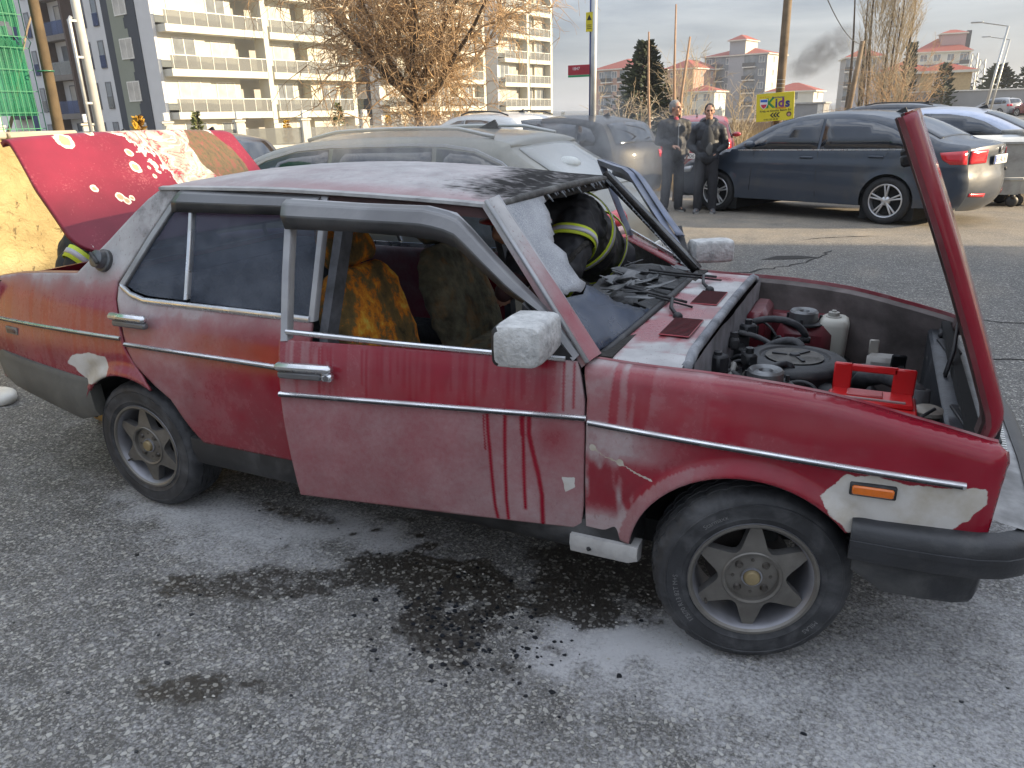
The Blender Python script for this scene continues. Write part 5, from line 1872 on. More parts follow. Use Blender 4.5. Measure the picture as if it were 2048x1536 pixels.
def road_wheel(parent, loc, sg, r=.315, style=5, rim=SILVER):
    key = (r, style, sg, rim.name)
    w = bpy.data.objects.new('wheel', None); COL.objects.link(w); w.parent = parent; w.location = loc; w.empty_display_size = .1
    if key not in _wheelcache:
        s = sg; ri = r * .70
        mb = MB()
        mb.lathe([(ri * .97, s * .07), (ri * 1.03, s * .098), (r * .83, s * .108), (r * .93, s * .100), (r * .985, s * .080), (r, s * .05), (r, s * -.06), (r * .97, s * -.09), (ri, s * -.09)], 40, 0, (0, 0, 0), 'Y')
        ty = mb.build('tyre', TYRE2, w, True, fix=True)
        mb = MB()
        mb.lathe([(ri * 1.03, s * .096), (ri * 1.0, s * .102), (ri * .94, s * .098), (ri * .90, s * .05), (ri * .86, s * -.04)], 40, 0, (0, 0, 0), 'Y')
        mb.lathe([(.001, s * .01), (ri * .88, s * .0)], 32, 1, (0, 0, 0), 'Y')
        for k in range(style):
            a = pi / 2 + 2 * pi * k / style
            for da in ((-.13, .13) if style == 5 else (0,)):
                ca, sa = cos(a + da * .6), sin(a + da * .6); cb, sb = cos(a + da), sin(a + da)
                mb.bar((.03 * ca, s * .078, .03 * sa), (ri * .94 * cb, s * .088, ri * .94 * sb), ri * (.13 if style == 5 else .16), .022, 0, bev=.005)
        mb.lathe([(.001, s * .092), (ri * .2, s * .09), (ri * .27, s * .078), (ri * .28, s * .05)], 24, 0, (0, 0, 0), 'Y')
        rm = mb.build('rim', [rim, BLK], w, auto=40, fix=True)
        _wheelcache[key] = (ty.data, rm.data)
    else:
        for nm, d in zip(('tyre', 'rim'), _wheelcache[key]):
            o = bpy.data.objects.new(nm, d); COL.objects.link(o); o.parent = w
    return w


class Car:
    def __init__(s, name, label, sil, loc, rz, paint, W=.88, belt=.95, wb=2.65, wr=.315, scale=1.0, group=None, tumble=.36, roll=.07, sill=.24, res=.05, crown=.045, z=0.0, rim=SILVER, style=5, roofm=None, cat='car'):
        s.t = thing(name, label, cat, (loc[0], loc[1], z), rz, group)
        s.t.scale = (scale,) * 3
        s.W, s.belt, s.tumble, s.r = W, belt, tumble, roll
        s.sil = np.array(sil, float)
        s.x0, s.x1 = s.sil[:, 0].min(), s.sil[:, 0].max()
        s.xm = (s.x0 + s.x1) / 2; s.hl = (s.x1 - s.x0) / 2
        s.crown = crown
        # dense smooth silhouette
        p = resample(smooth_open(s.sil, 2), .05, False)
        s.p = p
        t = np.gradient(p, axis=0); t /= np.linalg.norm(t, axis=1)[:, None]
        s.n = np.stack([t[:, 1], -t[:, 0]], 1)     # outward: sil runs front bottom -> over -> rear bottom
        if s.n[len(p) // 2][1] < 0: s.n = -s.n
        hx = np.clip((np.abs(p[:, 0] - s.xm) / s.hl - .80) / .2, 0, 1)
        steep = np.abs(s.n[:, 0])
        s.cr = crown * (1 - .2 * hx) + .11 * sstep(.75, .98, steep) * sstep(.8, 1, np.abs(p[:, 0] - s.xm) / s.hl)
        rings = []
        m_idx = []
        for i in range(len(p)):
            hw = float(s.S(*p[i])) - s.r
            rings.append([s.sh(i, v) for v in np.linspace(-1, 1, 17)])
        mb = MB(); mb.loft(rings, 0, closed=False)
        # sides
        arches = [(0, wr * 1.0, wr * 1.13), (wb, wr * 1.0, wr * 1.13)]
        bot = [(s.x0 + .10, sill + .02)]
        for ax, az, ar in arches:
            a = math.asin(max(-1, min(1, (sill - az) / ar)))
            bot += [(ax - ar * cos(q), az + ar * sin(q)) for q in np.linspace(a, pi - a, 18)]
        bot.append((s.x1 - .10, sill + .02))
        outline = [tuple(q) for q in p] + bot
        if True:
            V, F = fill(outline, res)
            d = segdist(V[:, 0], V[:, 1], p)
            tt = np.clip(1 - d / s.r, 0, 1)
            y = s.S(V[:, 0], V[:, 1]) - s.r * (1 - np.sqrt(np.clip(1 - tt * tt, 0, 1)))
            for ax, az, ar in arches:
                y = y + .012 * np.exp(-(np.clip(np.hypot(V[:, 0] - ax, V[:, 1] - az) - ar, 0, 9) / .05) ** 2)
            # waist crease
            y = y + .010 * np.exp(-((V[:, 1] - (s.belt - .20)) / .035) ** 2)
            for sg in (-1, 1):
                mb.add(np.stack([V[:, 0], sg * y, V[:, 1]], 1), F if (np.cross(V[F[0][1]] - V[F[0][0]], V[F[0][2]] - V[F[0][0]]) > 0) == (sg < 0) else F[:, ::-1])
        body = mb.build('body', paint, s.t, True, auto=42)
        s.body = body
        mb = MB()
        mb.box((s.xm, 0, sill + .06), (2 * s.hl - .5, 2 * W - .3, .16))
        for ax, az, ar in arches: mb.box((ax, 0, az + .05), (2 * ar, 2 * W - .16, 2 * ar - .1))
        mb.build('underbody', DARK, s.t)
        for ax, az, ar in arches:
            for sg in (-1, 1): road_wheel(s.t, (ax, sg * (W - .105), wr), sg, wr, style, rim)

    def S(s, x, z):
        x = np.asarray(x, float); z = np.asarray(z, float)
        e = np.clip((np.abs(x - s.xm) / s.hl - .55) / .45, 0, 1)
        w = s.W * (1 - .15 * e ** 2.5)
        w = w - .035 * np.clip((z - .55) / .45, -1, 1) ** 2
        return w - np.clip(z - s.belt, 0, None) * s.tumble

    def sh(s, i, v, off=0.0):
        p, n = s.p[i], s.n[i]
        hw = max(float(s.S(p[0], p[1])) - s.r, .05)
        c = s.cr[i] * (1 - v * v) + off
        return (p[0] + n[0] * c, v * hw, p[1] + n[1] * c)

    def side(s, name, outline, m, off=.004, sides=(-1, 1), res=.10, thick=0.0, parent=None):
        outs = []
        V, F = fill(outline, res)
        d = segdist(V[:, 0], V[:, 1], s.p)
        tt = np.clip(1 - d / s.r, 0, 1)
        y = s.S(V[:, 0], V[:, 1]) - s.r * (1 - np.sqrt(np.clip(1 - tt * tt, 0, 1))) + off
        for sg in sides:
            ff = F if (np.cross(V[F[0][1]] - V[F[0][0]], V[F[0][2]] - V[F[0][0]]) > 0) == (sg < 0) else F[:, ::-1]
            o = mk(name, np.stack([V[:, 0], sg * y, V[:, 1]], 1), ff, m, parent or s.t, True)
            mod(o, 'SOLIDIFY', thickness=max(thick, .004), offset=0)
            outs.append(o)
        return outs

    def over(s, name, i0, i1, v0, v1, m, off=.004, inset=0.0):
        """patch on the over-the-top shell between silhouette params i0..i1 (fractions of index)"""
        rings = []
        for i in range(i0, i1 + 1):
            rings.append([s.sh(i, v, off) for v in np.linspace(v0, v1, 9)])
        mb = MB(); mb.loft(rings, closed=False)
        o = mb.build(name, m, s.t, True)
        mod(o, 'SOLIDIFY', thickness=.004, offset=0)
        return o

    def idx(s, x, z):
        return int(np.argmin(np.hypot(s.p[:, 0] - x, s.p[:, 1] - z)))

    def line(s, name, pts, h, m, off=.006, sides=(-1, 1)):
        for sg in sides:
            mb = MB()
            rings = []
            for x, z in resample(pts, .10, False):
                y = float(s.S(x, z))
                rings.append([(x, sg * (y - .004), z - h / 2), (x, sg * (y + off), z - h / 2), (x, sg * (y + off), z + h / 2), (x, sg * (y - .004), z + h / 2)])
            mb.loft(rings, caps=True); mb.build(name, m, s.t, fix=True)

    def plate(s, text, x, z, tilt=0.0, w=.50, rear=True):
        o = bpy.data.objects.new('number_plate', None); COL.objects.link(o); o.parent = s.t; o.location = (x, 0, z); o.empty_display_size = .05
        mb = MB(); mb.box((0, 0, 0), (.012, w, .115), 0, bev=.003); mb.build('plate', PLATE, o, auto=40)
        mb = MB(); mb.box((-.0075 if rear else .0075, (w / 2 - .022) * (1 if rear else -1), 0), (.003, .036, .105), 0); mb.build('blue_band', mat('plate_blue', (.01, .06, .35), .5), o)
        if text:
            V, F = text_geo(text, .115)
            sx = -1 if rear else 1
            wd = max(v[0] for v in V) * 2
            k = min(1.0, (w - .08) / wd)
            mk('plate_lettering', [(sx * .0078, (-p[0] * k if rear else p[0] * k) - .015 * (1 if rear else -1), p[1] * .95) for p in V], F, INK, o)
        return o


def smooth_open(p, it=2):
    p = np.asarray(p, float)
    for _ in range(it):
        a, b = p[:-1], p[1:]
        q = np.stack([a * .75 + b * .25, a * .25 + b * .75], 1).reshape(-1, 2)
        p = np.vstack([p[:1], q[1:-1], p[-1:]])
    return p


def mirrors(c, x, z, m):
    for sg in (-1, 1):
        y = float(c.S(x, z))
        mb = MB(); mb.ell((x - .02, sg * (y + .10), z + .03), (.07, .11, .06), 0); mb.box((x, sg * (y + .02), z), (.05, .08, .03), 0)
        mb.build('wing_mirror', m, c.t, True)


def handles(c, pts, m):
    for x, z in pts:
        for sg in (-1, 1):
            mb = MB(); mb.box((x, sg * (float(c.S(x, z)) + .014), z), (.20, .020, .028), 0, bev=.008); mb.build('door_handle', m, c.t, auto=40)


SEDAN = [(3.40, .20), (3.45, .30), (3.47, .46), (3.43, .64), (3.32, .74), (3.02, .85), (2.62, .935), (2.42, .985), (2.15, 1.15), (1.80, 1.325), (1.50, 1.405), (1.0, 1.448), (.60, 1.440), (.25, 1.395), (-.05, 1.305), (-.38, 1.15), (-.54, 1.065), (-.70, 1.045), (-.855, 1.030), (-.895, .985), (-.885, .86), (-.90, .70), (-.935, .60), (-.93, .42), (-.87, .28), (-.83, .22)]
ESTATE = [(3.45, .22), (3.52, .40), (3.46, .66), (3.30, .76), (2.95, .86), (2.55, .95), (2.40, 1.0), (2.12, 1.17), (1.75, 1.345), (1.40, 1.425), (.80, 1.462), (.20, 1.465), (-.20, 1.45), (-.42, 1.425), (-.50, 1.405), (-.49, 1.365), (-.78, 1.20), (-1.08, 1.03), (-1.18, .93), (-1.20, .70), (-1.24, .60), (-1.23, .42), (-1.15, .27), (-1.10, .22)]
HATCH = [(3.20, .22), (3.27, .42), (3.20, .68), (3.0, .78), (2.60, .90), (2.35, .98), (2.05, 1.16), (1.65, 1.37), (1.25, 1.47), (.70, 1.50), (.15, 1.48), (-.30, 1.42), (-.48, 1.36), (-.62, 1.15), (-.74, .95), (-.78, .70), (-.80, .50), (-.74, .30), (-.70, .24)]
SUV = [(3.35, .30), (3.42, .50), (3.38, .85), (3.20, .98), (2.75, 1.08), (2.45, 1.15), (2.15, 1.34), (1.80, 1.55), (1.40, 1.63), (.80, 1.66), (.10, 1.64), (-.45, 1.58), (-.62, 1.52), (-.75, 1.25), (-.86, 1.05), (-.90, .75), (-.93, .55), (-.85, .36), (-.80, .30)]


def dress(c, kind, paint, rails=False, plate=None, tail=True, trim=CHROME):
    b = c.belt
    if kind == 'sedan':
        wins = [[(2.20, .965), (1.98, 1.12), (1.70, 1.265), (1.42, 1.345), (1.05, 1.378), (1.04, .975)],
                [(1.00, .977), (1.01, 1.380), (.62, 1.368), (.30, 1.318), (.06, 1.240), (-.20, 1.105), (-.26, 1.03), (-.18, .995)]]
        c.over('windscreen', c.idx(2.34, 1.03), c.idx(1.62, 1.375), -.92, .92, CARGLASS)
        c.over('rear_window', c.idx(.15, 1.365), c.idx(-.50, 1.09), -.86, .86, CARGLASS)
        c.line('belt_strip', [(2.30, .950), (1.3, .962), (.3, .975), (-.12, .983)], .016, trim)
        seams = [(2.02, .93, 2.06, .36), (1.02, .94, 1.0, .32), (.05, .95, .30, .55)]
        handles(c, ((1.18, .86), (.20, .885)), paint); mirrors(c, 2.08, 1.0, paint)
        if tail:
            c.side('tail_lamp', [(-.58, .945), (-.87, .97), (-.885, .80), (-.72, .80), (-.62, .86)], TAILRED, .008, res=.05)
            for v0, v1 in ((-1.0, -.55), (.55, 1.0)): c.over('tail_lamp', c.idx(-.89, .965), c.idx(-.89, .80), v0, v1, TAILRED, .008)
            c.over('rear_reflector', c.idx(-.935, .46), c.idx(-.925, .41), -.95, -.5, TAILRED, .004); c.over('rear_reflector', c.idx(-.935, .46), c.idx(-.925, .41), .5, .95, TAILRED, .004)
        px, pz = -1.052, .84
    elif kind == 'estate':
        wins = [[(2.20, .985), (1.95, 1.16), (1.65, 1.285), (1.35, 1.355), (1.02, 1.380), (1.02, .99)],
                [(.98, .99), (.98, 1.382), (.40, 1.390), (.10, 1.385), (.06, .995)], [(.02, 1.0), (.06, 1.383), (-.25, 1.350), (-.45, 1.27), (-.66, 1.13), (-.66, 1.03)]]
        c.over('windscreen', c.idx(2.32, 1.05), c.idx(1.62, 1.39), -.92, .92, CARGLASS)
        c.over('rear_window', c.idx(-.52, 1.345), c.idx(-1.04, 1.06), -.86, .86, mat('dusty_rear_glass', (.33, .34, .33), .2, 0, .12, 3, coat=.5))
        c.line('window_strip', [(2.18, 1.02), (1.93, 1.19), (1.63, 1.312), (1.33, 1.380), (1.0, 1.402), (.3, 1.410), (.0, 1.402), (-.25, 1.370), (-.47, 1.285), (-.68, 1.14)], .020, mat('bright_window_strip', (.50, .55, .64), .3, .15, .1), .008)
        handles(c, ((1.15, .86), (.20, .88)), paint); mirrors(c, 2.05, 1.02, paint)
        if tail:
            c.side('tail_lamp', [(-.98, .92), (-1.14, .95), (-1.18, .74), (-1.0, .74)], TAILRED, .008, res=.05)
            i0, i1, i2, i3 = c.idx(-1.18, .93), c.idx(-1.185, .86), c.idx(-1.19, .80), c.idx(-1.20, .72)
            for v0, v1 in ((-1.0, -.60), (.60, 1.0)):
                c.over('tail_lamp', i0, i1, v0, v1, TAILRED, .008); c.over('tail_lamp', i1, i2, v0, v1, mat('pink_white_lens', (.62, .40, .38), .2, 0, .1, coat=.6), .008); c.over('tail_lamp', i2, i3, v0, v1, TAILRED, .008)
        seams = [(2.0, .95, 2.05, .36), (1.0, .96, .98, .32), (.03, .97, .30, .55)]
        px, pz = -1.385, .62
    else:
        top = max(p[1] for p in c.sil)
        k = top / 1.50
        wins = [[(2.12, .98 * k), (1.90, 1.16 * k), (1.60, 1.31 * k), (1.25, 1.39 * k), (.98, 1.405 * k), (.98, .99 * k)],
                [(.94, .99 * k), (.94, 1.406 * k), (.40, 1.40 * k), (.05, 1.37 * k), (-.02, 1.01 * k)], [(-.06, 1.02 * k), (-.01, 1.365 * k), (-.28, 1.31 * k), (-.42, 1.16 * k), (-.44, 1.04 * k)]]
        c.over('windscreen', c.idx(2.28, 1.03 * k), c.idx(1.58, 1.40 * k), -.92, .92, CARGLASS)
        c.over('rear_window', c.idx(c.x0 + .32, 1.36 * k), c.idx(c.x0 + .10, 1.06 * k), -.84, .84, CARGLASS)
        handles(c, ((1.12, .86 * k), (.16, .88 * k)), paint); mirrors(c, 2.0, 1.02 * k, paint)
        if tail:
            c.side('tail_lamp', [(c.x0 + .25, .98 * k), (c.x0 + .10, 1.0 * k), (c.x0 + .03, .80 * k), (c.x0 + .20, .80 * k)], TAILRED, .008, res=.05)
            for v0, v1 in ((-1.0, -.66), (.66, 1.0)): c.over('tail_lamp', c.idx(c.x0 + .06, 1.0 * k), c.idx(c.x0 + .02, .80 * k), v0, v1, TAILRED, .008)
        seams = [(1.95, .95 * k, 2.0, .40), (.96, .96 * k, .94, .36), (.0, .97 * k, .28, .58)]
        px, pz = c.x0 - .165, .68
    for w in wins: c.side('side_window', w, CARGLASS, .004, res=.12)
    for x0, z0, x1, z1 in seams:
        c.side('door_gap', [(x0 - .004, z0), (x0 + .004, z0), (x1 + .004, z1), (x1 - .004, z1)], BLK, .0015, res=.3)
    c.side('headlamp', [(c.x1 - .36, .70 if kind != 'suv' else .92), (c.x1 - .10, .66 if kind != 'suv' else .86), (c.x1 - .06, .58 if kind != 'suv' else .76), (c.x1 - .30, .60 if kind != 'suv' else .80)], CLEARL, .006, res=.06)
    if rails:
        for sg in (-1, 1):
            pts = []
            top = c.idx(1.30, 1.5); end = c.idx(-.35, 1.5)
            for i in range(top, end + 1, 2):
                p = c.sh(i, sg * .93, .0)
                e = min(1, (i - top) / 6, (end - i) / 6)
                pts.append((p[0], p[1], p[2] + .015 + .035 * e))
            mb = MB(); mb.tube(pts, .015, 8); mb.build('roof_rail', rails, c.t, True)
    if plate is not None: c.plate(plate, px, pz)
    mb = MB(); q = c.idx(.0 if kind != 'sedan' else .30, 1.45); p = c.sh(q, 0, 0)
    mb.prism([(p[0] - .10, p[2] - .005), (p[0] + .10, p[2] - .005), (p[0] - .06, p[2] + .065)], -.012, .012, 'Y'); mb.build('roof_antenna', BLK, c.t)


def carpaint(name, col, rough=.3, metal=.3, dust=.3, dcol=(.30, .27, .22)):
    return mat(name, col, rough, metal, .10, 3, coat=.6, dirt=dust, dcol=dcol)


H = radians(158)
c = Car('parked_sedan', 'dark blue grey dusty sedan parked side on behind the two men', SEDAN, (3.16, 10.22), H, carpaint('dark_bluegrey_paint', (.022, .032, .050), .42, 0, .35, (.10, .09, .07)), scale=1.05, belt=.97)
dress(c, 'sedan', c.body.data.materials[0], plate='61 AL 61')
vw = c
mb = MB(); mb.lathe([(.040, -1.052), (.046, -1.058), (.052, -1.052)], 24, 0, (0, 0, .955), 'X'); mb.lathe([(.001, -1.049), (.045, -1.049)], 20, 1, (0, 0, .955), 'X')
mb.build('boot_badge', [SILVER, BLK], c.t)
c = Car('parked_estate', 'champagne grey estate car with roof rails parked right behind the burnt sedan', ESTATE, (-.13, 2.80), pi, carpaint('champagne_paint', (.21, .205, .175), .35, .3, .5, (.30, .28, .24)), belt=.985, roll=.06)
dress(c, 'estate', c.body.data.materials[0], rails=mat('satin_rail', (.42, .43, .42), .35, .7, .1), plate='34 KV 659')
mb = MB(); mb.ell((-.72, .15, 1.245), (.10, .16, .055), 0); mb.build('parcel_bag', mat('white_bag', (.55, .57, .55), .6), c.t, True)
est = c
c = Car('parked_hatchback', 'black sooty hatchback behind the estate, half hidden in smoke', HATCH, (-2.0, 11.25), H, carpaint('black_sooty_paint', (.010, .010, .011), .5, 0, .2, (.03, .03, .03)), belt=.97, scale=1.04, group='cars parked in the yard')
dress(c, 'hatch', c.body.data.materials[0], tail=False)
c.over('tail_lamp', c.idx(c.x0 + .05, .95), c.idx(c.x0 + .03, .82), -1.0, -.75, TAILRED, .008)
c = Car('parked_hatchback', 'red hatchback with white plate glimpsed between the two men', HATCH, (-1.25, 15.6), radians(100), carpaint('red_hatch_paint', (.30, .02, .03), .35, .1, .3), belt=.97, group='cars parked in the yard')
dress(c, 'hatch', c.body.data.materials[0], plate='06 L')
c = Car('parked_sedan', 'silver blue sedan parked beyond the dark sedan and the bins', SEDAN, (4.55, 14.0), radians(163), carpaint('silver_blue_paint', (.42, .46, .56), .3, .5, .2), belt=.97, scale=1.06, group='cars parked in the yard')
dress(c, 'sedan', c.body.data.materials[0], plate='')
c = Car('parked_hatchback', 'dark blue hatchback between the silver sedan and the black off roader', HATCH, (4.0, 17.5), radians(165), carpaint('dark_blue_paint', (.03, .05, .10), .3, .3, .3), belt=.97, group='cars parked in the yard')
dress(c, 'hatch', c.body.data.materials[0])
c = Car('parked_suv', 'black off roader with roof rails, furthest of the row behind the dark sedan', SUV, (3.55, 20.6), radians(166), carpaint('black_suv_paint', (.02, .024, .034), .3, .3, .3), belt=1.08, wr=.35, group='cars parked in the yard')
dress(c, 'suv', c.body.data.materials[0], rails=BLK)
c = Car('parked_hatchback', 'pale blue hatchback peeping out left of the black off roader', HATCH, (2.6, 23.5), radians(166), carpaint('pale_blue_paint', (.30, .36, .50), .3, .3, .2), belt=.97, group='cars parked in the yard')
dress(c, 'hatch', c.body.data.materials[0])
c = Car('parked_suv', 'white and black off roader behind the estate, under the bare tree', SUV, (-3.75, 11.35), radians(152), carpaint('white_suv_paint', (.62, .62, .60), .3, .1, .2), belt=1.08, wr=.35, group='cars parked in the yard', roofm=None)
dress(c, 'suv', c.body.data.materials[0], rails=BLK)
c = Car('parked_hatchback', 'black dusty hatchback between the boot lid and the estate', HATCH, (-5.1, 4.7), radians(185), carpaint('charcoal_paint', (.03, .032, .036), .35, .2, .5, (.20, .19, .17)), belt=.97, group='cars parked in the yard')
dress(c, 'hatch', c.body.data.materials[0])
c = Car('parked_hatchback', 'grey hatchback just above the far corner of the boot lid', HATCH, (-9.6, 7.0), radians(185), carpaint('mid_grey_paint', (.20, .205, .20), .35, .3, .4), belt=.97, group='cars parked in the yard')
dress(c, 'hatch', c.body.data.materials[0])
for k, (px, py, a, kind, col, lab) in enumerate(((17.6, 74, 128, 'hatch', (.60, .60, .60), 'white hatchback in the far row, left of the other white car'), (20.2, 72, 128, 'suv', (.62, .62, .60), 'white off roader at the right edge of the far row'), (15.0, 76, 128, 'hatch', (.16, .03, .04), 'maroon hatchback in the far row'), (12.2, 79, 128, 'hatch', (.30, .31, .33), 'grey hatchback at the left end of the far row'))):
    c = Car('parked_suv' if kind == 'suv' else 'parked_hatchback', lab, SUV if kind == 'suv' else HATCH, (px, py), radians(a), carpaint('far_paint_%d' % k, col, .3, .1, .2), belt=1.08 if kind == 'suv' else .97, wr=.35 if kind == 'suv' else .315, group='cars in the far row', z=float(zg(px, py)), res=.12)
    dress(c, kind, c.body.data.materials[0])
# ================================================================ left wall with netted fence
def wall_material():
    m, nt, b = nodes('crumbling_yellow_plaster')
    n = noise(nt, 1.6, 8, .6, None, .4)
    c = ramp(nt, n, [(.25, (.26, .19, .085)), (.5, (.42, .33, .16)), (.7, (.52, .43, .24)), (.85, (.56, .50, .36))])
    k = ramp(nt, noise(nt, 7, 8, .7, mapping(nt, (1, 1, .7)), .6), [(.60, 0), (.68, 1)])
    c = mix(nt, mth(nt, 'MULTIPLY', k, .6), c, (.15, .10, .05))
    nt.links.new(c, b.inputs['Base Color'])
    b.inputs['Roughness'].default_value = .95
    bump(nt, b, mth(nt, 'ADD', noise(nt, 9, 8, .68, None, .5), mth(nt, 'MULTIPLY', k, -.4)), .9, .05)
    return m


WX = -3.4
wall = thing('garden_wall', 'crumbling yellow plastered wall at the left edge below the green fence', 'wall', (WX, -2.2, 0))
ys, zs = np.linspace(-3.8, 3.72, 130), np.linspace(0, 1.52, 34)
P = [(.05 * (float(fbm(y * 1.7, z * 2.2, o=4)) - .5) + .02 * (float(fbm(y * 9, z * 9, o=3)) - .5), y, z) for y in ys for z in zs]
k = len(zs)
mk('plaster_face', P, [(i * k + j, (i + 1) * k + j, (i + 1) * k + j + 1, i * k + j + 1) for i in range(len(ys) - 1) for j in range(k - 1)], wall_material(), wall, True)
mb = MB(); mb.box((-.17, -.04, .76), (.24, 7.50, 1.52)); mb.build('wall_core', mat('wall_core', (.36, .30, .2), .95, 0, .2, 3, .6, 20), wall)
for q in range(13):
    mb = MB(); mb.box((-.10, -3.5 + q * .585, 1.545), (.36, .575, .05), 0, bev=.012, rz=random.uniform(-.01, .01))
    mb.build('coping_stone', mat('coping', (.42, .37, .29), .9, 0, .2, 6, .4, 30), wall, auto=40)
fence = thing('wire_fence', 'green wire mesh fence hung with torn green shade netting above the yellow wall', 'fence', (WX - .12, -2.2, 1.57))
GW = mat('green_wire', (.03, .20, .10), .45, 0, .15, 30)
mb = MB()
for q in range(75):
    y = -.02 + q * .05
    mb.tube([(0, y, 0), (0, y, .62), (.04, y, .66), (0, y, .70), (0, y, 1.25), (.04, y, 1.29), (0, y, 1.33), (0, y, 1.9)], .0035, 4)
o = mb.build('mesh_wires', GW, fence)
o['kind'] = 'stuff'
for z in (.02, .14, .30, .46, .62, .70, .86, 1.02, 1.18, 1.33, 1.5, 1.66, 1.85):
    mb = MB(); mb.tube([(.004, -.02, z), (.004, 3.68, z)], .0035, 4); mb.build('cross_wire', GW, fence)
for y in (1.2,):
    mb = MB(); mb.box((-.03, y, .95), (.05, .05, 1.9)); mb.build('post', GW, fence)


def net_material():
    m, nt, b = nodes('green_shade_net')
    n = noise(nt, 5, 6, .6, mapping(nt, (1, 1, .4)))
    c = ramp(nt, n, [(.3, (.008, .13, .06)), (.7, (.02, .26, .13))])
    nt.links.new(c, b.inputs['Base Color'])
    b.inputs['Roughness'].default_value = .7
    tl = N(nt, 'ShaderNodeBsdfTranslucent'); nt.links.new(c, tl.inputs['Color'])
    tr = N(nt, 'ShaderNodeBsdfTransparent'); tr.inputs['Color'].default_value = (.75, .9, .8, 1)
    m1 = N(nt, 'ShaderNodeMixShader'); m1.inputs['Fac'].default_value = .45
    m2 = N(nt, 'ShaderNodeMixShader')
    wv = ramp(nt, noise(nt, 160, 2, .5, mapping(nt, (1, 1, 2.5))), [(.34, .45), (.52, 1)])
    nt.links.new(wv, m2.inputs['Fac'])
    nt.links.new(b.outputs[0], m1.inputs[1]); nt.links.new(tl.outputs[0], m1.inputs[2])
    nt.links.new(tr.outputs[0], m2.inputs[1]); nt.links.new(m1.outputs[0], m2.inputs[2])
    nt.links.new(m2.outputs[0], nt.nodes['Material Output'].inputs['Surface'])
    return m


ys, zs = np.linspace(-.2, 3.66, 150), np.linspace(0.02, 1.95, 60)
P, F = [], []
for y in ys:
    for z in zs:
        sag = .03 * (float(fbm(y * 3, z * 2, o=3)) - .5) + .016 * sin(y * 23 + 3 * sin(z * 4)) * float(vnoise(y * 2, z * 2))
        P.append((-.03 + sag, y, z))
k = len(zs)
for i in range(len(ys) - 1):
    for j in range(k - 1):
        y, z = ys[i], zs[j]
        hole = (z < .55 and float(vnoise(y * 2.3 + 1, z * 3)) > .62) or (.62 < z < .80 and 3.25 < y < 3.62 and float(vnoise(y * 8, z * 10)) > .35)
        if not hole: F.append((i * k + j, (i + 1) * k + j, (i + 1) * k + j + 1, i * k + j + 1))
mk('shade_net', P, F, net_material(), fence, True)
post = thing('wooden_post', 'weathered round wooden post at the end of the green fence', 'post', (WX - .02, 1.50, 0))
mb = MB(); mb.tube([(0, -.02, 0), (.01, 0, 1.2), (0, .03, 2.2), (-.02, .05, 3.4)], [.046, .044, .040, .036], 14)
mb.build('pole', mat('weathered_wood', (.105, .075, .042), .9, 0, .35, 7, .5, 60), post, True)
mb = MB(); mb.tube([(.06 * cos(a), .01 + .06 * sin(a), 2.02) for a in np.linspace(0, 2 * pi, 16, endpoint=False)], .004, 5, closed=True); mb.build('tie_wire', GW, post)
# dead branches seen through the net
br = thing('dead_branch', 'bare broken branches leaning behind the green net', 'branch', (WX - .5, .6, 0))
random.seed(31)
mb = MB()
for q in range(7):
    y0 = random.uniform(.2, .75)
    pts = [Vector((random.uniform(-.1, .1), y0 - .3, 0))]
    d = Vector((random.uniform(-.05, .05), random.uniform(-.12, .12), .35))
    for s in range(9):
        d = d + Vector((random.uniform(-.03, .03), random.uniform(-.05, .05), random.uniform(-.03, .02))); pts.append(pts[-1] + d)
    r = random.uniform(.012, .03)
    mb.tube(pts, [r * (1 - .08 * i) for i in range(10)], 6)
mb.build('branches', mat('dead_wood', (.22, .17, .12), .9, 0, .3, 10), br, True)

# ================================================================ poles, lamps and signs
GALV = mat('galvanised_steel', (.42, .43, .42), .45, .6, .12, 6)
lamp = thing('street_lamp', 'white steel street lamp in front of the apartment block on the left', 'street lamp', (-8.43, 5.71, 0))
mb = MB(); mb.tube([(0, 0, 0), (0, 0, 8)], [.075, .05], 14); mb.build('mast', mat('white_mast', (.60, .60, .57), .4, .2, .1), lamp, True)
mb = MB(); mb.tube([(.0, -.16, 0), (0, -.16, 3.1), (0, -.12, 3.15)], .028, 10)
mb.build('cable_pipe', GALV, lamp, True)
for z in (1.95, 2.6, 3.1): 
    mb = MB(); mb.box((0, -.08, z), (.05, .20, .03)); mb.build('bracket', GALV, lamp)
mb = MB(); mb.tube([(0, 0, 7.9), (.4, -.6, 8.3), (.8, -1.3, 8.4)], .03, 8); mb.box((.95, -1.6, 8.4), (.22, .6, .10), 0, bev=.03); mb.build('lamp_arm', GALV, lamp)

sp = thing('street_sign_post', 'grey steel post with a red street name plate and a yellow warning sticker', 'sign post', (-2.28, 11.38, 0))
mb = MB(); mb.tube([(0, 0, 0), (0, 0, 4.6)], .055, 14); mb.build('post', GALV, sp, True)
mb = MB(); mb.tube([(-.07, .05, 0), (-.07, .05, 4.6)], .035, 10); mb.build('blue_pipe', mat('blue_pipe', (.03, .05, .16), .5), sp, True)
g = MB(); g.box((-.27, -.06, 2.38), (.42, .02, .17), 0, bev=.004); g.box((-.27, -.06, 2.275), (.42, .018, .036), 1, bev=.003)
g.build('name_plate', [mat('red_enamel', (.32, .02, .035), .4), mat('green_enamel', (.02, .25, .10), .4)], sp, auto=40)
V, F = text_geo('1847', .075); mk('plate_lettering', [(p[0] - .32, -.0725, p[1] + 2.40) for p in V], F, mat('sign_white', (.72, .70, .68), .5), sp)
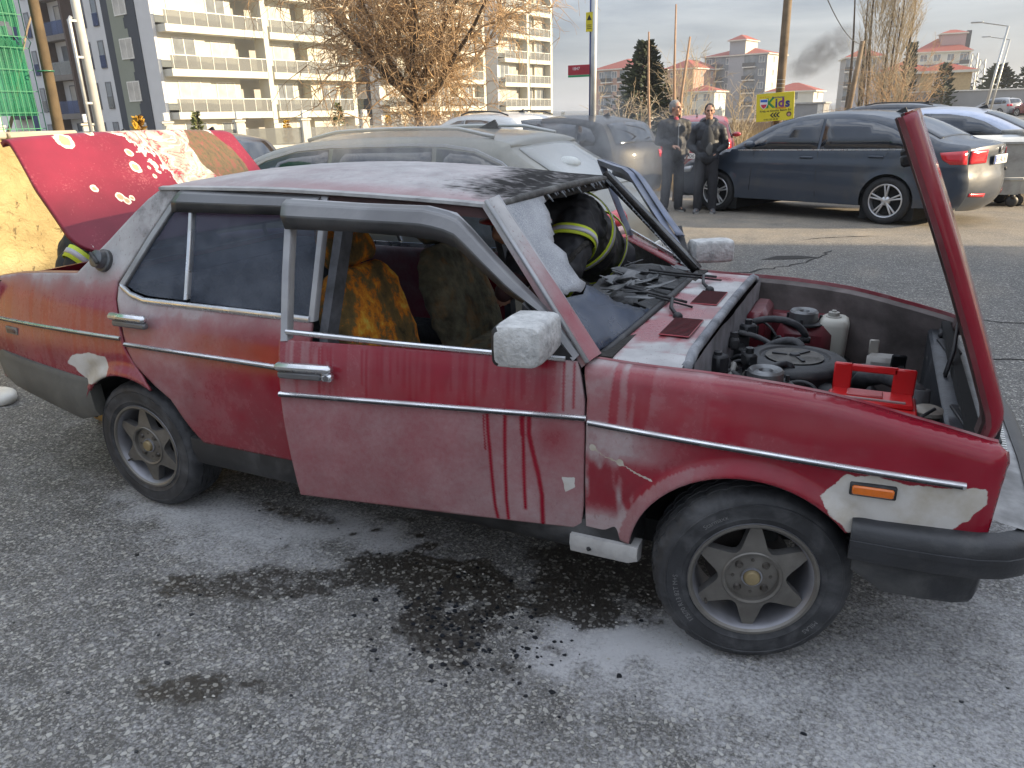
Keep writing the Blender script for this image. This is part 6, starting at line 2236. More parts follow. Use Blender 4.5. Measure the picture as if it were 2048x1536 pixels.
mb = MB(); mb.box((-.075, -.05, 3.17), (.13, .012, .32), 0, bev=.003); mb.build('warning_plate', mat('warning_yellow', (.62, .52, .02), .5), sp, auto=40)
mb = MB(); mb.prism([(-.12, 3.20), (-.03, 3.20), (-.075, 3.29)], -.0565, -.060, 'Y'); mb.build('warning_triangle', INK, sp)
mb = MB()
for z in (3.06, 3.09, 3.12): mb.box((-.075, -.058, z), (.09, .003, .010))
mb.build('warning_text_lines', INK, sp)

WOODP = mat('tarred_wood', (.17, .125, .08), .9, 0, .3, 5, .5, 40, dirt=.3, dcol=(.05, .04, .03))
up = thing('utility_pole', 'tall dark wooden utility pole carrying the yellow nursery sign', 'utility pole', (.50, 15.6, 0))
mb = MB(); mb.tube([(.03, 0, 0), (.02, 0, 3), (.0, 0, 8.5)], [.095, .090, .072], 16); mb.build('pole', WOODP, up, True)
for q in range(9):
    mb = MB(); mb.tube([(.02 + .092 * cos(a), .092 * sin(a), 2.05 + .02 * q) for a in np.linspace(0, 2 * pi, 20, endpoint=False)], .004, 5, closed=True)
    if q % 4 == 0: mb.build('wire_band', GALV, up)
sign = thing('nursery_sign', 'yellow Kids academy board with green K, shield and black arrows', 'sign', (.47, 15.42, 1.66), radians(2))
sign.rotation_euler = (0, radians(-3), radians(2))
SW, SHh = .78, .575
mb = MB(); mb.box((0, 0, 0), (SW, .02, SHh), 0, bev=.004); mb.build('board', mat('yellow_board', (.66, .54, .02), .45, 0, .05), sign, auto=40)
def txt(s, x, z, size, m, bold=0.0, name='lettering', sx=1.0):
    V, F = text_geo(s, size, bold=bold)
    mk(name, [(p[0] * sx + x, -.0125, p[1] + z) for p in V], F, m, sign)
C_ = {k: mat('sign_' + k, v, .5, 0, .04) for k, v in dict(green=(.02, .22, .05), navy=(.02, .025, .16), purple=(.16, .03, .16), orange=(.60, .14, .02), red=(.55, .03, .06), blue=(.03, .12, .45), skin=(.50, .28, .20), hair=(.07, .03, .02)).items()}
txt('K', -.105, .075, .27, C_['green'], .010); txt('i', .025, .070, .25, C_['navy'], .008); txt('d', .125, .075, .25, C_['purple'], .010); txt('s', .255, .065, .25, C_['navy'], .010)
txt('Manchester', .06, .195, .055, C_['navy'], .001); txt('Academy', .12, -.022, .058, C_['orange'], .002); txt('Kreş ve Gündüz Bakım Evi', .01, -.075, .060, INK, .001)
txt('0 352 222 00 00', -.08, -.252, .045, INK, .001)
def poly_on(name, pts, m, y=-.0125):
    mb = MB(); mb.prism(pts, y, y - .002, 'Y'); mb.build(name, m, sign)
poly_on('shield_white', [(-.315, .175), (-.155, .175), (-.155, .06), (-.18, .01), (-.235, -.035), (-.29, .01), (-.315, .06)], mat('sign_white', (.72, .70, .68), .5), -.011)
poly_on('shield_blue', [(-.305, .165), (-.165, .165), (-.165, .110), (-.305, .118)], C_['blue'], -.0135)
poly_on('shield_red', [(-.298, .065), (-.172, .065), (-.19, .018), (-.235, -.020), (-.28, .018)], C_['red'], -.0135)
for q in range(3):
    x = -.10 + q * .062
    poly_on('arrow', [(x, -.165), (x + .05, -.115), (x + .085, -.115), (x + .035, -.165), (x + .085, -.215), (x + .05, -.215)], INK)
mb = MB(); mb.lathe([(.001, -.0135), (.052, -.0135)], 20, 0, (.29, 0, -.165), 'Y'); mb.build('portrait_hair', C_['hair'], sign)
mb = MB(); mb.lathe([(.001, -.015), (.032, -.015)], 18, 0, (.29, 0, -.172), 'Y'); mb.build('portrait_face', C_['skin'], sign)
for q in range(4): poly_on('star', [(-.30 + .05 * q + .012 * cos(a), .215 + .012 * sin(a)) for a in np.linspace(0, 2 * pi, 5, endpoint=False)], C_['orange'])
mb = MB(); mb.bar((-.05, .02, -.30), (-.05, .02, -1.1), .04, .03); mb.build('support', WOODP, sign)

sp2 = thing('utility_pole', 'short leaning wooden pole in front of the far poplar', 'utility pole', (1.18, 37.2, float(zg(1.18, 37.2))))
mb = MB(); mb.tube([(-.25, 0, 0), (.12, 0, 4.3)], [.13, .10], 10); mb.build('pole', WOODP, sp2, True)
mb = MB()
a, b_ = Vector((.60, 15.5, 5.2)), Vector((1.28, 37.2, 4.3))
mb.tube([a.lerp(b_, t) - Vector((0, 0, 2.2 * t * (1 - t))) for t in np.linspace(0, 1, 24)], .014, 5)
tag(mb.build('overhead_wire', INK, None, True), 'sagging black overhead wire strung between two wooden poles', 'wire')
for i, (x, y, h, lab) in enumerate(((7.15, 42, 5.2, 'tall grey street lamp at the far right, nearest of its row'), (8.9, 57, 5.4, 'grey street lamp behind the nearest one on the far right'), (9.4, 44, 8.5, 'slanted grey mast at the right edge of the picture'))):
    z0 = float(zg(x, y)) - .4
    l = thing('street_lamp', lab, 'street lamp', (x, y, z0), 0, 'street lamps along the far road')
    mb = MB(); mb.tube([(-.35, 0, 0), (.15, 0, h)], [.07, .05], 10); mb.build('mast', GALV, l, True)
    if i < 2:
        mb = MB(); mb.tube([(.15, 0, h), (-.9, 0, h + .22)], .03, 6); mb.box((-1.15, 0, h + .25), (.5, .16, .07), 0, bev=.02); mb.build('lamp_arm', GALV, l)

# bare upright stakes standing in the dry grass
STK = mat('peeled_stake', (.34, .22, .14), .85, 0, .25, 12)
for x, y, h, lean, lab in ((-2.12, 14.55, 3.25, -.06, 'bare wooden stake, leftmost of the three behind the men'), (-1.84, 15.68, 3.88, -.05, 'tallest bare wooden stake, above the grey haired man'), (-.70, 11.84, 2.86, .10, 'leaning wooden stake between the two men')):
    s = thing('wooden_stake', lab, 'stake', (x - lean, y, 0), 0, 'stakes behind the men')
    mb = MB(); mb.tube([(0, 0, 0), (lean * .2 + .02, 0, h * .3), (lean * .7 - .02, 0, h * .65), (lean * 1.6, 0, h)], [.034, .032, .028, .018], 8); mb.build('shaft', STK, s, True)

# ================================================================ bins
BIN = mat('galvanised_bin', (.34, .345, .33), .5, .4, .2, 5, .2, 30, dirt=.45, dcol=(.16, .14, .11))
def waste_bin(lab, loc, rz, w, d, h, lid=False):
    t = thing('waste_container', lab, 'bin', loc, rz, 'waste containers')
    mb = MB()
    mb.loft([[(-w * .42, -d * .42, .20), (w * .42, -d * .42, .20), (w * .42, d * .42, .20), (-w * .42, d * .42, .20)], [(-w / 2, -d / 2, h), (w / 2, -d / 2, h), (w / 2, d / 2, h), (-w / 2, d / 2, h)]], caps=True)
    for z in (.45, .8): mb.box((0, -d * .455 - .0, z), (w * .9, .03, .05), 0, bev=.008)
    mb.build('body', BIN, t, auto=40)
    mb = MB(); mb.tube([(-w / 2, -d / 2, h), (w / 2, -d / 2, h), (w / 2, d / 2, h), (-w / 2, d / 2, h)], .025, 8, closed=True); mb.build('rim', BIN, t)
    mb = MB(); mb.box((0, -d / 2 - .03, h * .62), (w * .30, .04, .06), 0, bev=.01); mb.build('handle', BLK, t, auto=40)
    for sx in (-1, 1):
        for sy in (-1, 1):
            mb = MB(); mb.lathe([(.001, -.03), (.05, -.03), (.09, -.025), (.09, .025), (.05, .03), (.001, .03)], 18, 0, (sx * w * .36, sy * d * .36, .09), 'Y'); mb.box((sx * w * .36, sy * d * .36, .17), (.06, .07, .08), 0); mb.build('castor', BLK, t, True)
    if lid:
        mb = MB(); rings = []
        for q in range(9):
            a = pi * q / 8
            rings.append([(x, -d / 2 * 1.05 * cos(a), h + .02 + .10 * sin(a)) for x in np.linspace(-w / 2 * 1.05, w / 2 * 1.05, 8)])
        mb.loft(rings, closed=False); mb.build('lid', mat('pale_lid', (.50, .51, .50), .5, 0, .15, 4), t, True)
    return t
waste_bin('grey steel waste container on castors at the right edge', (5.10, 12.6, 0), radians(14), 1.05, .8, 1.16)
waste_bin('steel waste container with domed pale lid behind the boot of the dark sedan', (4.30, 12.25, 0), radians(12), 1.0, .75, 1.00, True)

# odds and ends on the ground
mb = MB(); mb.tube([(3.40, .80, .03), (3.55, .62, .03), (3.80, .50, .03), (4.3, .45, .03), (5.2, .6, .03)], .026, 12)
tag(mb.build('fire_hose', RUBBER, None, True), 'black rubber hose lying on the asphalt ahead of the bumper', 'hose')
mb = MB(); mb.ell((-2.03, -.22, .03), (.12, .09, .05), 0, 14, 8); mb.ell((-2.12, -.14, .025), (.10, .06, .04), 0, 12, 7)
for i in range(len(mb.v)):
    v = mb.v[i]; q = .03 * (float(fbm(v[0] * 14, v[1] * 14, v[2] * 14, o=3)) - .5); mb.v[i] = (v[0] + q, v[1] + q, max(.002, v[2] + q))
tag(mb.build('plastic_bag', mat('crumpled_white_plastic', (.62, .60, .55), .5), None, True), 'crumpled white plastic bag on the ground behind the sedan', 'bag')
yb = thing('ribbed_bundle', 'rounded pale yellow ribbed bundle beyond the roof of the estate', 'bundle', (-3.54, 11.96, 0), radians(20))
mb = MB(); mb.box((0, 0, .45), (.9, .5, .9), 0, bev=.05); mb.build('base_frame', GALV, yb, auto=40)
for q in range(4):
    mb = MB()
    sc = (1.0, .95, .85, .6)[q]
    mb.ell((-.22 + q * .17, 0, 1.15 - .03 * q), (.125, .24 * sc, .30 * sc), 0, 20, 14); mb.build('roll', mat('cream_yellow_padding', (.60, .44, .17), .7, 0, .1, 6), yb, True)
# ================================================================ buildings
WIN_FR = mat('white_window_frame', (.66, .65, .60), .5)
PANE = mat('window_pane', (.17, .19, .21), .08, 0, .5, .6, spec=.8)
CURT = mat('curtained_pane', (.42, .40, .36), .35, 0, .35, 1.2)
RAILG = glass('balcony_glass', (.75, .78, .78), .08, .45, 0, (.22, .225, .22))
_wc = {}


def window(parent, u, z, w, h, axis, fr=WIN_FR, pane=PANE, depth=.05, mull=1, sink=0.0):
    """axis 'f' faces local -y, 'r' faces +x, 'l' faces -x; (u,z) centre"""
    key = (w, h, axis, fr.name, pane.name, mull)
    if key not in _wc:
        t = .08
        fmb = MB()
        fmb.box((0, 0, h / 2 - t / 2), (w, depth, t)); fmb.box((0, 0, -h / 2 + t / 2), (w, depth * 1.6, t))
        for sx in (-1, 1): fmb.box((sx * (w / 2 - t / 2), 0, 0), (t, depth, h - 2 * t))
        for k in range(mull): fmb.box(((k + 1) / (mull + 1) * w - w / 2, 0, 0), (.06, depth * .9, h - 2 * t))
        pmb = MB(); pmb.box((0, .0, 0), (w - .06, .02, h - .06))
        _wc[key] = None
        a = {'f': 0, 'r': pi / 2, 'l': -pi / 2}[axis]
        o = fmb.build('window', fr, parent, rz=a); p = pmb.build('pane', pane, o)
        _wc[key] = (o.data, p.data)
    else:
        a = {'f': 0, 'r': pi / 2, 'l': -pi / 2}[axis]
        o = bpy.data.objects.new('window', _wc[key][0]); COL.objects.link(o); o.parent = parent; o.rotation_euler = (0, 0, a)
        p = bpy.data.objects.new('pane', _wc[key][1]); COL.objects.link(p); p.parent = o
    return o


CREAM = mat('cream_white_facade', (.56, .545, .47), .9, 0, .05, 1.2, .1, 8)
COOLW = mat('cool_white_facade', (.54, .55, .56), .9, 0, .05, 1.2, .1, 8)
GREYF = mat('grey_facade', (.42, .41, .375), .9, 0, .06, 1.2)
SAGE = mat('sage_panel', (.22, .24, .195), .9, 0, .06, 1.5)
CHARC = mat('charcoal_panel', (.045, .052, .065), .85, 0, .1, 1.5)
BROWN = mat('brown_cladding', (.075, .05, .04), .8, 0, .15, 2)
BLUEG = glass('blue_balcony_glass', (.45, .52, .70), .1, .75, 0, (.13, .17, .30))


def complex_block(label, corner, rz, L1, L2, storeys, detail=True, sh=3.0, bays=2, z0=0.0):
    """local frame: corner at origin, sunny facade runs along +y (faces +x), shaded facade runs along -x (faces -y)"""
    t = thing('apartment_building', label, 'building', (corner[0], corner[1], z0), rz, 'modern apartment blocks')
    Ht = storeys * sh + .6
    mb = MB(); mb.box((-L2 / 2 - .6, L1 / 2, Ht / 2), (L2 - 1.2, L1 - .02, Ht)); mb.build('wall', GREYF, t)
    bw = L1 / bays
    for b in range(bays):
        y0 = b * bw
        # pillar between bays
        mb = MB(); mb.box((.35, y0 + bw - .25, Ht / 2), (1.3, .45, Ht)); mb.build('pillar', CREAM, t)
        for s in range(storeys):
            z = s * sh
            order = (0, 1) if b % 2 == 0 else (1, 0)
            wa, wb_ = bw * .42, bw * .30
            ya = y0 + (.1 if b % 2 == 0 else bw - .5 - wa); yb = y0 + (wa + .2 if b % 2 == 0 else .75)
            mb = MB(); mb.box((-.75, ya + wa / 2, z + sh / 2 + .1), (1.3, wa, sh - .2)); mb.build('wall_panel', CREAM, t)
            mb = MB(); mb.box((-.95, yb + wb_ / 2, z + sh * .47), (1.3, wb_, sh * .88)); mb.build('wall_panel', CREAM, t)
            o = window(t, 0, 0, 1.9, 2.1, 'r', WIN_FR, CURT if (s + b) % 2 else PANE); o.location = (-.08, ya + wa / 2 + .1, z + 1.25)
            o = window(t, 0, 0, 1.7, 2.1, 'r', WIN_FR, CURT if (s * 2 + b) % 3 else PANE); o.location = (-.28, yb + wb_ / 2, z + 1.22)
            if s > 0:
                bl = MB(); bl.box((.25, y0 + bw / 2 - .1, z - .22), (1.5, bw - .55, .50)); bal = bl.build('balcony', CREAM, t)
                g = MB(); g.box((.94, y0 + bw / 2 - .1, z + .50), (.03, bw - .65, .92)); g.build('railing_glass', RAILG, bal)
                g = MB(); g.box((.94, y0 + bw / 2 - .1, z + .98), (.06, bw - .60, .06)); g.build('handrail', WIN_FR, bal)
                for q in range(int(bw / 1.1)):
                    g = MB(); g.box((.955, y0 + .4 + q * 1.1, z + .48), (.025, .03, .94)); g.build('railing_post', WIN_FR, bal)
    # shaded facade
    segs = ((0, .085, COOLW), (.085, .25, None), (.25, .30, CHARC), (.30, .95, COOLW), (.95, 1.0, mat('navy_strip', (.03, .05, .13), .8)))
    for a, b, m in segs:
        if m: 
            mb = MB(); mb.box((-(a + b) / 2 * L2, -.10, Ht / 2), ((b - a) * L2, .24, Ht)); mb.build('wall_panel', m, t)
    a, b = .085, .25
    xm, wd = -(a + b) / 2 * L2, (b - a) * L2
    # stepped two-tone strip
    for s in range(storeys):
        for q in range(4):
            z = s * sh + q * sh / 4
            cut = .52 + .05 * ((q + s) % 3)
            x0 = -a * L2; xs = x0 - wd * (1 - cut); x1 = -b * L2
            mb = MB(); mb.box(((x0 + xs) / 2, -.14, z + sh / 8), (x0 - xs, .30, sh / 4)); mb.build('facade_tile', CHARC, t)
            mb = MB(); mb.box(((xs + x1) / 2, -.145, z + sh / 8), (xs - x1, .30, sh / 4)); mb.build('facade_tile', SAGE, t)
        o = window(t, 0, 0, 1.75, 1.45, 'f', WIN_FR, CURT); o.location = (xm - .1, -.32, s * sh + 1.65)
    if detail:
        for s in range(storeys):
            z = s * sh
            for q, fr in ((.345, 1.0), (.435, 1.0), (.74, 1.0), (.86, 1.0)):
                o = window(t, 0, 0, .85, 2.0, 'f', mat('grey_frame', (.12, .125, .135), .5), PANE, mull=0); o.location = (-q * L2, -.25, z + 1.5)
                mb = MB(); mb.box((-q * L2, -.30, z + .98), (.8, .03, .9)); mb.build('window_guard', BLUEG if s > 1 else RAILG, t)
            # bay with brown frame and glazed balcony
            mb = MB(); mb.box((-.59 * L2, -.55, z + .05), (.17 * L2, 1.1, .42)); bal = mb.build('balcony', mat('taupe_slab', (.16, .145, .13), .85), t)
            g = MB(); g.box((-.59 * L2, -1.06, z + .75), (.165 * L2, .03, 1.0)); g.build('railing_glass', BLUEG if s % 2 else RAILG, bal)
            o = window(t, 0, 0, 1.9, 2.2, 'f', mat('grey_frame', (.12, .125, .135), .5), CURT if s % 2 else PANE); o.location = (-.59 * L2, -.25, z + 1.4)
        for q in (.495, .685):
            mb = MB(); mb.box((-q * L2, -.6, Ht / 2 - sh * .6), (.30, 1.2, Ht - sh * 1.2)); mb.build('brown_fin', BROWN, t)
        # cream return wing seen past the far end
        mb = MB(); mb.box((-1.10 * L2, 1.5, Ht / 2), (.19 * L2, 3, Ht)); mb.build('wing', CREAM, t)
        for s in range(storeys):
            mb = MB(); mb.box((-1.08 * L2, -.3, s * sh + .5), (.14 * L2, .6, 1.0)); mb.build('balcony', CHARC, t)
    mb = MB(); mb.box((-L2 / 2 + .2, L1 / 2 - .1, Ht + .18), (L2 + .6, L1 + .7, .36)); mb.build('roof', CREAM, t)
    return t


RZ = radians(-11)
complex_block('cream apartment block with glass balconies and a charcoal and sage corner strip, at upper left', (-45.9, 40.3), RZ, 18.0, 22.4, 6, z0=-.45)
complex_block('apartment block half hidden by the bare tree, with a narrow sunlit balcony front', (-46.5, 69.0), RZ, 17.0, 16.0, 6, True)
complex_block('tall cream apartment block with dark balconies right of the bare tree', (-44.5, 93.5), RZ, 11.5, 22.0, 9, True)

# low garden wall, lamp pillars and glass fence before the cream block
gw = thing('boundary_fence', 'white boundary wall with lamp pillars and glass panels before the cream block', 'fence', (-26, 24, 0), radians(60))
for q in range(9):
    x = -14 + q * 3.2
    mb = MB(); mb.box((x, 0, .85), (.40, .40, 1.7), 0, bev=.02); p = mb.build('pillar', CREAM, gw, auto=40)
    mb = MB(); mb.box((x, 0, 1.76), (.50, .50, .08)); mb.build('cap', CREAM, p)
    mb = MB(); mb.box((x, 0, 2.0), (.26, .26, .34), 0, bev=.02); mb.build('lantern', mat('opal_lantern', (.72, .70, .64), .4), p, auto=40)
    if q < 8:
        mb = MB(); mb.box((x + 1.6, 0, .3), (2.8, .22, .6)); mb.build('plinth', CREAM, gw)
        mb = MB(); mb.box((x + 1.6, 0, 1.0), (2.76, .03, .78)); mb.build('glass_panel', RAILG, gw)
gw2 = thing('boundary_fence', 'white wall with slim posts and dark railing beyond the black hatchback', 'fence', (-14.0, 40.0, 0), radians(14))
for q in range(9):
    x = -9 + q * 2.2
    mb = MB(); mb.box((x, 0, .85), (.22, .22, 1.7), 0, bev=.02); p = mb.build('post', CREAM, gw2, auto=40)
    mb = MB(); mb.ell((x, 0, 1.80), (.13, .13, .13), 0, 12, 8); mb.build('globe_lamp', mat('opal_lantern', (.72, .70, .64), .4), p, True)
    if q < 8:
        mb = MB(); mb.box((x + 1.1, 0, .3), (1.98, .18, .6)); mb.build('plinth', CREAM, gw2)
        mb = MB()
        mb.box((x + 1.1, 0, 1.30), (1.98, .04, .05))
        for k in range(8): mb.box((x + .22 + k * .25, 0, .95), (.03, .03, .70))
        mb.build('railing', mat('dark_railing', (.10, .09, .08), .6), gw2)

TILE = mat('red_roof_tiles', (.27, .065, .045), .85, 0, .15, 2.0, .4, 14)


def hip_roof(t, x0, x1, y0, y1, z, h, over=.5, name='roof'):
    x0 -= over; x1 += over; y0 -= over; y1 += over
    w = min(x1 - x0, y1 - y0) / 2
    mb = MB()
    if x1 - x0 > y1 - y0: r0, r1 = (x0 + w, (y0 + y1) / 2), (x1 - w, (y0 + y1) / 2)
    else: r0, r1 = ((x0 + x1) / 2, y0 + w), ((x0 + x1) / 2, y1 - w)
    b = [(x0, y0, z), (x1, y0, z), (x1, y1, z), (x0, y1, z)]
    V = b + [(r0[0], r0[1], z + h), (r1[0], r1[1], z + h)] + [(p[0], p[1], z - .25) for p in b]
    if x1 - x0 > y1 - y0: F = [(0, 1, 5, 4), (1, 2, 5), (2, 3, 4, 5), (3, 0, 4)]
    else: F = [(0, 1, 4), (1, 2, 5, 4), (2, 3, 5), (3, 0, 4, 5)]
    F += [(6, 7, 1, 0), (7, 8, 2, 1), (8, 9, 3, 2), (9, 6, 0, 3), (9, 8, 7, 6)]
    mb.add(V, F)
    mb.m = [0] * 4 + [1] * 5
    return mb.build(name, [TILE, CREAM], t)


def apartment(label, loc, rz, w, d, storeys, front, right, fcols, rcols, sh=3.0, bal=(), rh=1.8, lower=None, base=0.0, group='red roofed apartment houses', left=None):
    """front faces local -y, right side faces +x; fcols / rcols: window centres as fractions"""
    t = thing('apartment_building', label, 'building', (loc[0], loc[1], base), rz, group)
    Ht = storeys * sh
    mb = MB(); mb.box((0, d / 2, Ht / 2), (w, d, Ht)); mb.build('wall', right, t)
    mb = MB(); mb.box((0, -.06, Ht / 2 + (sh if lower else 0)), (w - .02, .14, Ht - (2 * sh if lower else 0))); mb.build('front_panel', front, t)
    if lower:
        mb = MB(); mb.box((0, -.05, sh), (w - .02, .12, sh * 2 - .02)); mb.build('front_panel', lower, t)
    for s in range(storeys):
        for f in fcols:
            o = window(t, 0, 0, 1.5, 1.5, 'f'); o.location = ((f - .5) * w, -.15, s * sh + 1.65)
        for f in rcols:
            o = window(t, 0, 0, 1.0, 1.5, 'r'); o.location = (w / 2 + .03, f * d, s * sh + 1.65)
        for f, bw in bal:
            if s == 0: continue
            mb = MB(); mb.box(((f - .5) * w, -.55, s * sh - .05), (bw, 1.1, .22)); b_ = mb.build('balcony', WIN_FR, t)
            g = MB(); g.box(((f - .5) * w, -1.05, s * sh + .50), (bw, .06, .92)); g.build('railing', mat('dark_balcony_rail', (.06, .062, .066), .6), b_)
            g = MB(); g.box(((f - .5) * w, -.13, s * sh + 1.45), (bw - .3, .04, 2.2)); g.build('door_glass', PANE, b_)
    hip_roof(t, -w / 2, w / 2, 0, d, Ht, rh)
    return t


FGREY = mat('blue_grey_render', (.17, .185, .205), .9, 0, .06, 1.5)
FGREY2 = mat('mid_grey_render', (.26, .265, .27), .9, 0, .06, 1.5)
FPINK = mat('salmon_render', (.42, .26, .20), .9, 0, .08, 1.5)
FBEIGE = mat('beige_render', (.40, .36, .30), .9, 0, .08, 1.5)
t = apartment('blue grey apartment house with a red roofed tower, behind the yellow sign', (-33.4, 205.7), radians(-14), 16.5, 12, 5, FGREY, CREAM, (.08, .40, .60, .92), (.35, .75), bal=((.24, 3.2), (.74, 3.2)), lower=FGREY2)
mb = MB(); mb.box((.4, 3.5, 9.2), (4.0, 7.4, 18.4)); mb.build('stair_tower', mat('tower_render', (.30, .31, .33), .9), t)
mb = MB(); mb.box((2.45, 3.5, 16.6), (.12, 7.3, 3.4)); mb.build('tower_panel', CREAM, t)
hip_roof(t, -1.6, 2.4, -.2, 7.2, 18.4, 1.3, .5, 'tower_roof')
apartment('salmon pink apartment house with red roof beside the dark pine', (-57.4, 182.8), radians(-14), 12, 14, 4, FPINK, FBEIGE, (.2, .5, .8), (.2, .5, .8), bal=((.35, 3), (.72, 2.6)), rh=2.4)
apartment('second salmon house seen just right of the dark pine', (-45.0, 195.8), radians(-14), 8, 14, 4, FPINK, FPINK, (.3, .7), (.3, .7), rh=2.2, group='red roofed apartment houses')
t = apartment('white apartment house with navy bands and wide red roof at far right', (12.3, 208.4), radians(6), 11.5, 10, 4, CREAM, FPINK, (.18, .42, .66, .88), (.3, .7), bal=((.90, 2.0),), rh=3.0, base=1.5)
for s in (1, 2, 3):
    mb = MB(); mb.box((-.5, -.17, s * 3.0 + .1), (9.5, .08, .35)); mb.build('navy_band', mat('navy_band', (.03, .05, .16), .7), t)
mb = MB(); mb.box((2.2, 4, 14.2), (5.0, 4, 3.4)); mb.build('roof_storey', mat('pink_render', (.38, .26, .25), .9), t)
hip_roof(t, -.4, 4.8, 2, 6, 15.9, .8, .3, 'upper_roof')
mb = MB(); mb.box((5.3, 3, 14.4), (.9, 1.2, 3.8)); mb.build('chimney', CHARC, t)
apartment('narrow grey apartment house left of the poplar', (-3.2, 191.3), radians(10), 7.5, 10, 4, mat('pale_lilac_render', (.40, .39, .42), .9), FGREY2, (.2, .7), (.4,), bal=((.08, 1.6),), rh=2.0, base=.3)
apartment('small white two storey house with red roof behind the men', (-32.8, 163.4), radians(-8), 6.4, 7, 2, CREAM, CREAM, (.35, .75), (.4,), sh=2.9, rh=1.2, group='small houses')
apartment('low villa with dark red roof and arches beyond the yellow sign', (-15.1, 163.0), radians(-8), 9, 8, 2, CREAM, CREAM, (.3, .6), (.4,), sh=2.6, rh=1.6, group='small houses')
apartment('small ochre house with orange roof before the far right apartment house', (8.0, 98), radians(6), 5, 6, 2, mat('ochre_render', (.42, .32, .18), .9), FBEIGE, (.4,), (.5,), sh=2.4, rh=1.0, base=.5, group='small houses')
apartment('plain grey house left of the small ochre house', (3.9, 100), radians(4), 5, 6, 2, FGREY2, FGREY2, (.4,), (.5,), sh=2.5, rh=1.2, base=.5, group='small houses')
sh_ = thing('metal_shed', 'grey sheet metal shed standing in the dry field right of the yellow sign', 'shed', (-2.4, 57.5, 0), radians(-6))
mb = MB(); mb.box((0, 1.2, 1.0), (1.9, 2.4, 2.0)); mb.build('wall', mat('grey_sheet_metal', (.27, .275, .28), .6, .2, .08, 3), sh_)
mb = MB(); mb.box((0, 1.2, 2.05), (2.1, 2.6, .10)); mb.build('roof', mat('shed_roof', (.36, .36, .35), .6), sh_)
mb = MB(); mb.box((.75, -.01, 1.0), (.35, .04, 1.9)); mb.build('corner_trim', WIN_FR, sh_)
# long grey wall and pylons at the right
lw = thing('yard_wall', 'long low grey wall behind the far row of parked cars', 'wall', (16, 92, float(zg(16, 92))), radians(4))
mb = MB(); mb.box((0, 0, 1.0), (26, .4, 2.4)); mb.build('wall', FGREY2, lw)
mb = MB(); mb.box((0, 0, 2.25), (26.2, .6, .12)); mb.build('coping', WIN_FR, lw)
for x, y, h, lab in ((11.9, 117, 6.8, 'thin lattice mast between the street lamps'), (13.2, 121, 6.2, 'second lattice mast right of the thin one')):
    pz = thing('lattice_mast', lab, 'mast', (x, y, float(zg(x, y))), 0, 'far masts')
    mb = MB()
    for sx in (-1, 1):
        for sy in (-1, 1): mb.bar((sx * .5, sy * .5, 0), (sx * .3, sy * .3, h), .09)
    for k in range(6):
        z = h * k / 6; z2 = h * (k + 1) / 6
        mb.bar((-.5 + .03 * k, -.45, z), (.47 - .03 * k, -.45, z2), .06); mb.bar((.5 - .03 * k, -.45, z), (-.47 + .03 * k, -.45, z2), .06)
    mb.build('frame', GALV, pz)
# ================================================================ trees and plants
BARK = mat('grey_brown_bark', (.085, .062, .042), .9, 0, .35, 8, .6, 30)
TWIG = mat('tan_bare_twigs', (.40, .27, .15), .85, 0, .35, 3)
TWIGP = mat('pale_poplar_twigs', (.42, .34, .22), .85, 0, .25, 2)


def rvec(s=1.0): return Vector((random.gauss(0, s), random.gauss(0, s), random.gauss(0, s)))


def grow(mb, p, d, length, r, seg, wob, droop, n=3, m=0):
    pts, rr = [p.copy()], [r]
    st = length / seg
    for i in range(seg):
        d = (d + rvec(wob) + Vector((0, 0, -droop))).normalized()
        p = p + d * st
        pts.append(p.copy()); rr.append(max(r * (1 - .75 * (i + 1) / seg), .004))
    mb.tube(pts, rr, n, m, cap=False)
    return pts, rr, d


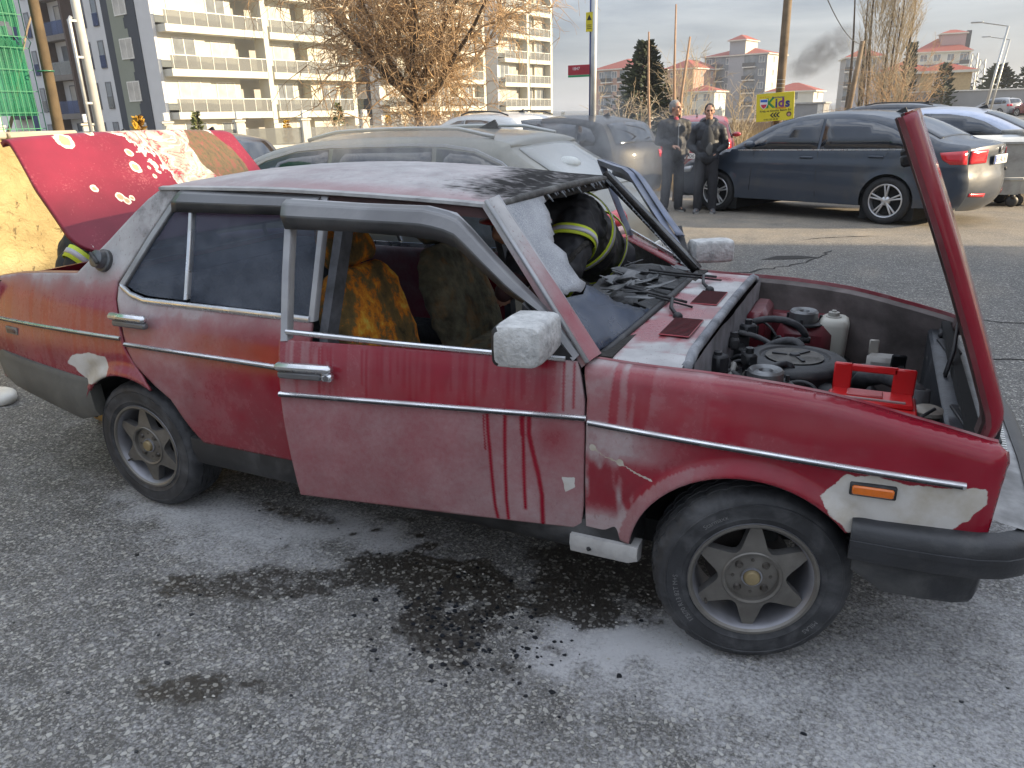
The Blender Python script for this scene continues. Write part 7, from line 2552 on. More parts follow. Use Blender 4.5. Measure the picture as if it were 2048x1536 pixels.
def big_tree(label, loc, seed):
    random.seed(seed)
    t = thing('bare_tree', label, 'tree', loc)
    tr, cr = MB(), MB()
    base, _, d0 = grow(tr, Vector((0, 0, 0)), Vector((.03, 0, 1)), 2.4, .20, 6, .04, 0, 10)
    ends = []
    dirs = [(-.9, -.25, .55), (.75, -.3, .75), (-.25, .2, 1.0), (.3, -.1, 1.1), (-.6, .6, .8), (.6, .7, .7), (-.95, .1, .9), (.15, -.8, .8), (-.3, -.7, .6), (1.0, .1, .45)]
    for k, q in enumerate(dirs):
        st = base[-1] if k < 6 else base[-2]
        pts, rr, d = grow(tr, st.copy(), Vector(q).normalized(), random.uniform(3.3, 5.2), .09, 9, .13, -.01, 7)
        ends.append((pts, rr))
    def sub(pts, count, lmin, lmax, r, spread, wob, droop, out, seg=6, first=.2, n=4):
        for _ in range(count):
            i = random.randint(max(1, int(len(pts) * first)), len(pts) - 1)
            d = (pts[i] - pts[i - 1]).normalized()
            dd = (d * .6 + rvec(spread)).normalized()
            a, b, c = grow(cr, pts[i].copy(), dd, random.uniform(lmin, lmax), r, seg, wob, droop, n)
            out.append(a)
    l2, l3, l4 = [], [], []
    for pts, rr in ends: sub(pts, 12, 1.1, 2.4, .034, .55, .20, -.02, l2, 7)
    for pts in l2: sub(pts, 8, .7, 1.6, .016, .60, .24, .03, l3, 6)
    for pts in l3: sub(pts, 5, .4, 1.2, .0095, .60, .26, .05, l4, 5, n=3)
    # water shoots up the trunk and hanging skirts
    for _ in range(700):
        z = random.uniform(.6, 3.6); a = random.uniform(0, 6.28)
        p = Vector((.25 * cos(a), .25 * sin(a), z)) + Vector((random.gauss(0, .45), random.gauss(0, .45), 0))
        grow(cr, p, Vector((cos(a) * .7, sin(a) * .7, random.uniform(-.2, 1.2))).normalized(), random.uniform(.7, 1.9), .011, 7, .28, .03, 3)
    tr.build('trunk', BARK, t, True)
    cr.build('crown', TWIG, t, True)
    return t


big_tree('large bare tree with a dense tangle of tan twigs behind the estate', (-8.95, 16.2, 0), 5)


def poplar(label, loc, h, w, seed, n1=70, n2=16):
    random.seed(seed)
    t = thing('poplar_tree', label, 'tree', loc)
    tr, cr = MB(), MB()
    for k in range(4):
        grow(tr, Vector((random.gauss(0, w * .22), random.gauss(0, w * .22), 0)), Vector((random.gauss(0, .03), random.gauss(0, .03), 1)), h * random.uniform(.8, 1), .13, 12, .02, -.02, 6)
    for _ in range(n1):
        z = random.uniform(.08, .85) * h; a = random.uniform(0, 6.28); q = sqrt(random.random()) * w * .35
        pts, rr, d = grow(cr, Vector((q * cos(a), q * sin(a), z)), Vector((cos(a) * .35, sin(a) * .35, 1)).normalized(), random.uniform(.15, .28) * h, .03, 7, .07, -.04, 4)
        for _ in range(n2):
            i = random.randint(1, len(pts) - 1)
            grow(cr, pts[i].copy(), Vector((random.gauss(0, .5), random.gauss(0, .5), 1)).normalized(), random.uniform(.6, 1.5), .0115, 4, .12, -.03, 3)
    tr.build('trunk', BARK, t, True); cr.build('crown', TWIGP, t, True)
    return t


poplar('tall pale bare poplar, left of the pair on the far right', (1.35, 57.5, 0), 10.5, 1.7, 3)
poplar('tall pale bare poplar, right of the pair on the far right', (2.75, 57.0, 0), 9.6, 2.0, 4, 90)


def bare_bush(label, loc, h, w, seed, n=26, m=TWIG, name='bare_shrub', r=.022, kids=9):
    random.seed(seed)
    t = thing(name, label, 'shrub' if 'shrub' in name else 'tree', loc)
    tr, cr = MB(), MB()
    for _ in range(n):
        a = random.uniform(0, 6.28)
        pts, rr, d = grow(tr, Vector((random.gauss(0, w * .08), random.gauss(0, w * .08), 0)), Vector((cos(a) * w / h * .55, sin(a) * w / h * .55, 1)).normalized(), h * random.uniform(.65, 1.0), r, 8, .10, .0, 4)
        for _ in range(kids):
            i = random.randint(2, len(pts) - 1)
            q, _r, _d = grow(cr, pts[i].copy(), ((pts[i] - pts[i - 1]).normalized() + rvec(.5)).normalized(), h * random.uniform(.12, .32), r * .45, 5, .18, 0, 3)
            for _k in range(3):
                j = random.randint(1, len(q) - 1)
                grow(cr, q[j].copy(), ((q[j] - q[j - 1]).normalized() + rvec(.6)).normalized(), h * random.uniform(.06, .16), r * .30, 4, .18, 0, 3)
    tr.build('trunk', m, t, True); cr.build('crown', m, t, True)
    return t


bare_bush('broad bare tree with reddish twigs in front of the poplars', (3.05, 42.2, .2), 4.0, 4.2, 11, 30, r=.03)
bare_bush('bare multi stemmed tree behind the grey haired man', (-3.9, 27, 0), 4.0, 2.6, 12, 14, TWIGP)
bare_bush('bare slender shrub right of the second man', (-1.15, 21.5, 0), 2.4, 1.1, 13, 8, TWIGP)
bare_bush('thin bare shrub left of the men before the white wall', (-5.1, 22, 0), 2.4, 1.6, 14, 10, TWIGP)
bare_bush('bare reddish thicket in the field below the shed', (-.4, 48, .1), 1.5, 4.0, 15, 24)

NEED = mat('dark_pine_needles', (.030, .045, .022), .8, 0, .4, 3)
OLIVE = mat('olive_conifer', (.10, .115, .035), .8, 0, .35, 3)
GOLD = mat('golden_conifer', (.46, .27, .02), .8, 0, .3, 3)


def conifer(label, loc, h, w, seed, m=NEED, n=900, name='pine_tree', cat='tree', leaf=.22, ragged=.25):
    random.seed(seed)
    t = thing(name, label, cat, loc)
    tr, cr = MB(), MB()
    tr.tube([(0, 0, 0), (0, 0, h * .95)], [.03 * h, .005 * h], 8)
    for k in range(n):
        f = random.random() ** .8
        z = h * (.06 + .92 * f)
        rad = w / 2 * (1 - f) ** .85 * (1 + random.gauss(0, ragged)) + .03 * w
        a = random.uniform(0, 6.28)
        q = random.uniform(.35, 1.0) * rad
        c = Vector((q * cos(a), q * sin(a), z - .12 * q))
        out = Vector((cos(a), sin(a), random.uniform(-.25, .45))).normalized()
        sd = out.cross(Vector((0, 0, 1))).normalized() * leaf * random.uniform(.2, .45)
        L_ = leaf * random.uniform(.7, 1.5)
        up = Vector((0, 0, 1)) * leaf * .12
        n0 = len(cr.v)
        cr.v += [c - sd, c + sd, c + out * L_ + up, c - sd * .3 - up * 2, c + out * L_ * .8 - up * 2.2]
        cr.f += [(n0, n0 + 1, n0 + 2), (n0, n0 + 2, n0 + 4, n0 + 3)]; cr.m += [0, 0]
    tr.build('trunk', BARK, t, True); cr.build('crown', m, t)
    return t


conifer('dark pine tree in front of the salmon houses', (-9.6, 40.6, 0), 5.4, 3.6, 21, n=2600, leaf=.30, ragged=.30)
conifer('dark cypress beside the far right apartment house', (4.1, 88, .8), 7.0, 1.5, 22, n=500, leaf=.4)
conifer('small dark conifer before the far right apartment house', (7.5, 90, .8), 5.0, 2.2, 23, n=400, leaf=.4)
conifer('golden conifer bush nearest the street lamp on the left', (-22.2, 17.8, 0), 2.0, .62, 24, GOLD, 420, 'conifer_bush', 'bush', .16)
conifer('slim green conifer under the dark corner strip', (-24.8, 23.0, 0), 2.2, .6, 25, OLIVE, 320, 'conifer_bush', 'bush', .16)
conifer('golden conifer bush right of the dark corner strip', (-25.0, 29.0, 0), 1.8, .45, 26, GOLD, 260, 'conifer_bush', 'bush', .14)
conifer('golden conifer bush before the ground floor windows', (-22.5, 34.5, 0), 1.9, .5, 27, GOLD, 260, 'conifer_bush', 'bush', .14)
conifer('small green conifer between the golden bushes', (-24.0, 32.0, 0), 2.6, .9, 28, OLIVE, 320, 'conifer_bush', 'bush', .16)
for i, (x, y, h, w, lab) in enumerate(((14.0, 108, 5.2, 6, 'dark green tree left of the far wall'), (18.5, 112, 6.5, 7, 'dark green tree above the far parked cars'), (11.0, 125, 4.5, 6, 'dark green tree next to the lattice mast'), (22, 70, 6.0, 4, 'dark pine at the right edge'))):
    conifer(lab, (x, y, float(zg(x, y))), h, w, 40 + i, NEED, 900, 'evergreen_tree', 'tree', .5, .4)

# dry grass field
random.seed(77)
mb = MB()
for k in range(15000):
    y = 13.6 + 26 * random.random() ** 1.6
    x = random.uniform(-6.5, 2.6) + (y - 14) * -.02
    if y < 15.2 and x > 1.2: continue
    h = random.uniform(.25, .85) * (1.0 if random.random() < .8 else 1.35) * (.55 + .6 * float(vnoise(x * .9, y * .9)))
    a = random.uniform(0, 6.28); w = .008 + .004 * (y - 13) / 10
    lx, ly = random.gauss(0, .16) * h, random.gauss(0, .16) * h
    n0 = len(mb.v)
    z = float(zg(x, y))
    mb.v += [(x - w * cos(a), y - w * sin(a), z), (x + w * cos(a), y + w * sin(a), z), (x + lx * .4 + w * .8 * cos(a), y + ly * .4, z + h * .6), (x + lx, y + ly, z + h), (x + lx * .4 - w * .8 * cos(a), y + ly * .4, z + h * .6)]
    mb.f += [(n0, n0 + 1, n0 + 2, n0 + 4), (n0 + 4, n0 + 2, n0 + 3)]; mb.m += [0, 0]
o = mb.build('dry_grass', mat('straw_grass', (.40, .28, .125), .9, 0, .35, 2))
tag(o, 'tall straw coloured dry grass in the field behind the men and the dark sedan', 'grass', kind='stuff')
random.seed(78)
mb = MB()
for k in range(9000):
    y = random.uniform(40, 95); x = random.uniform(-14, 6)
    h = random.uniform(.3, .9) * (.5 + .9 * float(vnoise(x * .3, y * .3))); a = random.uniform(0, 6.28); w = .03
    n0 = len(mb.v); z = float(zg(x, y))
    mb.v += [(x - w, y, z), (x + w, y, z), (x + random.gauss(0, .1), y, z + h)]
    mb.f.append((n0, n0 + 1, n0 + 2)); mb.m.append(0)
o = mb.build('dry_scrub', mat('brown_scrub', (.26, .175, .10), .9, 0, .4, 1))
tag(o, 'brown dry scrub covering the far field', 'scrub', kind='stuff')
# hazy hills and far tree line
mb = MB()
rows = []
for i in range(90):
    a = radians(-33 + 66 * i / 89)
    x, y = 1500 * sin(a), 1500 * cos(a)
    h = 6 + 22 * float(fbm(i * .13, 2.2, o=4)) ** 1.5
    rows.append([(x, y, -5), (x * .995, y * .995, h * .6), (x * 1.01, y * 1.01, h), (x * 1.1, y * 1.1, -5)])
mb.loft(rows, closed=False)
tag(mb.build('hills', mat('far_hills', (.10, .12, .15), 1.0, 0, .1, .01), None, True), kind='structure')
# ================================================================ people
SKIN = mat('skin', (.42, .235, .165), .55, 0, .10, 12, spec=.4)


def remesh(mb, name, m, parent, vox=.012, smooth=4):
    o = mb.build(name, m, parent, True)
    mod(o, 'REMESH', mode='VOXEL', voxel_size=vox, use_smooth_shade=True)
    mod(o, 'SMOOTH', factor=.5, iterations=smooth)
    return o


def folds(o, strength=.012, scale=.10):
    tx = bpy.data.textures.new('cloth_folds', 'CLOUDS'); tx.noise_scale = scale; tx.noise_depth = 2
    mod(o, 'DISPLACE', texture=tx, strength=strength, mid_level=.5)


def hand(mb, w, d, up, s=1.0, curl=.5):
    """palm and five bent fingers; w wrist, d pointing direction, up back-of-hand direction"""
    d = d.normalized(); up = (up - d * up.dot(d)).normalized(); sd = d.cross(up)
    for k in range(4):
        mb.caps(w + d * .01 + sd * (.026 - .0175 * k) * .7, w + d * .085 * s + sd * (.030 - .020 * k), .016, .013)
        L_ = (.068, .078, .072, .056)[k] * s
        b = w + d * .088 * s + sd * (.030 - .020 * k)
        q = (d - up * curl * .8).normalized(); e = b + q * L_ * .5
        q2 = (d * (1 - curl) - up * curl * 1.5).normalized()
        mb.caps(b, e, .0095, .009); mb.caps(e, e + q2 * L_ * .5, .009, .0075)
    b = w + d * .03 + sd * .032
    e = b + (d * .6 + sd * .7 - up * .3).normalized() * .038
    mb.caps(b, e, .013, .011); mb.caps(e, e + (d * .9 + sd * .1 - up * .4).normalized() * .032, .011, .009)


def head(mb, c, face, s=1.0):
    """c centre of skull; face direction"""
    f = Vector((face[0], face[1], 0)).normalized(); r = Vector((f.y, -f.x, 0)); u = Vector((0, 0, 1))
    tilt = face[2] if len(face) > 2 else 0.0
    R0 = Matrix.Rotation(tilt, 3, r)
    f, u = R0 @ f, R0 @ u
    R = Matrix((r, f, u)).transposed()
    P = lambda x, y, z: Vector(c) + (r * x + f * y + u * z) * s
    mb.ell(P(0, -.012, .025), (.074 * s, .094 * s, .094 * s), 0, 20, 14, R)
    mb.ell(P(0, .022, -.045), (.056 * s, .064 * s, .070 * s), 0, 18, 12, R)
    mb.ell(P(0, .052, -.088), (.034 * s, .032 * s, .026 * s), 0, 14, 10, R)          # chin
    mb.caps(P(0, .082, .012), P(0, .102, -.024), .010 * s, .014 * s)                 # nose
    mb.ell(P(0, .074, .022), (.052 * s, .018 * s, .012 * s), 0, 14, 8, R)            # brow
    mb.ell(P(0, .080, -.055), (.026 * s, .012 * s, .010 * s), 0, 12, 8, R)           # mouth
    for q in (-1, 1):
        mb.ell(P(q * .076, -.005, -.005), (.010 * s, .020 * s, .032 * s), 0, 10, 8, R)  # ears
        mb.ell(P(q * .038, .060, -.025), (.024 * s, .022 * s, .022 * s), 0, 10, 8, R)   # cheeks
    return P, R


def eyes(parent, P, R, s=1.0):
    for q in (-1, 1):
        mb = MB(); mb.ell(P(q * .031, .0785, .004), (.015 * s, .010 * s, .008 * s), 0, 12, 8, R); mb.build('eye', mat('dark_eye', (.03, .02, .016), .3), parent, True)
        mb = MB(); mb.caps(P(q * .014, .091, .021), P(q * .050, .081, .022), .006, .004); mb.build('eyebrow', mat('eyebrow_hair', (.05, .04, .035), .9), parent, True)
    mb = MB(); mb.caps(P(-.022, .090, -.053), P(.022, .090, -.053), .004, .004); mb.build('lips', mat('lip_skin', (.30, .13, .10), .5), parent, True)


def hair(parent, c, P, R, m, cap=1.0, top=True, s=1.0):
    mb = MB()
    mb.ell(P(0, -.022, .036), (.080 * s, .094 * s, .092 * s), 0, 20, 14, R)
    mb.ell(P(0, -.060, -.015), (.070 * s, .050 * s, .070 * s), 0, 16, 10, R)
    for q in (-1, 1): mb.ell(P(q * .066, -.012, .012), (.016 * s, .036 * s, .046 * s), 0, 10, 8, R)
    o = remesh(mb, 'hair', m, parent, .009, 3)
    folds(o, .012, .03)
    return o


def standing_man(name_label, loc, rz, hgt, face, jm, tm, shoe, hairm, arms, inner=None, gap=0.0, bald=False, collar=None):
    """local frame: faces -y; arms: dict side -> (shoulder-to-hand polyline)"""
    t = thing('person', name_label, 'person', loc, rz)
    s = hgt / 1.75
    V = lambda x, y, z: Vector((x, y, z)) * s
    mb = MB()
    P, R = head(mb, V(0, -.015, 1.625), face, s)
    mb.caps(V(0, .01, 1.43), V(0, -.005, 1.56), .062 * s, .056 * s)
    mb.ell(V(0, 0, 1.28), (.165 * s, .10 * s, .19 * s)); mb.ell(V(0, 0, 1.05), (.145 * s, .10 * s, .17 * s)); mb.ell(V(0, 0, .93), (.155 * s, .11 * s, .12 * s))
    legs = {-1: [V(-.085, 0, .92), V(-.105, -.02, .50), V(-.115, .02, .09)], 1: [V(.085, 0, .92), V(.115, -.01, .50), V(.135, .02, .09)]}
    for k, L_ in legs.items():
        mb.caps(L_[0], L_[1], .078 * s, .052 * s); mb.caps(L_[1], L_[2], .052 * s, .038 * s); mb.caps(L_[2] + V(0, .03, -.03), L_[2] + V(.02 * k, -.15, -.055), .036, .03)
    hands = {}
    for k, A in arms.items():
        sh, el, wr, hd, up, curl = [Vector(a) * s if hasattr(a, '__len__') and len(a) == 3 else a for a in A]
        mb.caps(V(.05 * k, 0, 1.40), sh, .07 * s, .055 * s); mb.caps(sh, el, .050 * s, .042 * s); mb.caps(el, wr, .041 * s, .030 * s)
        hand(mb, wr, Vector(hd), Vector(up), s, curl)
    body = remesh(mb, 'body', SKIN, t, .0085, 2)
    eyes(t, P, R, s)
    hair(t, None, P, R, hairm, s=s)
    # trousers
    mb = MB()
    mb.ell(V(0, 0, .93), (.188 * s, .132 * s, .14 * s))
    for k, L_ in legs.items():
        mb.caps(L_[0], L_[1], .108 * s, .086 * s); mb.caps(L_[1], L_[2] + V(0, .0, .0), .086 * s, .074 * s)
    o = remesh(mb, 'trousers', tm, t, .014, 4); folds(o, .016, .09)
    for k, L_ in legs.items():
        mb = MB()
        f = L_[2]
        mb.caps(f + V(0, .05, -.045), f + V(.012 * k, -.05, -.048), .048, .046); mb.caps(f + V(.012 * k, -.05, -.052), f + V(.03 * k, -.17, -.062), .046, .036); mb.caps(f + V(0, .02, 0), f + V(0, .02, -.03), .046, .05)
        q = remesh(mb, 'shoe', shoe, t, .010, 2)
        mb = MB(); mb.prism([((f.x + .012 * k) + .052 * cos(a), f.y - .06 + .145 * sin(a)) for a in np.linspace(0, 2 * pi, 18, endpoint=False)], .0, .022, 'Z'); mb.build('sole', mat('shoe_sole', (.30, .29, .27), .7), q)
    # jacket
    mb = MB()
    mb.ell(V(0, .005, 1.28), (.215 * s, .150 * s, .20 * s)); mb.ell(V(0, .0, 1.08), (.200 * s, .150 * s, .20 * s)); mb.ell(V(0, 0, .92), (.205 * s, .150 * s, .15 * s)); mb.ell(V(0, .01, 1.40), (.150 * s, .105 * s, .09 * s))
    for k, A in arms.items():
        sh, el, wr = [Vector(a) * s for a in A[:3]]
        mb.caps(V(.10 * k, 0, 1.39), sh, .085 * s, .080 * s); mb.caps(sh, el, .080 * s, .066 * s); mb.caps(el, el.lerp(wr, .93), .066 * s, .052 * s)
    j = remesh(mb, 'jacket', jm, t, .012, 5); folds(j, .030, .11)
    mb = MB()
    mb.lathe([(.085 * s, 1.44 * s), (.098 * s, 1.50 * s), (.090 * s, 1.515 * s), (.076 * s, 1.45 * s)], 24, 0, (0, .008, 0), 'Z', a0=radians(-55), a1=radians(235)); mb.build('collar', collar or jm, t, True)
    return t, j, P


BLACKJ = mat('black_quilted_jacket', (.016, .016, .018), .6, 0, .3, 14, .5, 40)
NAVYJ = mat('dark_navy_jacket', (.018, .020, .026), .55, 0, .3, 14, .4, 40)
DTR = mat('dark_trousers', (.022, .022, .026), .85, 0, .25, 10)
arms1 = {-1: ((-.205, .0, 1.37), (-.255, .04, 1.12), (-.120, -.20, 1.055), (.75, -.55, -.15), (.2, -.4, .9), .55),
         1: ((.205, .0, 1.37), (.250, .07, 1.11), (.215, -.05, .90), (-.15, -.25, -1), (.9, -.2, 0), .6)}
m1, j1, P1 = standing_man('grey haired man in black quilted jacket and red collar, turned towards the other man', (-.46, 10.25, 0), radians(38), 1.79, (.55, -.83), BLACKJ, DTR, mat('black_shoe', (.02, .019, .018), .5), mat('grey_hair', (.22, .215, .205), .85, 0, .3, 40), arms1, collar=BLACKJ)
mb = MB(); mb.ell((0, -.050, 1.485), (.048, .036, .045)); mb.build('shirt_collar', mat('crimson_collar', (.32, .03, .06), .7), m1, True)
mb = MB(); mb.caps((0.0, -.160, 1.42), (0.0, -.178, 1.02), .006, .006); mb.build('zip', mat('zip_silver', (.4, .4, .4), .4, .7), m1, True)
mb = MB(); mb.box((.01, -.170, 1.40), (.022, .012, .045), 0, bev=.004); mb.build('zip_pull', mat('zip_white', (.6, .6, .6), .5), m1)
arms2 = {-1: ((-.205, .0, 1.34), (-.285, .05, 1.10), (-.150, -.05, .985), (.3, -.1, -1), (-.9, -.2, 0), .5),
         1: ((.205, .0, 1.34), (.285, .05, 1.10), (.150, -.05, .985), (-.3, -.1, -1), (.9, -.2, 0), .5)}
m2, j2, P2 = standing_man('dark haired man facing the camera with hands in the pockets of a hooded jacket', (.12, 10.15, 0), radians(10), 1.72, (.08, -1.0), NAVYJ, DTR, mat('grey_trainer', (.10, .10, .105), .6, 0, .5, 20), mat('dark_hair', (.025, .02, .017), .8, 0, .3, 40), arms2)
mb = MB(); mb.ell((0, -.088, 1.16), (.105, .085, .235)); mb.ell((0, -.055, 1.40), (.065, .055, .09)); o = remesh(mb, 'sweater', mat('charcoal_sweater', (.04, .042, .046), .9, 0, .2, 20, .3, 60), m2, .012, 3)
mb = MB(); mb.tube([(.115 * cos(a), .03 + .115 * sin(a), 1.435 + .03 * sin(a)) for a in np.linspace(-.4, pi + .4, 14)], [.03 + .026 * sin(pi * i / 13) for i in range(14)], 10); o = remesh(mb, 'hood', NAVYJ, m2, .012, 3)
mb = MB(); mb.ell((.035, -.158, 1.03), (.055, .018, .10), 0, 18, 10); o = mb.build('belly_patch', mat('grey_belly_patch', (.10, .098, .095), .9), m2, True); folds(o, .03, .06)  # paler grey patch low on the front of the sweater

# firefighters
TURN = mat('black_turnout_cloth', (.014, .0145, .018), .75, 0, .35, 12, .5, 50)
HIVIS = mat('lime_reflective_edge', (.52, .62, .03), .55, 0, .06, 20)
SILV = mat('silver_reflective_tape', (.42, .41, .45), .45, .1, .1, 30)


def band(parent, a, b, ra, rb, ex=1.0, side=None, w=.075):
    """reflective hoop round a limb or the waist at point a, axis towards b"""
    a, b = Vector(a), Vector(b)
    ax = (b - a).normalized()
    e1 = Vector(side) if side is not None else ax.orthogonal()
    e1 = (e1 - ax * e1.dot(ax)).normalized(); e2 = ax.cross(e1)
    for nm, lo, hi, m, ex2 in (('tape_edge', -w / 2, w / 2, HIVIS, .0), ('tape_silver', -w / 5, w / 5, SILV, .004)):
        mb = MB()
        rings = []
        for z in (lo, hi):
            rr = []
            for k in range(36):
                q = 2 * pi * k / 36
                wob = 1 + .03 * sin(3 * q + 1)
                rr.append(a + ax * (z + .008 * sin(2 * q)) + e1 * cos(q) * (ra + ex2) * wob + e2 * sin(q) * (rb + ex2) * wob)
            rings.append(rr)
        mb.loft(rings); o = mb.build(nm, m, parent, True); mod(o, 'SOLIDIFY', thickness=.003, offset=1)


f1 = thing('person', 'firefighter in black turnout coat with lime stripes leaning in through the far door', 'person', (1.34, 1.34, 0))
O = Vector((1.34, 1.34, 0))
hip, wst, chs, nk = Vector((1.34, 1.14, .87)), Vector((1.42, .84, .96)), Vector((1.42, .54, 1.08)), Vector((1.33, .40, 1.15))
shr, shl = Vector((1.50, .42, 1.10)), Vector((1.25, .62, 1.12))
elr, wrr = Vector((1.52, .24, .95)), Vector((1.46, .08, .84))
ell_, wrl = Vector((1.24, .46, 1.0)), Vector((1.28, .28, .88))
hd = Vector((1.26, .30, 1.14))
Lq = [(Vector((1.44, 1.20, .84)), Vector((1.46, 1.24, .46)), Vector((1.46, 1.38, .10))), (Vector((1.24, 1.22, .84)), Vector((1.22, 1.30, .46)), Vector((1.20, 1.44, .10)))]
mb = MB()
for a, b, ra, rb in ((hip, wst, .15, .14), (wst, chs, .14, .16), (chs, nk, .15, .06), (nk, hd, .06, .06), (chs, shr, .10, .06), (chs, shl, .10, .06), (shr, elr, .055, .045), (elr, wrr, .045, .033), (shl, ell_, .055, .045), (ell_, wrl, .045, .033)): mb.caps(a - O, b - O, ra, rb)
for L_ in Lq:
    mb.caps(L_[0] - O, L_[1] - O, .085, .06); mb.caps(L_[1] - O, L_[2] - O, .06, .045); mb.caps(L_[2] - O, L_[2] - O + Vector((-.02, -.14, -.05)), .04, .035)
Pf, Rf = head(mb, hd - O, (-.5, -.8, .5), 1.0)
hand(mb, wrr - O, Vector((-.2, -.4, -.8)), Vector((0, 0, 1)), 1.0, .6); hand(mb, wrl - O, Vector((-.2, -.8, -.3)), Vector((0, 0, 1)), 1.0, .6)
remesh(mb, 'body', SKIN, f1, .010, 2)
mb = MB()
for a, b, ra, rb in ((hip, wst, .18, .165), (wst, chs, .165, .18), (chs, nk, .17, .10), (chs, shr, .13, .100), (chs, shl, .15, .105), (shr, elr, .100, .082), (elr, elr.lerp(wrr, .9), .080, .062), (shl, ell_, .100, .082), (ell_, ell_.lerp(wrl, .9), .080, .062)): mb.caps(a - O, b - O, ra, rb)
o = remesh(mb, 'turnout_coat', TURN, f1, .011, 3); folds(o, .045, .12); folds(o, .018, .04)
mb = MB()
for L_ in Lq: mb.caps(L_[0] - O, L_[1] - O, .115, .095); mb.caps(L_[1] - O, L_[2] - O, .095, .085)
mb.caps(hip - O, hip - O + Vector((0, .05, -.05)), .18, .16)
o = remesh(mb, 'trousers', TURN, f1, .014, 4); folds(o, .02, .09)
for L_ in Lq:
    mb = MB(); mb.caps(L_[2] - O, L_[2] - O + Vector((0, 0, .22)), .075, .085); mb.caps(L_[2] - O + Vector((0, .02, -.045)), L_[2] - O + Vector((-.02, -.16, -.05)), .05, .046); remesh(mb, 'boot', mat('ochre_rubber_boot', (.25, .15, .04), .5), f1, .012, 2)
mb = MB()
for wv, dv in ((wrr, Vector((-.2, -.4, -.8))), (wrl, Vector((-.2, -.8, -.3)))): mb.caps(wv - O - dv.normalized() * .05, wv - O + dv.normalized() * .10, .055, .050)
remesh(mb, 'gloves', mat('dark_work_glove', (.05, .02, .02), .8), f1, .012, 2)
mb = MB(); mb.ell(hd - O + Vector((-.01, .02, .05)), (.125, .135, .095), 0, 24, 14); mb.lathe([(.12, 0), (.165, -.01), (.165, -.018), (.12, -.012)], 28, 0, tuple(hd - O + Vector((0, .01, .02)))); mb.build('helmet', mat('red_helmet', (.35, .02, .02), .3, coat=.5), f1, True)
band(f1, wst.lerp(hip, .10) - O, hip - O, .186, .186, w=.062)
band(f1, wst.lerp(chs, .85) - O, chs - O, .200, .200, w=.058)
band(f1, elr.lerp(wrr, .30) - O, wrr - O, .090, .090, w=.055)
band(f1, shr.lerp(elr, .35) - O, elr - O, .108, .108, w=.055)
band(f1, shl.lerp(ell_, .5) - O, ell_ - O, .106, .106, w=.065)
mb = MB(); mb.tube([wst - O + Vector((.05, -.20, -.05)), wst - O + Vector((.02, -.26, .02)), wst - O + Vector((-.08, -.24, -.02)), wst - O + Vector((-.12, -.16, -.14)), wst - O + Vector((-.06, -.14, -.26))], .012, 8); mb.build('strap', BLK, f1, True)

f2 = thing('person', 'second firefighter bent into the open boot, only a sleeve and ochre boots showing', 'person', (-1.27, .03, 0))
O = Vector((-1.35, -.10, 0))
hip, wst, chs, nk = Vector((-1.42, -.02, .88)), Vector((-1.33, .02, 1.02)), Vector((-1.10, .06, 1.12)), Vector((-.95, .10, 1.12))
shr, elr, wrr = Vector((-1.10, -.16, 1.06)), Vector((-1.16, -.30, .88)), Vector((-.98, -.24, .78))
shl, ell_, wrl = Vector((-1.06, .28, 1.08)), Vector((-.90, .34, .92)), Vector((-.78, .25, .80))
hd = Vector((-.85, .12, 1.10))
Lq = [(Vector((-1.38, -.16, .84)), Vector((-1.26, -.26, .48)), Vector((-1.20, -.32, .11))), (Vector((-1.42, .12, .84)), Vector((-1.40, .16, .48)), Vector((-1.50, .18, .11)))]
mb = MB()
for a, b, ra, rb in ((hip, wst, .15, .14), (wst, chs, .14, .16), (chs, nk, .15, .06), (nk, hd, .06, .06), (chs, shr, .10, .06), (chs, shl, .10, .06), (shr, elr, .055, .045), (elr, wrr, .045, .033), (shl, ell_, .055, .045), (ell_, wrl, .045, .033)): mb.caps(a - O, b - O, ra, rb)
for L_ in Lq:
    mb.caps(L_[0] - O, L_[1] - O, .085, .06); mb.caps(L_[1] - O, L_[2] - O, .06, .045); mb.caps(L_[2] - O, L_[2] - O + Vector((.14, 0, -.05)), .04, .035)
head(mb, hd - O, (.9, .1, .5), 1.0)
hand(mb, wrr - O, Vector((.7, .2, -.5)), Vector((0, 0, 1)), 1.0, .6); hand(mb, wrl - O, Vector((.7, -.2, -.5)), Vector((0, 0, 1)), 1.0, .6)
remesh(mb, 'body', SKIN, f2, .010, 2)
mb = MB()
for a, b, ra, rb in ((hip, wst, .19, .18), (wst, chs, .18, .19), (chs, nk, .17, .10), (chs, shr, .15, .105), (chs, shl, .15, .105), (shr, elr, .100, .082), (elr, elr.lerp(wrr, .9), .080, .062), (shl, ell_, .100, .082), (ell_, ell_.lerp(wrl, .9), .080, .062)): mb.caps(a - O, b - O, ra, rb)
o = remesh(mb, 'turnout_coat', TURN, f2, .013, 4); folds(o, .028, .085)
mb = MB()
for L_ in Lq: mb.caps(L_[0] - O, L_[1] - O, .115, .095); mb.caps(L_[1] - O, L_[2] - O, .095, .085)
o = remesh(mb, 'trousers', TURN, f2, .014, 4)
for L_ in Lq:
    mb = MB(); mb.caps(L_[2] - O, L_[2] - O + Vector((0, 0, .22)), .075, .085); mb.caps(L_[2] - O + Vector((-.02, 0, -.050)), L_[2] - O + Vector((.15, -.02, -.055)), .052, .048); remesh(mb, 'boot', mat('ochre_rubber_boot', (.25, .15, .04), .5), f2, .012, 2)
mb = MB(); mb.ell(hd - O + Vector((-.02, 0, .05)), (.135, .125, .095), 0, 24, 14); mb.build('helmet', mat('red_helmet', (.35, .02, .02), .3, coat=.5), f2, True)
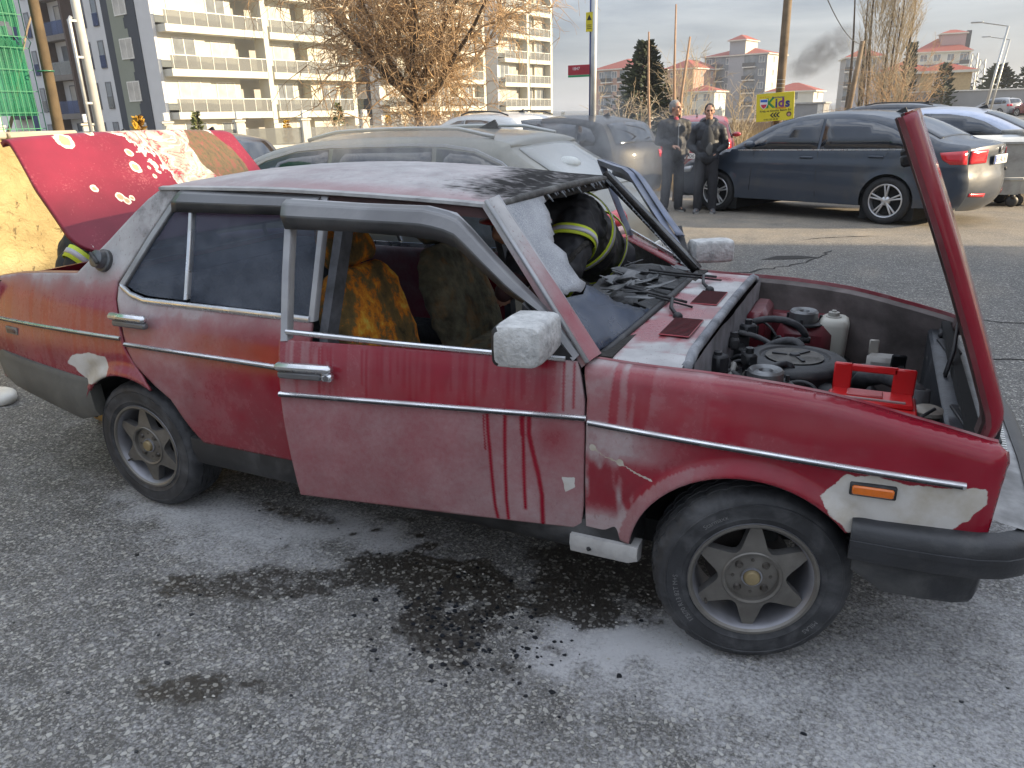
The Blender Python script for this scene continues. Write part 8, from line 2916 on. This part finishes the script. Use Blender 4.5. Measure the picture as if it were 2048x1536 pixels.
band(f2, wst - O, chs - O, .195, .195); band(f2, shr.lerp(elr, .8) - O, elr - O, .095, .095, w=.07); band(f2, Lq[0][1] - O, Lq[0][2] - O, .10, .10)
# ================================================================ smoke and haze
def smoke_box(name, label, c, d, dens, scale, seed, col=(.55, .55, .56), anis=.2, lo=.48, hi=.75, stretch=(1, 1, .6), rz=0.0, ry=0.0):
    m = bpy.data.materials.new(name + '_volume'); m.use_nodes = True
    nt = m.node_tree; nt.nodes.clear()
    out = N(nt, 'ShaderNodeOutputMaterial'); v = N(nt, 'ShaderNodeVolumePrincipled')
    v.inputs['Color'].default_value = (*col, 1); v.inputs['Anisotropy'].default_value = anis
    tc = N(nt, 'ShaderNodeTexCoord'); mp = N(nt, 'ShaderNodeMapping'); mp.inputs['Scale'].default_value = stretch; mp.inputs['Location'].default_value = (seed, seed * 1.7, 0)
    nt.links.new(tc.outputs['Object'], mp.inputs['Vector'])
    n = noise(nt, scale, 5, .6, mp.outputs['Vector'], 1.2)
    f = ramp(nt, n, [(lo, 0), (hi, 1)])
    # fade to nothing at the sides of the box
    ln = N(nt, 'ShaderNodeVectorMath', operation='DIVIDE'); ln.inputs[1].default_value = (d[0] / 2, d[1] / 2, d[2] / 2)
    nt.links.new(tc.outputs['Object'], ln.inputs[0])
    le = N(nt, 'ShaderNodeVectorMath', operation='LENGTH'); nt.links.new(ln.outputs[0], le.inputs[0])
    e = ramp(nt, le.outputs['Value'], [(.25, 1), (.98, 0)])
    nt.links.new(mth(nt, 'MULTIPLY', mth(nt, 'MULTIPLY', f, e), dens), v.inputs['Density'])
    nt.links.new(v.outputs[0], out.inputs['Volume'])
    mb = MB(); mb.ell((0, 0, 0), (d[0] / 2, d[1] / 2, d[2] / 2), 0, 24, 14)
    o = mb.build(name, m, None)
    o.location = c; o.rotation_euler = (0, ry, rz)
    return tag(o, label, 'smoke', kind='stuff')


smoke_box('smoke', 'grey smoke drifting from the far door towards the black hatchback', (.15, 4.9, 1.00), (1.9, 4.2, 1.7), 3.6, 1.5, 3.1, (.68, .68, .68))
smoke_box('smoke', 'thin pale smoke curling along the roof of the sedan', (.35, 1.15, 1.43), (2.4, 1.3, .40), 5.0, 3.2, 7.7, (.78, .74, .68))
smoke_box('smoke', 'dark smoke plume rising far away between the poles', (-20.5, 300, 20), (30, 14, 13), .35, .16, 2.0, (.10, .10, .11), 0, .38, .62, (1, 1, 1), 0, radians(-32))

def haze():
    m = bpy.data.materials.new('thin_winter_haze'); m.use_nodes = True
    nt = m.node_tree; nt.nodes.clear()
    out = N(nt, 'ShaderNodeOutputMaterial'); v = N(nt, 'ShaderNodeVolumePrincipled')
    v.inputs['Color'].default_value = (.80, .84, .90, 1); v.inputs['Density'].default_value = .0006; v.inputs['Anisotropy'].default_value = .3
    nt.links.new(v.outputs[0], out.inputs['Volume'])
    mb = MB(); mb.box((0, 1050, 21.0), (2100, 3700, 56))
    return tag(mb.build('haze', m), kind='stuff')


haze()
